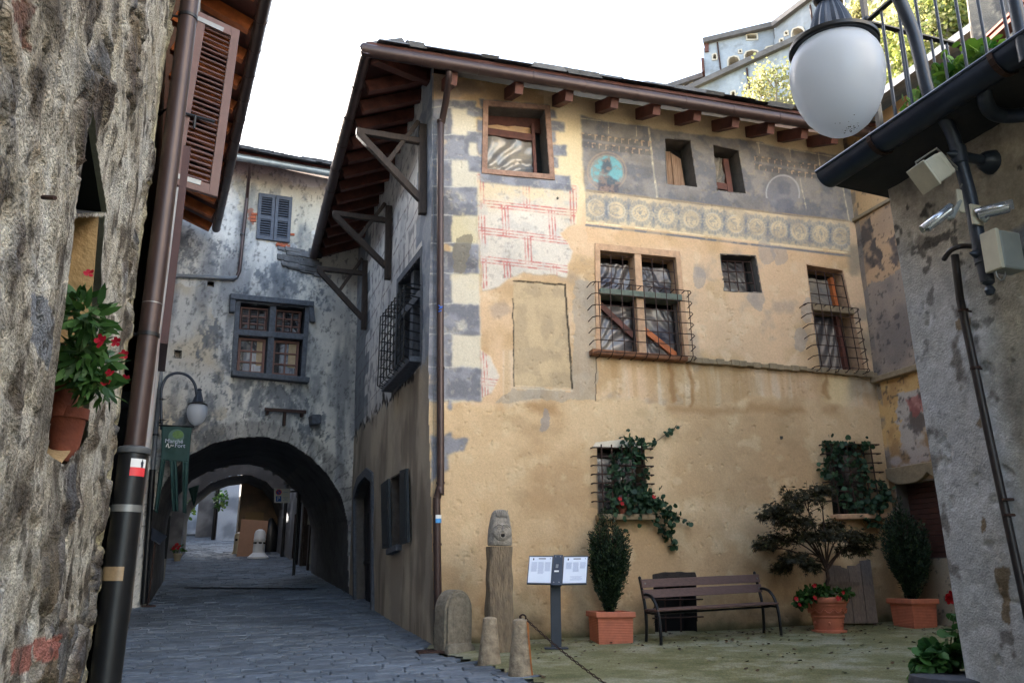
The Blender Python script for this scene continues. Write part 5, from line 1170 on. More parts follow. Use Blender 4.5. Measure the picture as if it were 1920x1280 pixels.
# elbow drain and big pipe at the top right
mb = MB(); mb.tube(smoothpath([FB.at(1845, 168, .3), FB.at(1848, 192, .28), FB.at(1862, 212, .2), FB.at(1890, 218, .12), FB.at(1935, 214, .1)], 6), .036, 14); obj('drain_elbow', mb, 'blue_iron', RHS, True)
mb = MB(); mb.tube([FB.at(1896, -30, .42), FB.at(1925, 115, .42)], .03, 14); obj('overflow_pipe', mb, 'blue_iron', RHS, True)
mb = MB(); mb.tube([FB.at(1790, 478, .05), FB.at(1800, 560, .05), FB.at(1855, 820, .05), FB.at(1918, 1110, .05), FB.at(1945, 1240, .05)], .021, 12); mb.tube(smoothpath([FB.at(1770, 486, .2), FB.at(1782, 470, .22), FB.at(1800, 462, .2), FB.at(1822, 462, .1), FB.at(1825, 465, 0)], 5), .014, 8)
pp = obj('black_conduit', mb, M('black_brown_conduit', (40, 34, 36), .45, .2, .2, 8), RHS, True)
for x, y in ((1803, 582), (1887, 936), (1889, 965), (1826, 690)): mb = MB(); p = FB.at(x + 3, y, .05); mb.tube([p - V((0, 0, .006)), p + V((0, 0, .006))], .027, 10); mb.tube([p, p - bn * .06], .005, 6); obj('pipe_clip', mb, 'rust', pp, True)
# railing of the terrace
RAIL = thing('terrace_railing', 'dark iron bar railing on the roof terrace above the right-hand gutter', 'railing', FB.at(1656, 226, .18))
ct = FB.at(1617, 45, .18); cb = FB.at(1657, 228, .18); cz = ct.z; bz = G0.z + .1
ct = V(((ct.x + cb.x) / 2, (ct.y + cb.y) / 2, ct.z)); cb = V((ct.x, ct.y, bz))
mb = MB(); mb.bar(cb, V((ct.x, ct.y, cz + .7)), .03, .03, bd); mb.lathe(ct - V((0, 0, .03)), [(.02, 0), (.03, .02), (.03, .04), (.02, .06)], 12); obj('corner_post', mb, 'black_iron', RAIL, True)
mb = MB(); mb.bar(ct, ct + bd * 3.4, .035, .012, V((0, 0, 1))); mb.bar(V((cb.x, cb.y, bz + .06)), V((cb.x, cb.y, bz + .06)) + bd * 3.4, .03, .012); mb.bar(ct, ct - bn * 2.6, .035, .012); mb.bar(V((cb.x, cb.y, bz + .06)), V((cb.x, cb.y, bz + .06)) - bn * 2.6, .03, .012); obj('rail', mb, 'black_iron', RAIL)
for k in range(1, 26):
    mb = MB(); p = cb + bd * (.125 * k); mb.tube([V((p.x, p.y, bz)), V((p.x, p.y, cz))], .0085, 8); obj('bar', mb, 'blue_iron', RAIL, True)
for k in range(1, 19):
    mb = MB(); p = cb - bn * (.125 * k); mb.tube([V((p.x, p.y, bz)), V((p.x, p.y, cz))], .0085, 8); obj('bar', mb, 'blue_iron', RAIL, True)
rs = np.random.RandomState(21)
VINE = thing('terrace_plant', 'leafy bright green plant spilling over the right-hand terrace edge behind the railing', 'plant', cb + bd * .7)
pts = []; tb = MB()
for (x, y, s, nn) in ((1790, 128, .06, 40), (1765, 152, .06, 44), (1825, 108, .05, 26), (1725, 184, .04, 16), (1855, 92, .04, 14), (1700, 200, .03, 6)):
    c = np.array(FB.at(x, y, .05)); pts.append(c + rs.normal(size=(nn, 3)) * np.array([s, s, s * .55]))
    tb.tube([c, c + np.array([.05, .0, -.06]), np.array([c[0] + .06, c[1], bz])], .006, 5)
pts = np.vstack(pts); obj('foliage', leaves(pts, rs.normal(size=pts.shape) + np.array([-.4, -.4, -.3]), rs.uniform(.035, .07, len(pts)), ROUND, rs, .3, .3), 'vine', VINE); obj('stem', tb, 'greenstem', VINE, True)
BK = thing('terrace_back_house', 'grey stone house with tiled eave behind the right-hand terrace', 'house', (4.6, 6.6, 3))
fk = Fr(at_depth(1824, 60, 7.4)[:2], 119)
def bk_col(U, Z, X, Y):
    a, b, c2 = voro(U * 4 + fbm(U * 4, Z * 4, 3) * .6, Z * 11, 141); c = mixc(np.broadcast_to(C(150, 144, 132), X.shape + (3,)).copy(), C(84, 84, 86), ss(.02, .15, b - a) * (.3 + .7 * c2)); return mixc(c, C(180, 172, 156), ss(.5, .7, fbm(U * 3, Z * 3, 9)) * .5)
wall('wall', fk, 0, 2.2, .5, 8.2, .03, bk_col, BK, 'rough')
mb = MB(); mb.prism([fk.pt(.02, .5, -.05), fk.pt(2.2, .5, -.05), fk.pt(2.2, .5, -2), fk.pt(.1, .5, -2)], V((0, 0, 7.6))); obj('inner_masonry', mb, 'masonry', BK)
mb = MB(); a = at_depth(1832, 98, 5.6); b = at_depth(1893, 42, 5.1); d = (b - a)
mb.bar(a - d * .02, b + d * 1.5, .14, .02); mb.bar(a - d * .02 - V((0, 0, .03)), b + d * 1.5 - V((0, 0, .03)), .1, .03); obj('lean_to_eave', mb, 'old_terracotta', BK)

# ---- street lamp on the right-hand wall
PL = Fr((2.32, 3.88), -108.6)
LP = PL.at(1845, 520)
LAMP = thing('wall_lamp', 'large swan-neck wall lamp with frosted egg globe, near the top right corner', 'street lamp', V((2.32, 3.88, 2.6)))
pole = [(1852, 528), (1838, 468), (1821, 380), (1808, 330), (1797, 290), (1787, 256), (1772, 226), (1752, 198), (1738, 165), (1725, 110), (1711, 58), (1690, 8)]
P = [PL.at(*p) for p in pole]; u0 = P[3]
gt = PL.at(1568, 106); gb = PL.at(1580, 250); gx, gy = (gt.x * .5 + gb.x * .5), (gt.y * .5 + gb.y * .5)
top = P[-1]; gc = V((gx, gy, 0)); ztop = top.z + .28; capz = gt.z
arc = smoothpath(P, 5) + [v for v in bez(top, top + (P[-1] - P[-2]) * 3.4, V((gx, gy, ztop + .28)) , V((gx, gy, capz + .3)), 14)][1:]
obj('swan_neck_pole', MB().tube(arc, .034, 16), 'blue_iron', LAMP, True)
dist = (V((gx, gy, (gt.z + gb.z) / 2)) - V(EYE)); R = 85.5 / F_PX * (dist.y * CT + dist.z * ST); HG = gt.z - gb.z + .04
prof = [(.012, 0), (.2, .01), (.38, .045), (.57, .12), (.74, .23), (.88, .38), (.965, .53), (1.0, .68), (.985, .8), (.92, .91), (.82, .99), (.74, 1.02)]
m, n, b = newmat('frosted_globe_glass'); b.inputs['Base Color'].default_value = (.74, .78, .86, 1); b.inputs['Roughness'].default_value = .28; b.inputs['Subsurface Weight'].default_value = .0
tr = n.nodes.new('ShaderNodeBsdfTranslucent'); tr.inputs[0].default_value = (.78, .82, .88, 1); mx = n.nodes.new('ShaderNodeMixShader'); mx.inputs[0].default_value = .55
n.links.new(b.outputs[0], mx.inputs[1]); n.links.new(tr.outputs[0], mx.inputs[2]); n.links.new(mx.outputs[0], n.nodes['Material Output'].inputs[0]); MT['globe'] = m
gpr = [(r * R, z * HG) for r, z in prof]
gl = obj('globe', MB().lathe(V((gx, gy, gb.z)), gpr, 40), 'globe', LAMP, True)
dm = MB(); rs2 = random.Random(4)
for i in range(40):
    a = rs2.gauss(-1.15, .5); rr = min(.5, abs(rs2.gauss(.22, .1))); zz = float(np.interp(rr, [q[0] for q in prof[:8]], [q[1] for q in prof[:8]])) * HG; s_ = .0035 * rs2.uniform(.4, 1.3); dm.lathe(V((gx + math.cos(a) * rr * R, gy + math.sin(a) * rr * R, gb.z + zz)), [(0, -s_ * .6), (s_, 0), (0, s_ * .6)], 6)
obj('dirt_specks', dm, 'dark', gl)
cap = [(.74, 1.0), (.92, .985), (.96, 1.0), (.96, 1.04), (.84, 1.07), (.66, 1.1), (.5, 1.14), (.44, 1.18)]
obj('cap', MB().lathe(V((gx, gy, gb.z)), [(r * R, z * HG) for r, z in cap], 40), 'black_iron', LAMP, True)
obj('fluted_bell', MB().lathe(V((gx, gy, gb.z + HG * 1.17)), [(.5 * R, 0), (.47 * R, .03), (.4 * R, .09), (.3 * R, .15), (.22 * R, .19), (.2 * R, .2)], 72, flute=.05, nf=18), 'blue_iron', LAMP, True)
zb = gb.z + HG * 1.17 + .2; obj('finial_ring', MB().lathe(V((gx, gy, zb)), [(.2 * R, -.01), (.3 * R, .008), (.33 * R, .028), (.3 * R, .048), (.2 * R, .06), (.17 * R, .1), (.24 * R, .115), (.24 * R, .13), (.15 * R, .15), (.14 * R, .4)], 28), 'black_iron', LAMP, True)
for (x, y) in ((1798, 292), (1841, 478)):
    mb = MB(); p = PL.at(x, y); mb.lathe(p - bn * .0, [(.036, -.05), (.04, -.045), (.04, .045), (.036, .05)], 18); mb.tube([p, p - bn * .34], .026, 12); mb.lathe(p + bn * .02, [(.022, 0), (.026, .01), (.018, .03), (.008, .05), (0, .065)], 12, bd, V((0, 0, 1)), bn)
    mb.lathe(p - bn * .2, [(.062, -.1), (.066, -.02), (.05, .03), (.03, .05)], 20, bd, V((0, 0, 1)), bn); obj('wall_bracket', mb, 'blue_iron', LAMP, True)
p = PL.at(1856, 545); pb = PL.at(1845, 500)
mb = MB(); mb.lathe(p, [(.0, -.026), (.018, -.02), (.026, -.0), (.02, .018), (.01, .026), (.028, .04), (.03, .05), (.022, .06), (.024, .16), (.03, .17), (.03, .18), (.02, .19)], 20); obj('lower_finial', mb, 'blue_iron', LAMP, True)
# ---- things clamped to the lamp pole
def obox_at(mb, c, ax, ay, az): return mb.obox(V(c), V(ax), V(ay), V(az))
FLD = thing('floodlight', 'small cream floodlight box tilted down, on the lamp pole', 'floodlight', PL.at(1752, 322))
c = PL.at(1752, 320, .02); fx = (bn * .82 - bd * .1 - V((0, 0, .55))).normalized(); fy = fx.cross(V((0, 0, 1))).normalized(); fz = fy.cross(fx)
mb = MB(); mb.prism([c + fx * .075 + fz * s * .068 + fy * t * .06 for s, t in ((-1, -1), (1, -1), (1, 1), (-1, 1))], -fx * .1); mb.prism([c - fx * .024 + fz * s * .064 + fy * t * .056 for s, t in ((-1, -1), (1, -1), (1, 1), (-1, 1))], -fx * .035); obj('housing', mb, 'cream_metal', FLD, bevel=.01)
mb = MB(); mb.prism([c + fx * .078 + fz * s * .074 + fy * t * .066 for s, t in ((-1, -1), (1, -1), (1, 1), (-1, 1))], fx * .012); obj('bezel', mb, 'cream_metal', FLD, bevel=.004)
mb = MB(); mb.tube([c + fz * .075 + fy * .066, c + fz * .09 + fy * .066, c + fz * .09 - fx * .1, PL.at(1795, 315)], .006, 6); mb.tube(bez(c - fx * .06 - fz * .03, c - fx * .14 - fz * .02, c - fx * .16 - fz * .12, PL.at(1800, 352), 10), .004, 6); obj('yoke_and_cable', mb, 'steel', FLD, True)
def bullet(label, p0, p1, r, plate, psz):
    t = thing('security_camera', label, 'security camera', plate, 'security cameras on the lamp pole'); p0, p1 = V(p0), V(p1); d = (p1 - p0).normalized(); L = (p1 - p0).length
    sd = d.cross(V((0, 0, 1))).normalized(); up = sd.cross(d)
    obj('body', MB().lathe(p0, [(r * .8, 0), (r, .006), (r, L - .004), (r * .92, L)], 24, sd, up, d), 'silver', t, True)
    hood = MB(); vs = []
    n = 12
    for zz in (-.01, L + .02):
        for k in range(n + 1): a = math.pi * (-.05 + 1.1 * k / n); vs.append(p0 + d * zz + sd * (math.cos(a) * r * 1.13) + up * (math.sin(a) * r * 1.13))
    hood.v = [v3(p) for p in vs]; hood.f = [(k, k + 1, n + 2 + k, n + 1 + k) for k in range(n)]; h = obj('sun_hood', hood, 'silver', t, True); sm = h.modifiers.new('thick', 'SOLIDIFY'); sm.thickness = .002
    obj('lens', MB().lathe(p1, [(r * .86, .0), (r * .86, .002), (r * .5, -.004), (.0, -.004)], 20, sd, up, d), 'lens', t, True)
    mb = MB(); mb.tube([p0.lerp(p1, .3) - up * r, p0.lerp(p1, .2) - up * (r * 1.6), V(plate)], .011, 8); obj('arm', mb, 'grey_plastic', t, True)
    mb = MB(); mb.obox(V(plate), PL_d * psz[0], PL_n * .006, V((0, 0, psz[1]))); obj('mounting_plate', mb, 'cream_metal', t, bevel=.003)
PL_d = V((PL.d[0], PL.d[1], 0)); PL_n = V((PL.n[0], PL.n[1], 0))
bullet('silver bullet camera pointing down and left, left of the lamp pole', PL.at(1783, 392, -.05), PL.at(1737, 428, .02), .024, PL.at(1800, 377, -.04), (.018, .062))
bullet('silver bullet camera facing the viewer, right of the lamp pole', PL.at(1834, 402, -.05), PL.at(1892, 388, -.16), .028, PL.at(1831, 403, -.035), (.035, .055))
SPK = thing('junction_box', 'cream and grey weatherproof box below the cameras on the lamp pole', 'utility box', PL.at(1880, 472))
c = PL.at(1884, 474, -.1); mb = MB(); ax = PL_d; mb.obox(c, PL_d * .07, PL_n * .045, V((0, 0, .1))); obj('case', mb, 'grey_plastic', SPK, bevel=.012)
mb = MB(); mb.obox(c + PL_d * .082 - PL_n * .0, PL_d * .012, PL_n * .047, V((0, 0, .103))); obj('cream_cover', mb, 'cream_metal', SPK, bevel=.005)
mb = MB(); mb.tube(bez(c - V((0, 0, .1)) + PL_d * .08, c - V((0, 0, .16)) + PL_d * .09, c - V((0, 0, .17)) + PL_d * .03, c - V((0, 0, .1)) + PL_d * .02, 10), .004, 6); mb.tube([c + PL_n * .03, PL.at(1845, 455)], .01, 6); obj('cable_loop', mb, 'steel', SPK, True)

# ================================================================ THE LANE BEYOND THE ARCH
def house(name, label, fr, u0, u1, z0, z1, col, depth=6, holes=(), clip=None, roof=True, res=.06, mat='rough', roofmat='stone_slab'):
    t = thing(name, label, 'house', fr.pt((u0 + u1) / 2, z0, 0)); wall('wall', fr, u0, u1, z0, z1, res, col, t, mat, lambda U, Z: (fbm(U * 1.3, Z * 1.3, 151, 4) - .5) * .05, holes, clip)
    n3 = V((fr.n[0], fr.n[1], 0)); mb = MB(); mb.prism([fr.pt(u0, z0, -.4), fr.pt(u1, z0, -.4), fr.pt(u1, z0, -depth), fr.pt(u0, z0, -depth)], V((0, 0, z1 - z0)))
    if not holes or clip is None: obj('inner_masonry', mb, 'masonry', t)
    if roof:
        mb = MB(); mb.prism([fr.pt(u0 - .2, z1, .5), fr.pt(u1 + .2, z1, .5), fr.pt(u1 + .2, z1 + depth * .4, -depth), fr.pt(u0 - .2, z1 + depth * .4, -depth)], V((0, 0, .14))); obj('roof', mb, roofmat, t)
    return t
pL = far(*qa[2], 1); pR = far(*qa[-2], 1)
FH3 = Fr((pL.x - .15, pL.y), -21.5); FH4 = Fr((pR.x + .15, pR.y), -22, True)
bei = plain((184, 164, 138), (150, 132, 112), 161); gry = plain((150, 150, 150), (106, 106, 108), 162)
yd = [(.5, 1.0), (.5, 4.0), (2.1, 4.05), (2.1, 1.0)]; 
h3 = house('beige_house', 'beige house with a yellow door just past the archway on the left', FH3, 0, 8.2, .8, 7.5, bei, 5, [yd])
o3 = opening(FH3, yd, .12, h3, 'red_wood', 'yellow_door'); mb = MB(); slab(mb, FH3, [(.75, 1), (.75, 3.9), (1.85, 3.9), (1.85, 1)], -.1, -.05); obj('door_leaf', mb, M('yellow_door_paint', (206, 160, 92), .6, 0, .15, 7), o3)
mb = MB(); mb.tube([FH3.pt(7.2, 1.2, .09), FH3.pt(7.2, 7.4, .09)], .06, 10); obj('downpipe', mb, 'black_iron', h3, True)
dk = [(1.0, 1.0), (1.0, 3.9), (2.3, 3.9), (2.3, 1.0)]; dk2 = [(3.6, 2.2), (3.6, 3.6), (4.6, 3.6), (4.6, 2.2)]
h4 = house('grey_lane_house', 'grey house with dark doorway just past the archway on the right', FH4, 0, 9, .8, 7.5, gry, 5, [dk, dk2])
o4 = opening(FH4, dk, .2, h4, 'old_wood', 'doorway'); mb = MB(); ring(mb, FH4, dk, grow(dk, .16), -.02, .06); obj('door_frame', mb, 'old_wood', o4); opening(FH4, dk2, .2, h4, 'old_wood', 'window')
for u in (2.9, 6.4):
    mb = MB(); mb.tube([FH4.pt(u, 1.2, .1), FH4.pt(u, 7.4, .1)], .06, 10); obj('downpipe', mb, 'black_iron', h4, True)
a3 = FH3.pt(8.0, 0, 0)
FC2 = Fr((a3.x, a3.y), 64)
a2 = quz(FC2, [(342, 1030), (344, 965), (352, 942), (369, 925), (395, 905), (430, 893), (467, 889), (500, 903), (520, 925), (533, 960), (538, 1060)]); a2[0] = (a2[0][0], .8); a2[-1] = (a2[-1][0], .8)
H5 = thing('second_archway_house', 'dark house with a second vault farther up the lane', 'house', FC2.pt(2, 2, 0))
wall('wall', FC2, -1, 9, .8, 10, .06, plain((116, 114, 112), (84, 82, 82), 163), H5, 'rough', None, [a2])
mb = MB(); c2u = (a2[0][0] + a2[-1][0]) / 2
for i in range(len(a2) - 1):
    for k in range(4): 
        f = lambda p, t: FC2.pt(c2u + (p[0] - c2u) * (1 - .05 * t), p[1] - (.2 * t if p[1] > 1 else 0), .02) + dv * (2.4 * t)
        mb.quad(f(a2[i], k / 4), f(a2[i + 1], k / 4), f(a2[i + 1], k / 4 + .25), f(a2[i], k / 4 + .25))
obj('vault', mb, 'vault', H5, True)
mb = MB(); zc2 = max(p[1] for p in a2) + .3
P = [FC2.pt(-1, 0, -.1), FC2.pt(9, 0, -.1), FC2.pt(9, 0, -2.2), FC2.pt(-1, 0, -2.2)]; mb.prism([V((p.x, p.y, zc2)) for p in P], V((0, 0, 6))); obj('inner_masonry', mb, 'masonry', H5)
FC3 = Fr(np.array((FC2.pt(0, 0, 0) + dv * 2.2)[:2]), 64)
bq = quz(FC3, [(456, 880), (540, 880), (540, 1045), (456, 1045)])
H6 = thing('back_wall', 'brown plastered wall with a pale panel inside the second vault', 'wall', FC3.pt(bq[0][0], 2, 0))
def h6c(U, Z, X, Y):
    c = plain((150, 130, 108), (122, 108, 94), 171)(U, Z, X, Y); c = mixc(c, C(156, 136, 104), ((X > 459) & (X < 494) & (Y > 960) & (Y < 1000)) * .9); return mixc(c, C(190, 150, 70), ((X > 463) & (X < 484) & (np.abs(Y - 980) < 4)) * .7)
wall('wall', FC3, bq[0][0], bq[0][0] + 4, 1.5, 7, .05, h6c, H6, 'rough'); mb = MB(); mb.prism([FC3.pt(bq[0][0], 1.5, -.1), FC3.pt(bq[0][0] + 4, 1.5, -.1), FC3.pt(bq[0][0] + 4, 1.5, -.5), FC3.pt(bq[0][0], 1.5, -.5)], V((0, 0, 6))); obj('inner_masonry', mb, 'masonry', H6)
# house with the outside stair and the far houses
ps = gpt(440, 1012); FST = Fr((ps.x, ps.y), 70)
ST_ = thing('stair', 'stone outside stair with iron handrail beyond the second vault', 'staircase', ps); mb = MB()
for k in range(11): mb.box(FST.pt(.0, ps.z + .1 + k * .19, -.3 - k * .27), 1.1, .32, .2 + k * .0, 70 - 90 if False else -20)
obj('steps', mb, 'ledge', ST_, bevel=.01)
mb = MB(); a = FST.pt(-.6, ps.z + 1.0, -.2); b = FST.pt(-.6, ps.z + 3.0, -3.0); mb.tube([a, b], .025, 8); mb.tube([a, a - V((0, 0, 1))], .02, 8); mb.tube([b, b - V((0, 0, 1))], .02, 8); obj('handrail', mb, 'black_iron', ST_, True)
h7 = house('stair_house', 'blue-grey house with red and green doors at the top of the outside stair', FST, -1.8, 6, 1.5, 7.5, gry, 5, res=.12)
for o in h7.children:
    if o.name.startswith('wall') or o.name.startswith('inner'): o.location = V(FST.pt(0, 0, -3.4) - FST.pt(0, 0, 0)); 
mb = MB(); slab(mb, FST, [(-.6, ps.z + 2.1), (.1, ps.z + 2.1), (.1, ps.z + 5), (-.6, ps.z + 5)], -3.4, -3.3); obj('red_door', mb, M('red_brown_door', (120, 52, 38), .6, 0, .2, 6), h7)
mb = MB(); slab(mb, FST, [(.15, ps.z + 2.1), (.8, ps.z + 2.1), (.8, ps.z + 5), (.15, ps.z + 5)], -3.4, -3.3); obj('green_door', mb, M('teal_door', (34, 70, 62), .6, 0, .2, 6), h7)
pf = gpt(372, 1000); FFAR = Fr((pf.x, pf.y), 76)
h8 = house('far_white_house', 'pale blue-white house closing the far end of the lane', FFAR, -5, 3.2, pf.z - .6, pf.z + 9, plain((226, 230, 236), (176, 184, 194), 181), 5, res=.15)
for px_ in (400, 418):
    q_ = gpt(px_, 1010); 
h9 = house('narrow_blue_house', 'narrow blue-grey house with black downpipe beside the far white house', Fr((gpt(404, 1014).x, gpt(404, 1014).y), 76), 0, 1.0, pf.z - 1, pf.z + 8, plain((150, 158, 170), (110, 118, 130), 183), 4, res=.12)
q_ = gpt(399, 1012); mb = MB(); mb.tube([q_, q_ + V((0, 0, 6))], .09, 10); obj('downpipe', mb, 'black_iron', h9, True)
FH5 = Fr(FC3.pt(a2[1][0] - 1.2, 0, .3)[:2], -25); house('sun_blocking_house', 'grey house added on the left to block sun from the lane beyond the second vault', FH5, 0, 22, 1.5, 7, gry, 4, res=.2)  # added to keep direct sun off the far lane
rsx = np.random.RandomState(5)
def bush(name, label, c, r, n, mat, sz, grp=None, shape=OVAL, stemh=.3):
    t = thing(name, label, 'plant', c - V((0, 0, stemh)), grp); p = rsx.normal(size=(n, 3)); p = p / np.linalg.norm(p, axis=1, keepdims=True) * (rsx.uniform(.2, 1, (n, 1)) ** .5) * np.array(r); obj('foliage', leaves(p + np.array(c), p + rsx.normal(size=(n, 3)) * .4, rsx.uniform(sz * .6, sz * 1.2, n), shape, rsx), mat, t)
    mb = MB(); mb.tube([c - V((0, 0, stemh)), c], .02, 6); obj('stem', mb, 'stem', t); return t
bush('wall_plant', 'green plant growing at the corner left of the far white house', at_depth(349, 950, 36), (.35, .4, .6), 160, 'vine', .16)
bush('wall_plant', 'hanging green plant beside the outside stair', at_depth(414, 938, 36), (.35, .35, .4), 120, 'broad', .16)

FTH = Fr((11.5, -4.0), -53 + 90); FTH.n = np.array([math.sin(rad(-53)), math.cos(rad(-53))])
house('bounce_light_house', 'unseen cream house added behind the viewer to bounce sunlight onto the facade', FTH, -5, 6, .3, 17, plain((204, 200, 194), (184, 180, 172), 199), 7, res=.25)  # unseen, added so its sunlit wall throws warm light on the facade
# ================================================================ FORT on the hill
DF = 108.0
rr = ray(1452, 150); OF = rr[:2] / np.hypot(*rr[:2]) * DF
F1 = Fr(OF, 110); F2 = Fr(OF, 143); r3 = ray(1452, 150); F3 = Fr(r3[:2] / np.hypot(*r3[:2]) * (DF - 7), 118)
FORT = thing('hilltop_fort', 'pale stone fort with sloping wall tops and arched gun openings on the hillside', 'fort', (OF[0], OF[1], 50))
def fort_col(U, Z, X, Y):
    n1 = fbm(U * .25, Z * .25, 191); n2 = fbm(U * 1.2, Z * 1.2, 192); n3 = fbm(U * .8, Z * .1, 193)
    c = mixc(np.broadcast_to(C(154, 160, 168), X.shape + (3,)).copy(), C(132, 138, 146), ss(.4, .62, n1)); c = mixc(c, C(124, 126, 128), ss(.55, .75, n2) * .5); c = mixc(c, C(172, 176, 180), ss(.55, .7, n3) * .5); return c
def embr(cx, cy, w, h, arch=True):
    P = [(cx - w / 2, cy + h / 2), (cx - w / 2, cy - h * .15)]
    if arch: P += [(cx - w * .36, cy - h * .4), (cx, cy - h * .5), (cx + w * .36, cy - h * .42)]
    else: P += [(cx - w / 2, cy - h / 2), (cx + w / 2, cy - h / 2)]
    return P + [(cx + w / 2, cy - h * .15), (cx + w / 2, cy + h / 2)]
def fortwall(fr, poly, embs, roofline, nm):
    q = quz(fr, poly); hs = [quz(fr, embr(*e)) for e in embs]
    us = [p[0] for p in q]; zs = [p[1] for p in q]
    wall(nm, fr, min(us), max(us), min(zs), max(zs), .16, fort_col, FORT, 'fort', None, hs, q)
    for h in hs:
        w = opening(fr, h, 1.6, FORT, M('embrasure_plaster', (186, 176, 160), .95, 0, .12, .8), 'gun_opening', .18, .12, 'grey_reveal')
    mb = MB(); mb.prism([fr.pt(*p, -1.9) for p in q], fr.pt(0, 0, -9) - fr.pt(0, 0, -1.9))
    for i in range(len(roofline) - 1):
        a = fr.px(*roofline[i]); b = fr.px(*roofline[i + 1]); mb2 = MB(); strip(mb2, fr, (a[0], a[1] + .15), (b[0], b[1] + .15), .75, -3, .7); obj('slab_coping', mb2, M('dark_fort_roof', (96, 92, 92), .9, 0, .3, 1.2), FORT)
    obj('inner_masonry', mb, 'masonry', FORT)
fortwall(F1, [(1319, 83), (1452, 52), (1452, 250), (1330, 250)], [(1376, 118, 20, 22), (1410, 108, 26, 24), (1447, 97, 22, 18), (1340, 107, 6, 9), (1345, 142, 6, 9), (1388, 97, 4, 4), (1410, 70, 18, 8, False)], [(1319, 82), (1452, 51)], 'main_wall')
fortwall(F2, [(1452, 52), (1502, 14), (1535, -10), (1680, -60), (1720, -60), (1720, 200), (1452, 200)], [(1497, 66, 22, 26), (1475, 63, 5, 5), (1466, 77, 5, 5), (1580, 40, 26, 26), (1572, 5, 20, 20, False), (1655, 25, 20, 22), (1680, 45, 20, 22)], [(1452, 51), (1502, 13), (1535, -11), (1680, -61)], 'rear_wall')
fortwall(F3, [(1240, 196), (1298, 169), (1400, 122), (1515, 70), (1660, 4), (1660, 260), (1240, 260)], [(1347, 180, 5, 9), (1375, 177, 6, 9), (1399, 165, 6, 9), (1427, 149, 6, 10), (1452, 136, 6, 9)], [(1240, 195), (1298, 168), (1400, 121), (1515, 69), (1660, 3)], 'ramp_wall')
F4 = Fr(OF + F1.n * -3, 110); fortwall(F4, [(1200, 186), (1330, 143), (1330, 260), (1200, 260)], [(1290, 162, 14, 10, False)], [(1200, 185), (1330, 142)], 'west_wall')
mb = MB()
for fr, a, b in ((F1, (1345, 80), (1353, 145)), (F1, (1452, 56), (1458, 100)), (F3, (1400, 128), (1408, 190)), (F2, (1519, 10), (1526, 60)), (F3, (1492, 85), (1494, 100))):
    obj('drain_pipe', MB().tube([fr.at(*a, .2), fr.at(*b, .2)], .12, 6), 'rust', FORT)
mb = MB(); slab(mb, F1, quz(F1, [(1322, 84), (1329, 83), (1329, 98), (1322, 99)]), -.5, .25); obj('wooden_hoarding', mb, 'red_wood', FORT); mb = MB(); slab(mb, F1, quz(F1, [(1315, 112), (1320, 111), (1320, 136), (1317, 138)]), -1, .4); obj('wooden_hoarding', mb, 'red_wood', FORT)

# trees and scrub on the hillside
def hz(X, Y):
    base = float(zg(np.clip(X, -20, 20), np.clip(Y, -8, 52))) - .06; h = float(hill(np.array(X), np.array(Y))); return base + h
def hillpt(px, py):
    r = ray(px, py); t = 46.0
    while t < 140 and EYE[2] + r[2] * t > hz(r[0] * t, r[1] * t): t += .5
    return V((r[0] * t, r[1] * t, EYE[2] + r[2] * t)), t
MT['hill_leaf'] = LEAF('sunlit_hill_leaf', (88, 104, 50), (136, 140, 70), (166, 154, 90), trans=.35)
MT['hill_leaf2'] = LEAF('pale_hill_leaf', (120, 126, 80), (168, 164, 110), (150, 140, 108), trans=.35)
rs = np.random.RandomState(31)
spots = [(1432, 208, 2.8, 1), (1455, 190, 3.2, 1), (1480, 165, 3.2, 0), (1498, 205, 3.0, 1), (1470, 140, 2.4, 1), (1508, 120, 2.6, 0), (1530, 190, 3.0, 0), (1640, 150, 2.6, 0), (1655, 190, 2.4, 1), (1672, 120, 2.6, 0), (1690, 165, 2.4, 0), (1700, 90, 2.6, 1), (1715, 130, 2.4, 0), (1730, 60, 2.6, 0), (1745, 100, 2.6, 1), (1762, 40, 2.8, 0), (1775, 80, 2.6, 0), (1792, 30, 2.8, 1), (1800, 70, 2.6, 0), (1818, 45, 2.6, 0), (1668, 215, 2.2, 1), (1690, 212, 2.0, 0), (1780, 10, 2.6, 0), (1605, 45, 2.0, 1)]
for i, (px, py, r, k) in enumerate(spots):
    c, t = hillpt(px, py); c.z -= .4
    side = 'left of the big lamp globe' if px < 1600 else 'seen through the terrace railing'
    tr = thing('hillside_tree', ('yellow-green leafy tree on the slope below the fort, ' if k == 0 else 'pale thin-leaved tree on the slope below the fort, ') + side, 'tree', c, 'trees on the slope below the fort')
    mb = MB(); mb.tube([c, c + V((.2, 0, r * .7)), c + V((.1, .2, r * 1.5))], [.16, .11, .04], 7)
    P = []; 
    for j in range(9):
        a = rs.normal(size=3); a /= np.linalg.norm(a); cc = np.array(c) + np.array([0, 0, r * 1.05]) + a * np.array([r * .62, r * .62, r * .6]) * rs.uniform(.5, 1)
        mb.tube([c + V((.1, .1, r * .6)), V(cc)], [.07, .02], 5); P.append(cc + rs.normal(size=(46, 3)) * r * .24)
    P = np.vstack(P); obj('trunk', mb, M('pale_hill_bark', (130, 120, 106), .9, 0, .2, 5) if i == 0 else bpy.data.materials['pale_hill_bark'], tr, True)
    obj('crown', leaves(P, rs.normal(size=P.shape), rs.uniform(.22, .5, len(P)), OVAL, rs, .2, .2), 'hill_leaf2' if k else 'hill_leaf', tr)
P = []
for i in range(3000):
    px = rs.uniform(1380, 1900); py = rs.uniform(-20, 240); c, t = hillpt(px, py)
    if t < 100 and not (px > 1540 and px < 1625): P.append(np.array(c) + rs.normal(size=3) * .35)
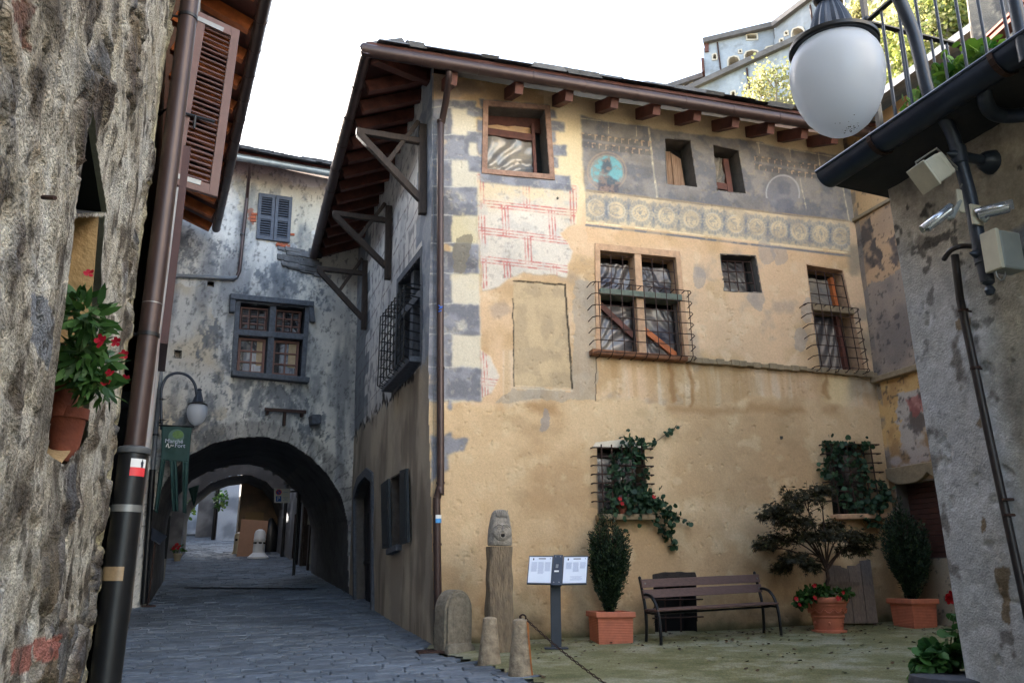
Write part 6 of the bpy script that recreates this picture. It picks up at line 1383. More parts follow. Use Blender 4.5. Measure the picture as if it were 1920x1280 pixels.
P = np.array(P); obj('hillside_scrub', leaves(P, rs.normal(size=P.shape) + np.array([0, 0, .8]), rs.uniform(.4, 1.0, len(P)), OVAL, rs, .2, .2), 'hill_leaf2', label='low yellow-green scrub covering the slope under the fort', cat='scrub', kind='stuff')

# ================================================================ COURTYARD OBJECTS
def onplane(px, py, P0, N):
    r = V(ray(px, py)); N = V(N); t = (V(P0) - V(EYE)).dot(N) / r.dot(N); return V(EYE) + r * t
fd = V((FA.d[0], FA.d[1], 0)); fn = V((FA.n[0], FA.n[1], 0)); Z3 = V((0, 0, 1))
# --- carved stone head on its post
p = gpt(936, 1222); PIL = thing('carved_post', 'weathered stone post topped by a carved head with round open mouth', 'stone post', p)
h1 = 1.27; rs = np.random.RandomState(2)
def rough_prism(c, sec, n=28, seed=1, amp=.012, ax=fd, ay=fn, sq=4.0):
    """stack of superellipse sections (half width, half depth, z, forward shift)"""
    mb = MB(); vs = []
    for i, (a, b, z, o) in enumerate(sec):
        for k in range(n):
            t = 2 * math.pi * k / n; ct, st = math.cos(t), math.sin(t); e = 2 / sq
            x = a * math.copysign(abs(ct) ** e, ct); y = b * math.copysign(abs(st) ** e, st)
            w = (vn(np.array([k * .6 + seed * 7.1]), np.array([z * 5.0]), seed)[0] - .5) * 2 * amp
            vs.append(V(c) + ax * (x * (1 + w * 4)) + ay * (y * (1 + w * 4) + o) + Z3 * z)
    m = len(sec); mb.v = [v3(q) for q in vs]
    mb.f = [(i * n + k, i * n + (k + 1) % n, (i + 1) * n + (k + 1) % n, (i + 1) * n + k) for i in range(m - 1) for k in range(n)] + [tuple(range(n - 1, -1, -1)), tuple((m - 1) * n + k for k in range(n))]
    return mb
sec = [(.172 - .018 * (i / 20) + .006 * math.sin(i), .13 - .01 * (i / 20), h1 * i / 20 - (.03 if i == 0 else 0), 0) for i in range(21)]
obj('post', rough_prism(p, sec, 28, 3, .02), 'pillar', PIL, True)
hd = [(.145, .115, h1 + .012, 0), (.152, .127, h1 + .03, 0), (.15, .125, h1 + .1, 0), (.145, .125, h1 + .2, 0), (.135, .12, h1 + .28, 0), (.12, .11, h1 + .36, 0), (.1, .1, h1 + .42, 0), (.07, .08, h1 + .455, 0), (.03, .04, h1 + .465, 0)]
hh = obj('head', rough_prism(p, hd, 32, 5, .012, sq=3.2), 'headstone', PIL, True)
mb = MB(); c = p + Z3 * (h1 + .17); vs = []
for i in range(9):
    r = i / 8; 
    for k in range(28): t = 2 * math.pi * k / 28; vs.append(c + fd * (math.cos(t) * .122 * r) + Z3 * (math.sin(t) * .118 * r - .0) + fn * (.108 + .05 * math.sqrt(max(0, 1 - r * r))))
mb.v = [v3(q) for q in vs]; mb.f = [(i * 28 + k, i * 28 + (k + 1) % 28, (i + 1) * 28 + (k + 1) % 28, (i + 1) * 28 + k) for i in range(8) for k in range(28)]
obj('face', mb, 'headstone', hh, True)
for s in (-1, 1):
    mb = MB(); e = c + fd * s * .045 + Z3 * .06 + fn * .148; mb.tube([e + fd * .022 * math.cos(a) + Z3 * .016 * math.sin(a) for a in [2 * math.pi * k / 14 for k in range(15)]], .006, 6)
    mb.tube([c + fd * s * .012 + Z3 * .09 + fn * .15, c + fd * s * .05 + Z3 * .1 + fn * .14, c + fd * s * .1 + Z3 * .07 + fn * .12], .009, 6)
    mb.tube(smoothpath([c + fd * s * .03 + Z3 * .0 + fn * .158, c + fd * s * .062 - Z3 * .03 + fn * .15, c + fd * s * .05 - Z3 * .085 + fn * .135], 4), .006, 6); obj('carved_eye', mb, 'headstone', hh, True)
mb = MB(); mb.tube([c + Z3 * .08 + fn * .15, c + Z3 * .01 + fn * .168], [.012, .02], 8); obj('carved_nose', mb, 'headstone', hh, True); mb = MB(); mb.tube([c - Z3 * .035 + fd * .034 * math.cos(a) + Z3 * .034 * math.sin(a) + fn * .158 for a in [2 * math.pi * k / 18 for k in range(19)]], .009, 6)
obj('carved_mouth', mb, 'headstone', hh, True); mb = MB()
for a in range(-3, 4): mb.tube([c + fd * .02 * a + Z3 * .2 + fn * .125, c + fd * .026 * a + Z3 * .28 + fn * .1], .008, 5)
obj('carved_hair', mb, 'headstone', hh, True)
mb = MB(); mb.lathe(c - Z3 * .035 + fn * .153, [(.032, -.01), (.032, .004), (0, .005)], 18, fd, Z3, fn); obj('open_mouth', mb, 'dark', hh, True)  # near-black disc paints the shade of the hollow mouth
# --- arched moulded stone fragment
p = gpt(852, 1220); ARF = thing('carved_stone_fragment', 'mossy arched stone fragment with curved mouldings, standing beside the facade downpipe', 'carved stone', p)
ax = (fd * .93 - fn * -.36).normalized(); ax = V((math.sin(rad(52)), math.cos(rad(52)), 0)); an = V((ax.y, -ax.x, 0)); Hh, Wd = .76, .21
def archpts(s, z0=0): 
    w = Wd * s; P = [(-w, z0)] + [(-w, .3), (-w, Hh - .26)]
    for k in range(1, 12): a = math.pi * (1 - k / 12); P.append((w * math.cos(a), Hh - .26 + (.26 - (1 - s) * Wd) * math.sin(a)))
    return P + [(w, Hh - .26), (w, .3), (w, z0)]
mb = MB()
for s, d0, d1 in ((1, -.16, .08), (.86, .08, .115), (.7, .1, .085), (.52, .08, .12), (.3, .1, .09)):
    mb.prism([p + ax * x + Z3 * (z - .02) + an * d1 for x, z in archpts(s)], -an * (d1 - d0 + .0) if d1 > d0 else -an * .16)
obj('stone', mb, 'millstone', ARF, bevel=.012)
mb = MB(); mb.v = rough_prism(p + an * .04, [(.2, .16, -.02, 0), (.2, .16, .05, 0), (.17, .13, .1, 0)], 20, 7, .03, ax, an).v; mb.f = rough_prism(p + an * .04, [(.2, .16, -.02, 0), (.2, .16, .05, 0), (.17, .13, .1, 0)], 20, 7, .03, ax, an).f; obj('broken_base', mb, 'millstone', ARF, True)
# --- granite bollards with chain
def bollard(px, py, h, label, seed):
    p = gpt(px, py); t = thing('stone_bollard', label, 'bollard', p, 'granite bollards at the courtyard edge')
    sec = [(.135 - .055 * (i / 14) ** .8, .135 - .055 * (i / 14) ** .8, h * .96 * i / 14 - (.03 if i == 0 else 0), 0) for i in range(15)] + [(.066, .066, h * .985, 0), (.04, .04, h, 0)]
    obj('shaft', rough_prism(p, sec, 26, seed, .014, sq=2.3), 'bollard', t, True); return t, p
bL, pL_ = bollard(918, 1244, .51, 'small weathered granite bollard in front of the carved post', 11)
bR, pR_ = bollard(976, 1267, .575, 'rust-streaked granite bollard holding one end of the chain', 12)
mb = MB()
tp = pR_ + Z3 * .55; side = V((.9, -.42, 0)).normalized()
for k in range(8):
    r0 = .135 - .055 * ((1 - k / 8) ** .8); zz = .55 * (1 - k / 8); r1 = .135 - .055 * ((1 - (k + 1) / 8) ** .8); z1 = .55 * (1 - (k + 1) / 8); pr = V((side.y, -side.x, 0)); wd = .026 - .001 * k
    a, b = (.135 - .055 * (zz / .55) ** .8) + .003, (.135 - .055 * (z1 / .55) ** .8) + .003
    mb.quad(pR_ + side * a + pr * wd + Z3 * zz, pR_ + side * a - pr * wd + Z3 * zz, pR_ + side * b - pr * wd + Z3 * z1, pR_ + side * b + pr * wd + Z3 * z1)
obj('rust_streak', mb, M('orange_rust_stain', (176, 110, 58), .9, 0, .35, 22), bR)
hook = pR_ + Z3 * .575; mb = MB(); mb.tube([hook - Z3 * .04, hook + Z3 * .03], .014, 8); mb.tube([hook + side * (.03 + .035 * math.cos(a)) + Z3 * (.01 + .03 * math.sin(a)) for a in [2 * math.pi * k / 14 for k in range(15)]], .009, 6); obj('iron_ring', mb, 'rust', bR, True)
CH = thing('chain', 'rusty iron chain hanging from the rust-streaked bollard towards the lower edge', 'chain', hook); mb = MB()
ce = at_depth(1330, 1392, 7.6); c0 = hook + side * .06
nL = 62
for i in range(nL):
    t = (i + .5) / nL; f = lambda t: c0.lerp(ce, t) - Z3 * (4 * .1 * t * (1 - t))
    a = f(t); d = (f(min(1, t + .01)) - f(max(0, t - .01))).normalized(); up = d.cross(Z3).normalized(); s = up if i % 2 else d.cross(up)
    mb.tube([a + d * (.024 * math.cos(q)) + s * (.011 * math.sin(q)) for q in [2 * math.pi * k / 10 for k in range(11)]], .0048, 5, False)
obj('links', mb, 'rust', CH, True)
# --- information lectern
p = gpt(1043, 1217); LEC = thing('information_lectern', 'anthracite information lectern with two white text panels in front of the facade', 'information sign', p)
N = (V((-.05, -1, 0)) .normalized() * .8 + Z3 * .6).normalized(); P0 = p + Z3 * 1.02 - V((0, .02, 0))
mb = MB(); mb.box(p + Z3 * .02, .3, .2, .02, 0); obj('base_plate', mb, 'sign_metal', LEC, bevel=.004)
mb = MB(); q = onplane(1045, 1066, P0, N); mb.obox((p + V((p.x, p.y, q.z))) * .5, V((.066, 0, 0)), V((0, .03, 0)), Z3 * ((q.z - p.z) / 2)); obj('column', mb, 'sign_metal', LEC, bevel=.006)
def tq(pts, off, th, mat, nm, par, bev=0): 
    m = MB(); m.prism([onplane(x, y, P0 + N * off, N) for x, y in pts], -N * th); return obj(nm, m, mat, par, bevel=bev)
tq([(1038, 1039.5), (1056, 1039.5), (1053, 1096), (1034, 1096)], .03, .03, 'sign_metal', 'centre_plate', LEC, .003)
for pts, k in (([(992, 1041), (1037.5, 1041), (1034, 1094.5), (987.5, 1093.5)], 0), ([(1056.5, 1041.5), (1103.5, 1041), (1100, 1094), (1053, 1095)], 1)):
    tq(pts, .0, .018, 'sign_metal', 'panel_tray', LEC, .002); s = .05
    qd_ = [(pts[0][0], pts[0][1]), pts[1], pts[2], pts[3]]; ins = [bl(qd_, .035, .045), bl(qd_, .965, .045), bl(qd_, .965, .955), bl(qd_, .035, .955)]
    pan = tq(ins, .003, .004, 'paper', 'text_panel', LEC)
    m = MB()
    def bar_(a, b, c, d): m.prism([onplane(*bl(ins, u, v), P0 + N * .0048, N) for u, v in ((a, c), (b, c), (b, d), (a, d))], -N * .001)
    for col, (a, b, v1) in enumerate(((.1, .36, .56), (.4, .66, .66), (.7, .95, .54))):
        v = .2
        while v < v1 - (.1 if k else 0): bar_(a, b - .04 * random.random(), v, v + .011); v += .022
    if k:
        v = .74
        while v < .9: bar_(.28 + .1 * random.random(), .85 - .1 * random.random(), v, v + .01); v += .035
    obj('text_lines', m, 'ink', pan); m = MB(); bar_(.4, .72, .05, .085); bar_(.9, .93, .05, .08)
    m.prism([onplane(*bl(ins, .18 + .03 * math.cos(a), .085 + .045 * math.sin(a)), P0 + N * .0048, N) for a in [2 * math.pi * j / 10 for j in range(10)]], -N * .001); obj('heading_and_crest', m, 'ink_dark', pan)
m = MB()
for x, y in ((1042, 1043), (1051, 1043), (1038, 1091), (1048, 1091)): m.lathe(onplane(x, y, P0 + N * .03, N), [(.0085, 0), (.0085, .004), (0, .005)], 10, V((1, 0, 0)), N.cross(V((1, 0, 0))), N)
obj('bolts', m, 'steel', LEC, True)
tq([(1040.5, 1055), (1050, 1055), (1048, 1072), (1038.5, 1072)], .033, .003, 'ink_dark', 'black_label', LEC); tq([(1042.5, 1057), (1047.5, 1057), (1046.5, 1064), (1041.5, 1064)], .0345, .002, 'steel', 'grey_label_square', LEC); tq([(1039.5, 1068.5), (1048, 1068.5), (1047.5, 1071.5), (1039, 1071.5)], .0345, .002, 'white_paint', 'white_label_strip', LEC)
# --- terracotta troughs with yews
def ribbed_pot(t, p, az, top, bot, h):
    a = rad(az); X = V((math.sin(a), math.cos(a), 0)); Y = V((X.y, -X.x, 0)); mb = MB(); vs = []
    prof = [(bot, 0)]; n = 15
    for i in range(n):
        z0 = .03 + (h - .1) * i / n; z1 = .03 + (h - .1) * (i + 1) / n; w = lambda z: bot + (top - .03 - bot) * z / h
        prof += [(w(z0), z0), (w(z0) + .004, z0 + .004), (w(z1) + .004, z1 - .006), (w(z1), z1 - .002)]
    for w, z in prof: vs += [p + X * s * w + Y * u * w + Z3 * z for s, u in ((-1, -1), (1, -1), (1, 1), (-1, 1))]
    m = len(prof); mb.v = [v3(q) for q in vs]; mb.f = [(i * 4 + k, i * 4 + (k + 1) % 4, i * 4 + 4 + (k + 1) % 4, i * 4 + 4 + k) for i in range(m - 1) for k in range(4)] + [(3, 2, 1, 0)]
    body = obj('pot', mb, 'terracotta', t)
    mb = MB(); vs = []
    for w, z in ((top - .03, h - .075), (top - .004, h - .07), (top, h - .06), (top, h - .008), (top - .006, h), (top - .045, h), (top - .05, h - .06)): vs += [p + X * s * w + Y * u * w + Z3 * z for s, u in ((-1, -1), (1, -1), (1, 1), (-1, 1))]
    mb.v = [v3(q) for q in vs]; mb.f = [(i * 4 + k, i * 4 + (k + 1) % 4, i * 4 + 4 + (k + 1) % 4, i * 4 + 4 + k) for i in range(6) for k in range(4)]; obj('rim', mb, 'terracotta', body)
    mb = MB(); mb.obox(p + Z3 * (h - .08), X * (top - .05), Y * (top - .05), Z3 * .015); obj('soil', mb, 'soil', body)
def yew(t, p, h, widths, seed, n=120):
    rs = np.random.RandomState(seed); P = []; D = []; S = []; mb = MB()
    for i in range(n):
        a = rs.uniform(0, 2 * math.pi); f = rs.uniform(.0, 1); z0 = .02 + .25 * h * f; top = h * rs.uniform(.5, .96) if i % 3 else h * rs.uniform(.86, 1.04)
        rr = lambda z: np.interp(z / h, [w[0] for w in widths], [w[1] for w in widths])
        lead = i % 11 == 0
        if lead: top = h * rs.uniform(1.02, 1.24)
        k = rs.uniform(.3, .95) if lead else rs.uniform(.35, 1.0) if i % 4 else rs.uniform(0, .55); m = 26
        for j in range(m):
            z = z0 + (top - z0) * j / (m - 1); r = rr(z) * k * (.45 + .55 * min(1, j / 9)); c = np.array([p.x + math.cos(a) * r + rs.normal() * .012, p.y + math.sin(a) * r + rs.normal() * .012, p.z + z])
            for _ in range(5):
                d = np.array([math.cos(a) * .5 + rs.normal() * .7, math.sin(a) * .5 + rs.normal() * .7, .75 + rs.normal() * .3]); P.append(c + rs.normal(size=3) * .012); D.append(d); S.append(rs.uniform(.035, .06))
        if i % 3 == 0: mb.tube([p + V((0, 0, -.05)), p + V((math.cos(a) * rr(z0) * k * .4, math.sin(a) * rr(z0) * k * .4, z0 + .1)), V(tuple(P[-1]))], [.012, .008, .003], 5)
    obj('foliage', leaves(P, D, S, np.array([(0, 0), (.14, .3), (.1, .8), (0, 1), (-.1, .8), (-.14, .3)]), rs, .1, .2), 'yew', t); obj('stems', mb, 'stem', t, True)
p = gpt(1148, 1206); p = p + V((0, .12, 0)); Y1 = thing('potted_yew', 'upright dark yew in a square ribbed terracotta pot beside the lectern', 'potted shrub', p, 'yews in ribbed terracotta pots')
ribbed_pot(Y1, p, 80, .265, .225, .4); yew(Y1, p + Z3 * .36, 1.1, [(0, .09), (.25, .17), (.5, .24), (.75, .29), (.95, .27), (1.1, .14)], 5, 150)
p = gpt(1728, 1178) + V((0, .18, 0)); Y2 = thing('potted_yew', 'upright dark yew in a square ribbed terracotta pot turned corner-on, far right', 'potted shrub', p, 'yews in ribbed terracotta pots')
ribbed_pot(Y2, p, 72, .25, .2, .41); yew(Y2, p + Z3 * .37, 1.2, [(0, .17), (.25, .25), (.6, .34), (.85, .33), (1.0, .22), (1.1, .1)], 6, 160)
# --- bench
b0 = gpt(1240, 1211); b1 = gpt(1465, 1193); BD = (b1 - b0); BL_ = BD.length; BD.normalize(); BB = V((-BD.y, BD.x, 0)); BB = BB.normalized() * (1 if BB.y > 0 else -1)
BEN = thing('bench', 'park bench with brown slats and black curved tube frame below the facade windows', 'bench', b0)
def bp(x, y, z): q = b0 + BD * x + BB * y; return V((q.x, q.y, b0.z + (b1.z - b0.z) * x / BL_ + z))
for x in (.0, BL_):
    mb = MB(); mb.tube(smoothpath([bp(x, .37, -.01), bp(x, .345, .2), bp(x, .35, .42), bp(x, .40, .62), bp(x, .47, .84)], 5), .021, 12); mb.lathe(bp(x, .47, .84), [(.021, -.005), (.02, .01), (.01, .02), (0, .022)], 12)
    mb.tube(smoothpath([bp(x, .4, .615), bp(x, .3, .625), bp(x, .16, .58), bp(x, .05, .44), bp(x, .005, .22), bp(x, 0, .02)], 6), .021, 12); mb.tube([bp(x, .36, .40), bp(x, .03, .39)], .016, 8); mb.lathe(bp(x, 0, -.005), [(.03, 0), (.03, .015), (.021, .02)], 12)
    obj('side_frame', mb, 'bench_iron', BEN, True)
mb = MB(); mb.tube([bp(0, .2, .385), bp(BL_, .2, .385)], .014, 8); obj('cross_tube', mb, 'bench_iron', BEN, True)
for (y0, z0, y1, z1) in ((.455, .82, .43, .71), (.425, .685, .395, .575)):
    mb = MB(); mb.prism([bp(-.02, y0 - .02, z0), bp(-.02, y1 - .02, z1), bp(-.02, y1 - .055, z1), bp(-.02, y0 - .055, z0)], bp(BL_ + .02, 0, 0) - bp(-.02, 0, 0)); obj('back_slat', mb, 'bench_wood', BEN, bevel=.006)
for y in (.31, .19, .07):
    mb = MB(); mb.prism([bp(-.02, y + .05, .41), bp(-.02, y - .055, .41 + .01), bp(-.02, y - .055, .445), bp(-.02, y + .05, .445)], bp(BL_ + .02, 0, 0) - bp(-.02, 0, 0)); obj('seat_slat', mb, 'bench_wood', BEN, bevel=.006)
mb = MB()
for x in (.03, BL_ - .03):
    for y, z in ((.385, .765), (.355, .63)): mb.lathe(bp(x, y, z), [(.013, 0), (.011, .005), (0, .007)], 10, BD, Z3, -BB)
obj('bolts', mb, 'steel', BEN, True)
# --- maple in a garlanded round pot
p = gpt(1566, 1188) + V((0, .22, 0)); MAP = thing('potted_maple', 'spreading purple-brown Japanese maple in a round garlanded terracotta pot', 'potted tree', p)
obj('pot', MB().lathe(p, [(.235, 0), (.24, .01), (.24, .04), (.19, .05), (.195, .07), (.215, .2), (.222, .205), (.228, .225), (.222, .24), (.25, .33), (.262, .37), (.268, .375), (.272, .4), (.29, .41), (.302, .43), (.302, .47), (.29, .485), (.27, .49), (.25, .485), (.24, .42)], 44), 'terracotta', MAP, True)
mb = MB(); 
for k in range(12):
    a0 = 2 * math.pi * k / 12
    for j in range(9):
        a = a0 + (j / 8) * 2 * math.pi / 12; sag = .33 - .055 * math.sin(math.pi * j / 8); r = .225 + (.26 - .222) * (sag - .225) / .12 + .006; mb.lathe(p + V((math.cos(a) * r, math.sin(a) * r, sag)), [(0, -.011), (.011, -.006), (.012, .004), (0, .012)], 6)
    if k % 2 == 0: a = a0 + .26; mb.lathe(p + V((math.cos(a) * .212, math.sin(a) * .212, .14)), [(0, -.022), (.016, -.014), (.018, .008), (0, .022)], 8)
obj('relief_garland', mb, 'terracotta', MAP, True)
mb = MB(); mb.lathe(p, [(.0, .44), (.245, .44)], 24, cap=False); obj('soil', mb, 'soil', MAP)
Yp = p.y; tr0 = p + V((-.06, 0, .44))
tiers = [((1505, 930), .36, .14), ((1540, 918), .22, .1), ((1470, 950), .33, .12), ((1448, 962), .25, .1), ((1490, 975), .34, .12), ((1460, 1008), .34, .12), ((1435, 1020), .2, .09), ((1520, 1000), .3, .12), ((1580, 1000), .36, .11), ((1615, 1010), .26, .1), ((1600, 1028), .3, .09), ((1560, 985), .22, .1), ((1490, 1045), .28, .11), ((1465, 1062), .18, .08), ((1520, 1060), .16, .08)]
rs = np.random.RandomState(17); P = []; mb = MB(); k1 = at_depth(1553, 1085, Yp); k2 = at_depth(1548, 1050, Yp)
mb.tube([tr0, k1, k2], [.034, .026, .022], 9)
for i, ((x, y), rx, rz) in enumerate(tiers):
    c = at_depth(x, y, Yp + rs.uniform(-.3, .3)); st = k1.lerp(k2, rs.uniform(.1, 1)); mid = st.lerp(c, .5) + V((0, 0, .08)); pth = smoothpath([st, mid, c - Z3 * .03], 5)
    mb.tube(pth, [.016 - .012 * j / (len(pth) - 1) for j in range(len(pth))], 6)
    for j in range(3):
        e = V(tuple(np.array(c) + rs.normal(size=3) * np.array([rx, rx, rz]) * .7)); mb.tube([pth[-4], e], [.006, .002], 4)
    n = int(300 * rx / .3); a = rs.uniform(0, 2 * math.pi, n); r = np.sqrt(rs.uniform(0, 1, n)) * rx * .85
    P.append(np.stack([c.x + np.cos(a) * r, c.y + np.sin(a) * r, c.z + rs.normal(size=n) * rz * .45 - .12 * (r / rx) ** 2 * rx], -1))
P = np.vstack(P); ctr = np.array([tr0.x, tr0.y, 0]); dd = P - ctr; dd[:, 2] = -.12; obj('trunk', mb, 'stem', MAP, True)
obj('crown', leaves(P, dd + rs.normal(size=P.shape) * .35, rs.uniform(.06, .1, len(P)), STAR, rs, .35, .8), 'maple', MAP)
def plantlet(name, label, cat, blobs, leafmat, size, shape, flowers, fmat, seed, group=None, frame=None, fsize=.03, flat=.4, parent=None):
    """blobs: (centre, radii, n)"""
    rs = np.random.RandomState(seed); t = parent or thing(name, label, cat, blobs[0][0] - Z3 * .1, group); P = []; mb = MB(); D = []
    c00 = V(blobs[0][0])
    for c, r, n in blobs:
        q = rs.normal(size=(n, 3)); q /= np.linalg.norm(q, axis=1, keepdims=True); q *= rs.uniform(.35, 1, (n, 1)); P.append(np.array(c) + q * np.array(r)); D.append(q + rs.normal(size=(n, 3)) * .5 + np.array([0, -.3, -.1]))
        for j in range(max(2, n // 14)): mb.tube([c00 - Z3 * .05, V(c), V(tuple(P[-1][j]))], [.005, .004, .002], 4)
    P = np.vstack(P); D = np.vstack(D); obj('foliage', leaves(P, D, rs.uniform(size * .6, size * 1.2, len(P)), shape, rs, .3, flat), leafmat, t); obj('stem', mb, 'greenstem', t, True)
    if flowers:
        for c in flowers: mb = MB(); flower(mb, V(c), fsize * random.uniform(.8, 1.2), V((random.uniform(-.4, .4), -1, random.uniform(-.1, .6)))); obj('flower', mb, fmat, t)
    return t
D1 = Yp - .24
plantlet('bedding_plant', 'low red-flowered bedding plant round the foot of the maple', 'flowering plant', [(at_depth(1535, 1110, D1 + .12), (.2, .14, .09), 170), (at_depth(1510, 1118, D1), (.13, .1, .09), 110), (at_depth(1580, 1112, D1), (.12, .1, .05), 70), (at_depth(1498, 1128, D1), (.07, .06, .07), 40)], 'broad', .075, OVAL, [at_depth(x, y, D1 - .1) for x, y in ((1527, 1097), (1528, 1120), (1581, 1110), (1572, 1121), (1493, 1122), (1499, 1133))], 'redflower', 33, fsize=.032)
# --- grey boards leaning on the facade
p0 = gpt(1605, 1172); BO = thing('leaning_boards', 'weathered grey wooden boards leaning on the facade behind the maple pot', 'boards', p0); rs = random.Random(8)
xs = [(1552, 1561), (1561, 1575), (1575, 1588), (1588, 1601), (1601, 1611), (1611, 1630)]
for i, (x0, x1) in enumerate(xs):
    ya = 1060 + rs.uniform(-3, 5) if i < 5 else 1053; ztop = [FA.at(x, ya + rs.uniform(-4, 4), .05) for x in (x0, x1)]; zb_ = [FA.at(x + 10 + (x - 1552) * .06, 1168, .24) for x in (x0, x1)]
    mb = MB(); nn = (fn * .97 + Z3 * .15).normalized(); mb.prism([ztop[0], ztop[1] - fd * .004, zb_[1] - fd * .004, zb_[0]], nn * (.025 + .006 * (i % 2))); obj('board', mb, 'grey_wood', BO, bevel=.003)
mb = MB(); a = FA.at(1556, 1092, .19); b = FA.at(1614, 1094, .19); mb.bar(a - fn * .03, b - fn * .03, .02, .05); obj('batten', mb, 'grey_wood', BO)
mb = MB(); q = gpt(1640, 1166); mb.box(q + Z3 * .06, .12, .1, .14, 70); obj('stone_wedge', mb, 'grey_stone', BO, bevel=.02)
# --- ivy on the two ground-floor windows
def ivy(name, label, paths, seed, flowers=None, n0=8, sz=.075, fr=FA):
    rs = np.random.RandomState(seed); t = None; P = []; mb = MB(); D = []
    for pts, w, wid, dens in paths:
        pp = smoothpath([fr.at(x, y, w + rs.uniform(-.02, .04)) for x, y in pts], 6)
        if t is None: t = thing(name, label, 'climbing plant', pp[0])
        mb.tube(pp, [.006 - .004 * i / len(pp) for i in range(len(pp))], 5)
        for i, q in enumerate(pp):
            n = rs.poisson(dens); o = rs.normal(size=(n, 3)) * np.array([wid, .04, wid]); P.append(np.array(q) + o); D.append(rs.normal(size=(n, 3)) * .6 + np.array([0, -.2, -.8]))
    P = np.vstack(P); D = np.vstack(D); obj('foliage', leaves(P, D, rs.uniform(sz * .6, sz * 1.15, len(P)), ROUND, rs, .25, .1), 'ivy', t); obj('stem', mb, 'stem', t, True)
    if flowers:
        for x, y in flowers: f = MB(); flower(f, fr.at(x, y, .25), .032, fn + Z3 * .3); obj('flower', f, 'redflower', t)
    return t
IV1 = ivy('window_ivy', 'dark ivy with red flowers climbing the grated window left of the bench', [([(1190, 962), (1188, 900), (1180, 850), (1200, 828)], .14, .09, 7), ([(1150, 962), (1148, 900), (1158, 850)], .14, .05, 6), ([(1170, 960), (1166, 920), (1160, 870)], .15, .07, 7), ([(1190, 832), (1222, 830), (1240, 820), (1258, 805), (1280, 797)], .05, .014, 1.2), ([(1200, 945), (1222, 940), (1240, 950), (1258, 962)], .16, .06, 7), ([(1258, 962), (1275, 970), (1300, 980)], .1, .012, .9), ([(1225, 970), (1240, 985), (1252, 1000), (1248, 990)], .1, .035, 2.6), ([(1250, 1000), (1262, 1015), (1266, 1028)], .08, .02, 1.3), ([(1165, 940), (1200, 925), (1215, 935)], .2, .09, 12), ([(1200, 850), (1212, 880), (1208, 930)], .14, .03, 2)], 51, [(1162, 935), (1166, 944), (1226, 931)])
IV2 = ivy('window_ivy', 'dense ivy covering the grated window behind the maple', [([(1640, 955), (1612, 945), (1590, 900), (1575, 850), (1560, 832)], .14, .09, 5), ([(1630, 955), (1625, 920), (1615, 880), (1610, 840)], .14, .07, 4.5), ([(1550, 890), (1555, 860), (1570, 835), (1630, 832)], .14, .05, 4), ([(1600, 950), (1580, 930), (1552, 880)], .14, .06, 6), ([(1640, 950), (1655, 925), (1664, 935)], .14, .05, 5), ([(1620, 960), (1625, 972), (1660, 985)], .14, .03, 2.5), ([(1650, 900), (1656, 915), (1664, 938)], .1, .03, 2)], 52)
def claypot(name, label, p, r, h, mat='old_terracotta'):
    t = thing(name, label, 'flower pot', p); obj('pot', MB().lathe(p, [(r * .66, 0), (r * .9, h * .78), (r * .92, h * .8), (r, h * .8), (r * 1.02, h), (r * .9, h), (r * .86, h * .9)], 28), mat, t, True)
    mb = MB(); mb.lathe(p, [(0, h * .88), (r * .88, h * .88)], 20, cap=False); obj('soil', mb, 'soil', t); return t
claypot('flower_pot', 'terracotta pot half hidden by ivy on the sill of the grated window', FA.at(1166, 963, .12), .09, .15)
# --- pots and flowers in the slit window of the rubble house
q = FH1.at(146, 800, -.09)
c1 = FH1.at(136, 705, -.10); c2 = FH1.at(143, 780, -.13)
cp1 = FH1.at(127, 760, -.06); cp2 = FH1.at(134, 835, -.06)
POT1 = claypot('flower_pot', 'upper of two old terracotta pots in the slit window', FH1.at(112, 782, -.075), .052, .13)
POT2 = claypot('flower_pot', 'lower of two old terracotta pots in the slit window', FH1.at(116, 866, -.055), .058, .17)
sh_ = MB(); a = FH1.at(127, 772, -.075); sh_.obox(a - Z3 * .012 - V((FH1.n[0], FH1.n[1], 0)) * .12, V((FH1.d[0], FH1.d[1], 0)) * .06, V((FH1.n[0], FH1.n[1], 0)) * .1, Z3 * .01); a = FH1.at(133, 860, -.05); sh_.obox(a - Z3 * .03 - V((FH1.n[0], FH1.n[1], 0)) * .12, V((FH1.d[0], FH1.d[1], 0)) * .07, V((FH1.n[0], FH1.n[1], 0)) * .1, Z3 * .03); obj('niche_step', sh_, 'masonry', RUB)
h1n = V((FH1.n[0], FH1.n[1], 0)); h1d = V((FH1.d[0], FH1.d[1], 0))
def h1b(x, y, w): return FH1.at(x, y, w)
plantlet('flowering_plant', 'trailing green plant with red flowers growing out of the slit window', 'flowering plant', [(h1b(150, 660, .0), (.05, .045, .075), 80), (h1b(160, 590, .02), (.06, .06, .06), 80), (h1b(174, 640, .02), (.045, .04, .055), 60), (h1b(184, 680, .03), (.045, .04, .045), 50), (h1b(170, 710, .03), (.07, .06, .05), 90), (h1b(148, 560, -.02), (.04, .03, .06), 18), (h1b(195, 735, .06), (.05, .05, .04), 26)], 'broad', .062, LANCE, [h1b(x, y, w) for x, y, w in ((166, 513, .0), (209, 578, .06), (201, 615, .05), (218, 641, .08), (232, 665, .09), (199, 718, .07), (236, 712, .1), (148, 573, .0), (206, 700, .08), (190, 640, .09))], 'pinkflower', 61, fsize=.016, flat=.25)
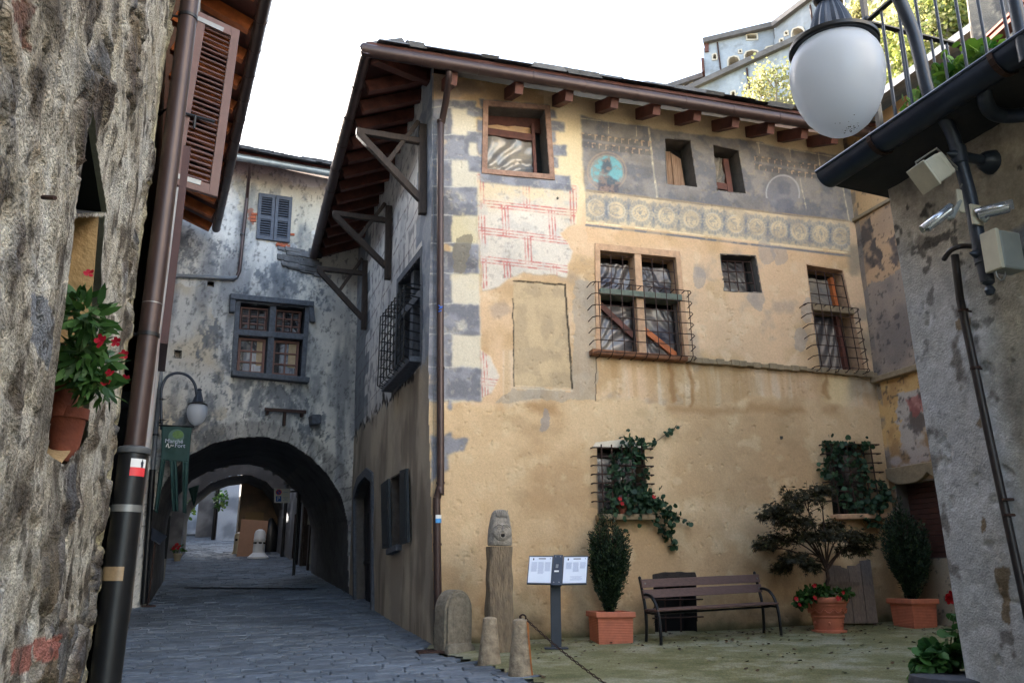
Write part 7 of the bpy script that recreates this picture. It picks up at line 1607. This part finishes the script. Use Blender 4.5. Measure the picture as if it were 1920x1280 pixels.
# --- geraniums and dark pot at the lower right
Dg = 4.95
pg = at_depth(1772, 1262, Dg); gz_ = float(zg(pg.x, pg.y)); PED = thing('stone_planter', 'dark rounded stone planter at the foot of the grey house corner', 'planter', (pg.x, pg.y, gz_))
obj('body', MB().lathe(V((pg.x + .02, pg.y - .12, gz_)), [(.26, 0), (.27, .05), (.22, .12), (.2, .3), (.24, .55), (.26, pg.z - gz_ - .03), (.25, pg.z - gz_ + .0), (.2, pg.z - gz_ + .01)], 32), M('dark_planter_stone', (58, 60, 68), .85, 0, .3, 14, .004, 50), PED, True)
mb = MB(); mb.lathe(V((pg.x + .02, pg.y - .12, gz_)), [(0, pg.z - gz_ - .02), (.23, pg.z - gz_ - .02)], 20, cap=False); obj('soil', mb, 'soil', PED)
plantlet('geranium', 'red geranium with broad scalloped leaves in the dark planter by the right-hand corner', 'flowering plant', [(at_depth(1775, 1225, Dg), (.17, .12, .06), 150), (at_depth(1745, 1238, Dg), (.1, .1, .06), 100), (at_depth(1800, 1185, Dg), (.09, .09, .05), 22), (at_depth(1728, 1258, Dg), (.06, .06, .05), 26), (at_depth(1790, 1150, Dg), (.06, .05, .03), 9), (at_depth(1810, 1215, Dg), (.1, .1, .06), 40)], 'gera', .06, ROUND, [at_depth(x, y, Dg - .03) for x, y in ((1777, 1120), (1783, 1115), (1788, 1118), (1794, 1122), (1790, 1112), (1780, 1125), (1798, 1117), (1786, 1124))], 'redflower', 62, fsize=.022, flat=.7)
mb = MB(); mb.tube(smoothpath([at_depth(1800, 1230, Dg), at_depth(1797, 1170, Dg), at_depth(1788, 1122, Dg)], 5), .006, 6); mb.tube([at_depth(1812, 1230, Dg), at_depth(1808, 1180, Dg)], .005, 6); o = obj('flower_stalk', mb, 'greenstem', [x for x in bpy.data.objects if x.name == 'geranium'][0], True)
# --- fallen leaves
rs = np.random.RandomState(71); P = []
for i in range(1500):
    x, y = (rs.uniform(.2, 7.2), rs.uniform(9.0, 13.2)); 
    f = FA.o[1] + (x - FA.o[0]) * FA.d[1] / FA.d[0] - y
    if f < .15 or rs.rand() > math.exp(-max(0, f - .3) / 1.4): continue
    P.append((x, y, float(zg(x, y)) + .028 + rs.uniform(0, .012)))
P = np.array(P); d = rs.normal(size=P.shape); d[:, 2] = 0; obj('leaf_litter', leaves(P, d, rs.uniform(.02, .065, len(P)), OVAL, rs, .3, .9), 'litter', label='small dry brown leaves scattered over the mossy courtyard', cat='leaves', kind='stuff')
pd_ = gpt(806, 1224); mb = MB(); mb.obox(pd_ + Z3 * .02, fd * .16, fn * .12, Z3 * .012); 
for k in range(5): mb.obox(pd_ + Z3 * .033 + fd * (-.12 + .06 * k), fd * .012, fn * .1, Z3 * .004)
obj('drain_cover', mb, 'rust', label='small rusty drain cover at the foot of the facade downpipe', cat='drain cover')

# ================================================================ LANE OBJECTS
g0_ = gpt(352, 1103); g1_ = gpt(590, 1105); mb = MB(); n = 60; gd = (g1_ - g0_).normalized(); gb_ = V((-gd.y, gd.x, 0))
for k in range(n): c = g0_.lerp(g1_, (k + .5) / n) + Z3 * .026; mb.obox(c, gd * .012, gb_ * .13, Z3 * .01)
for s in (-1, 1): mb.bar(g0_ + gb_ * .14 * s + Z3 * .026, g1_ + gb_ * .14 * s + Z3 * .026, .03, .02)
obj('drain_grate', mb, 'black_iron', label='long iron drain grate across the lane under the arch mouth', cat='drain grate')
p = gpt(277, 1137); SS_ = thing('sign_stand', 'thin rusty stand with a sloping glass sign plate at the left foot of the arch', 'sign stand', p); mb = MB(); mb.tube([p, p + Z3 * 1.25], .018, 8); mb.box(p + Z3 * .02, .5, .25, .03, 62); obj('post', mb, 'rust', SS_)
mb = MB(); a = p + Z3 * 1.25; mb.prism([a + V((-.28, .1, .34)), a + V((.12, .25, .1)), a + V((.12, -.05, -.06)), a + V((-.28, -.2, .18))], V((.01, 0, .02))); obj('sign_plate', mb, 'sign_metal', SS_)
p = gpt(484, 1047); WB = thing('white_bollard', 'white plastic bollard with dark openings in the lane beyond the arch', 'bollard', p)
obj('body', MB().lathe(p, [(.36, 0), (.36, .05), (.24, .16), (.2, .2), (.19, .6), (.2, .62), (.2, .66), (.19, .68), (.19, .82), (.15, .93), (.06, .98)], 24), 'white_paint', WB, True); mb = MB()
for a in (-115, -65, -20, 200): d = V((math.cos(rad(a)), math.sin(rad(a)), 0)); mb.obox(p + d * .19 + Z3 * .52, V((-d.y, d.x, 0)) * .05, d * .012, Z3 * .03)
obj('dark_slots', mb, 'dark', WB)
p = gpt(448, 1038); BB_ = thing('beige_bollard', 'beige bollard with dark openings beside the cardboard sheet', 'bollard', p)
obj('body', MB().lathe(p, [(.25, 0), (.25, .04), (.22, .1), (.21, .62), (.19, .72), (.1, .78)], 24), 'beige_plastic', BB_, True); mb = MB()
for a in (-110, -60): d = V((math.cos(rad(a)), math.sin(rad(a)), 0)); mb.obox(p + d * .21 + Z3 * .5, V((-d.y, d.x, 0)) * .05, d * .012, Z3 * .04)
obj('dark_slots', mb, 'dark', BB_)
p = gpt(468, 1043); mb = MB(); mb.prism([p + V((-.45, .0, 0)), p + V((.45, .15, 0)), p + V((.42, .5, 1.25)), p + V((-.5, .35, 1.3))], V((.0, -.03, .01))); obj('cardboard_sheet', mb, 'cardboard', label='large brown cardboard sheet leaning behind the white bollard', cat='cardboard')
p = gpt(497, 1036); mb = rough_prism(p + V((0, .5, 0)), [(.3, .3, 0, 0), (.34, .32, .3, 0), (.3, .3, .8, 0), (.18, .18, 1.1, 0), (.06, .06, 1.3, 0)], 20, 5, .03, V((1, 0, 0)), V((0, 1, 0)), 2.2); obj('black_sack', mb, M('black_plastic_sack', (22, 24, 28), .4, 0, .3, 8), smooth=True, label='black sack standing behind the white bollard', cat='sack')
p = gpt(332, 1052); lp = claypot('flower_pot', 'small pale pot of red flowers at the left edge of the lane beyond the arch', p, .14, .26, 'beige_plastic'); plantlet('', '', '', [(p + Z3 * .4, (.22, .2, .18), 60)], 'broad', .1, OVAL, [p + V((.05 * k - .1, -.15, .42 + .06 * (k % 3))) for k in range(5)], 'redflower', 5, parent=lp, fsize=.06)
# parking sign hanging from a bracket
SF = Fr(at_depth(528, 930, 23.2)[:2], 84); SGN = thing('parking_sign', 'white no-parking and P sign on the right of the lane beyond the arch', 'traffic sign', SF.at(528, 930)); q = quz(SF, [(514, 915), (543, 923), (543, 942), (514, 942)]); q[1] = (q[1][0], q[0][1])
mb = MB(); slab(mb, SF, q, -.01, .01); obj('board', mb, 'white_paint', SGN)
mb = MB(); a = bl(q, 1, .2); mb.tube([SF.pt(a[0] - .1, a[1], -.03), SF.pt(a[0] + .5, a[1], -.03)], .02, 8); mb.tube([SF.pt(a[0] + .25, a[1] + 1.5, -.04), SF.pt(a[0] + .25, 1.2, -.04)], .045, 10); obj('pole', mb, 'black_iron', SGN, True)
cu_, cz_ = bl(q, .3, .27); R_ = abs(q[0][1] - q[3][1]) * .2; mb = MB(); mb.lathe(SF.pt(cu_, cz_, .011), [(R_, 0), (R_, .004), (0, .005)], 28, V((SF.d[0], SF.d[1], 0)), Z3, V((SF.n[0], SF.n[1], 0))); obj('red_disc', mb, 'red_paint', SGN)
mb = MB(); mb.lathe(SF.pt(cu_, cz_, .017), [(R_ * .76, 0), (R_ * .76, .002), (0, .003)], 28, V((SF.d[0], SF.d[1], 0)), Z3, V((SF.n[0], SF.n[1], 0))); obj('blue_disc', mb, 'blue_paint', SGN)
mb = MB(); strip(mb, SF, (cu_ - R_ * .55, cz_ + R_ * .55), (cu_ + R_ * .55, cz_ - R_ * .55), R_ * .24, .02, .023); obj('red_bar', mb, 'red_paint', SGN)
mb = MB(); slab(mb, SF, sub(q, .12, .46, .54, .92), .011, .014); obj('blue_square', mb, 'blue_paint', SGN)
def text(s, fr, uz, size, mat, par, w, nm='lettering', align='CENTER'):
    cu = bpy.data.curves.new(nm, 'FONT'); cu.body = s; cu.size = size; cu.align_x = align; cu.align_y = 'CENTER'; cu.extrude = .001
    o = bpy.data.objects.new(nm + '_tmp', cu); COL.objects.link(o); me = bpy.data.meshes.new_from_object(o.evaluated_get(bpy.context.evaluated_depsgraph_get())); bpy.data.objects.remove(o)
    off = V(root(par).location); X = V((fr.d[0], fr.d[1], 0)); N_ = V((fr.n[0], fr.n[1], 0)); b = fr.pt(*uz, w) - off
    for v in me.vertices: c = v.co.copy(); v.co = b + X * c.x + Z3 * c.y + N_ * c.z
    return link(nm, me, mat, par)
hq = abs(q[0][1] - q[3][1]); text('P', SF, bl(q, .29, .73), hq * .4, 'white_paint', SGN, .016)
mb = MB()
for v, a, b in ((.62, .56, .92), (.72, .66, .84), (.82, .58, .9), (.25, .6, .9)): slab(mb, SF, sub(q, a, b, v, v + .05), .011, .013)
obj('small_text', mb, 'ink', SGN)
# lane lamp with banner
LL = Fr(FC.pt(.2, 0, .34)[:2], 70); LM2 = thing('lane_lamp', 'small swan-neck wall lamp with white globe beside the archway', 'street lamp', LL.at(303, 800))
P = [LL.at(303, 805), LL.at(302, 745), LL.at(304, 725), LL.at(314, 706), LL.at(332, 699), LL.at(352, 704), LL.at(365, 720), LL.at(369, 742)]
obj('swan_neck_pole', MB().tube(smoothpath(P, 5), .03, 10), 'blue_iron', LM2, True)
c_ = LL.at(367, 797); t_ = LL.at(367, 759); H2_ = t_.z - c_.z; R2 = .205
obj('globe', MB().lathe(c_, [(r * R2, z * H2_) for r, z in prof], 28), 'globe', LM2, True); obj('cap', MB().lathe(c_, [(r * R2, z * H2_) for r, z in cap], 28), 'black_iron', LM2, True)
obj('fluted_bell', MB().lathe(c_ + Z3 * H2_ * 1.15, [(.52 * R2, 0), (.4 * R2, .09), (.25 * R2, .2), (.2 * R2, .24), (.26 * R2, .26), (.15 * R2, .29)], 36, flute=.05, nf=12), 'blue_iron', LM2, True)
for y in (748, 787): mb = MB(); a = LL.at(303, y); mb.tube([a, a - V((FC.n[0], FC.n[1], 0)) * .4], .02, 8); mb.lathe(a, [(.02, -.03), (.045, -.01), (.045, .01), (.02, .03)], 12); mb.tube([a, a + V((LL.d[0], LL.d[1], 0)) * .1], [.02, .004], 8); obj('wall_bracket', mb, 'black_iron', LM2, True)
BF = Fr(LL.pt(0, 0, .12)[:2], 74); BAN = thing('market_banner', 'dark green cloth banner with white lettering and long tails under the lane lamp', 'banner', BF.at(330, 798))
def cloth(fr, poly, nm, par, seed, amp=.05, mat='banner', hang=None):
    q = quz(fr, poly); n, m = 14, 26; mb = MB(); vs = []
    for i in range(m):
        for j in range(n):
            s, t = j / (n - 1), i / (m - 1); u, z = bl(q, s, t); w = amp * (math.sin(s * 9 + seed) * .5 + (vn(np.array([s * 4.0]), np.array([t * 3.0 + seed]), seed)[0] - .5) * 1.6) * (.3 + t); vs.append(fr.pt(u, z, w))
    mb.v = [v3(p) for p in vs]; mb.f = [(i * n + j, i * n + j + 1, (i + 1) * n + j + 1, (i + 1) * n + j) for i in range(m - 1) for j in range(n - 1)]
    o = obj(nm, mb, mat, par, True); s = o.modifiers.new('thick', 'SOLIDIFY'); s.thickness = .006; return o
cloth(BF, [(303, 797), (360, 800), (354, 866), (302, 862)], 'cloth', BAN, 3, .03)
cloth(BF, [(301, 860), (311, 861), (296, 962), (289, 958)], 'tail', BAN, 5); cloth(BF, [(318, 862), (331, 864), (334, 958), (324, 958)], 'tail', BAN, 7); cloth(BF, [(342, 864), (354, 866), (349, 962), (342, 960)], 'tail', BAN, 9)
mb = MB(); mb.tube([BF.at(298, 797), BF.at(364, 800)], .018, 8); mb.tube([BF.at(301, 797), LL.at(303, 790)], .015, 6); obj('banner_rod', mb, 'black_iron', BAN, True)
cc_ = BF.px(330, 828); rr_ = .15; mb = MB(); slab(mb, BF, [(cc_[0] + rr_ * math.cos(a), cc_[1] + .1 + rr_ * math.sin(a)) for a in [2 * math.pi * k / 30 for k in range(30)]], .06, .062); obj('pale_disc', mb, M('pale_green_print', (84, 112, 104), .8, 0, .2, 9), BAN)
mb = MB(); slab(mb, BF, [(cc_[0] + .03 + rr_ * .7 * math.cos(a), cc_[1] + .14 + rr_ * .55 * math.sin(a)) for a in [2 * math.pi * k / 30 for k in range(30)]], .063, .066); obj('lime_leaf_mark', mb, 'lime', BAN)
text('Marché', BF, (cc_[0] - .03, cc_[1] + .0), .115, 'ink', BAN, .07); text('Fort', BF, (cc_[0] + .09, cc_[1] - .085), .115, 'ink', BAN, .07); text('au', BF, (cc_[0] - .06, cc_[1] - .08), .07, 'white_paint', BAN, .07)
mb = MB(); P = smoothpath([BF.pt(cc_[0] - .17, cc_[1] - .12, .068), BF.pt(cc_[0] - .14, cc_[1] - .05, .068), BF.pt(cc_[0] - .12, cc_[1] - .13, .068), BF.pt(cc_[0] - .09, cc_[1] - .11, .068)], 5); mb.tube(P, .008, 5); obj('hill_line_mark', mb, 'white_paint', BAN)
PN = Fr(at_depth(364, 925, 21.5)[:2], 74); pen = cloth(PN, [(353, 915), (374, 908), (364.5, 949), (363, 948)], 'green_pennant', None, 4, .03); tag(pen, 'dark green triangular pennant hanging inside the archway passage', 'pennant')
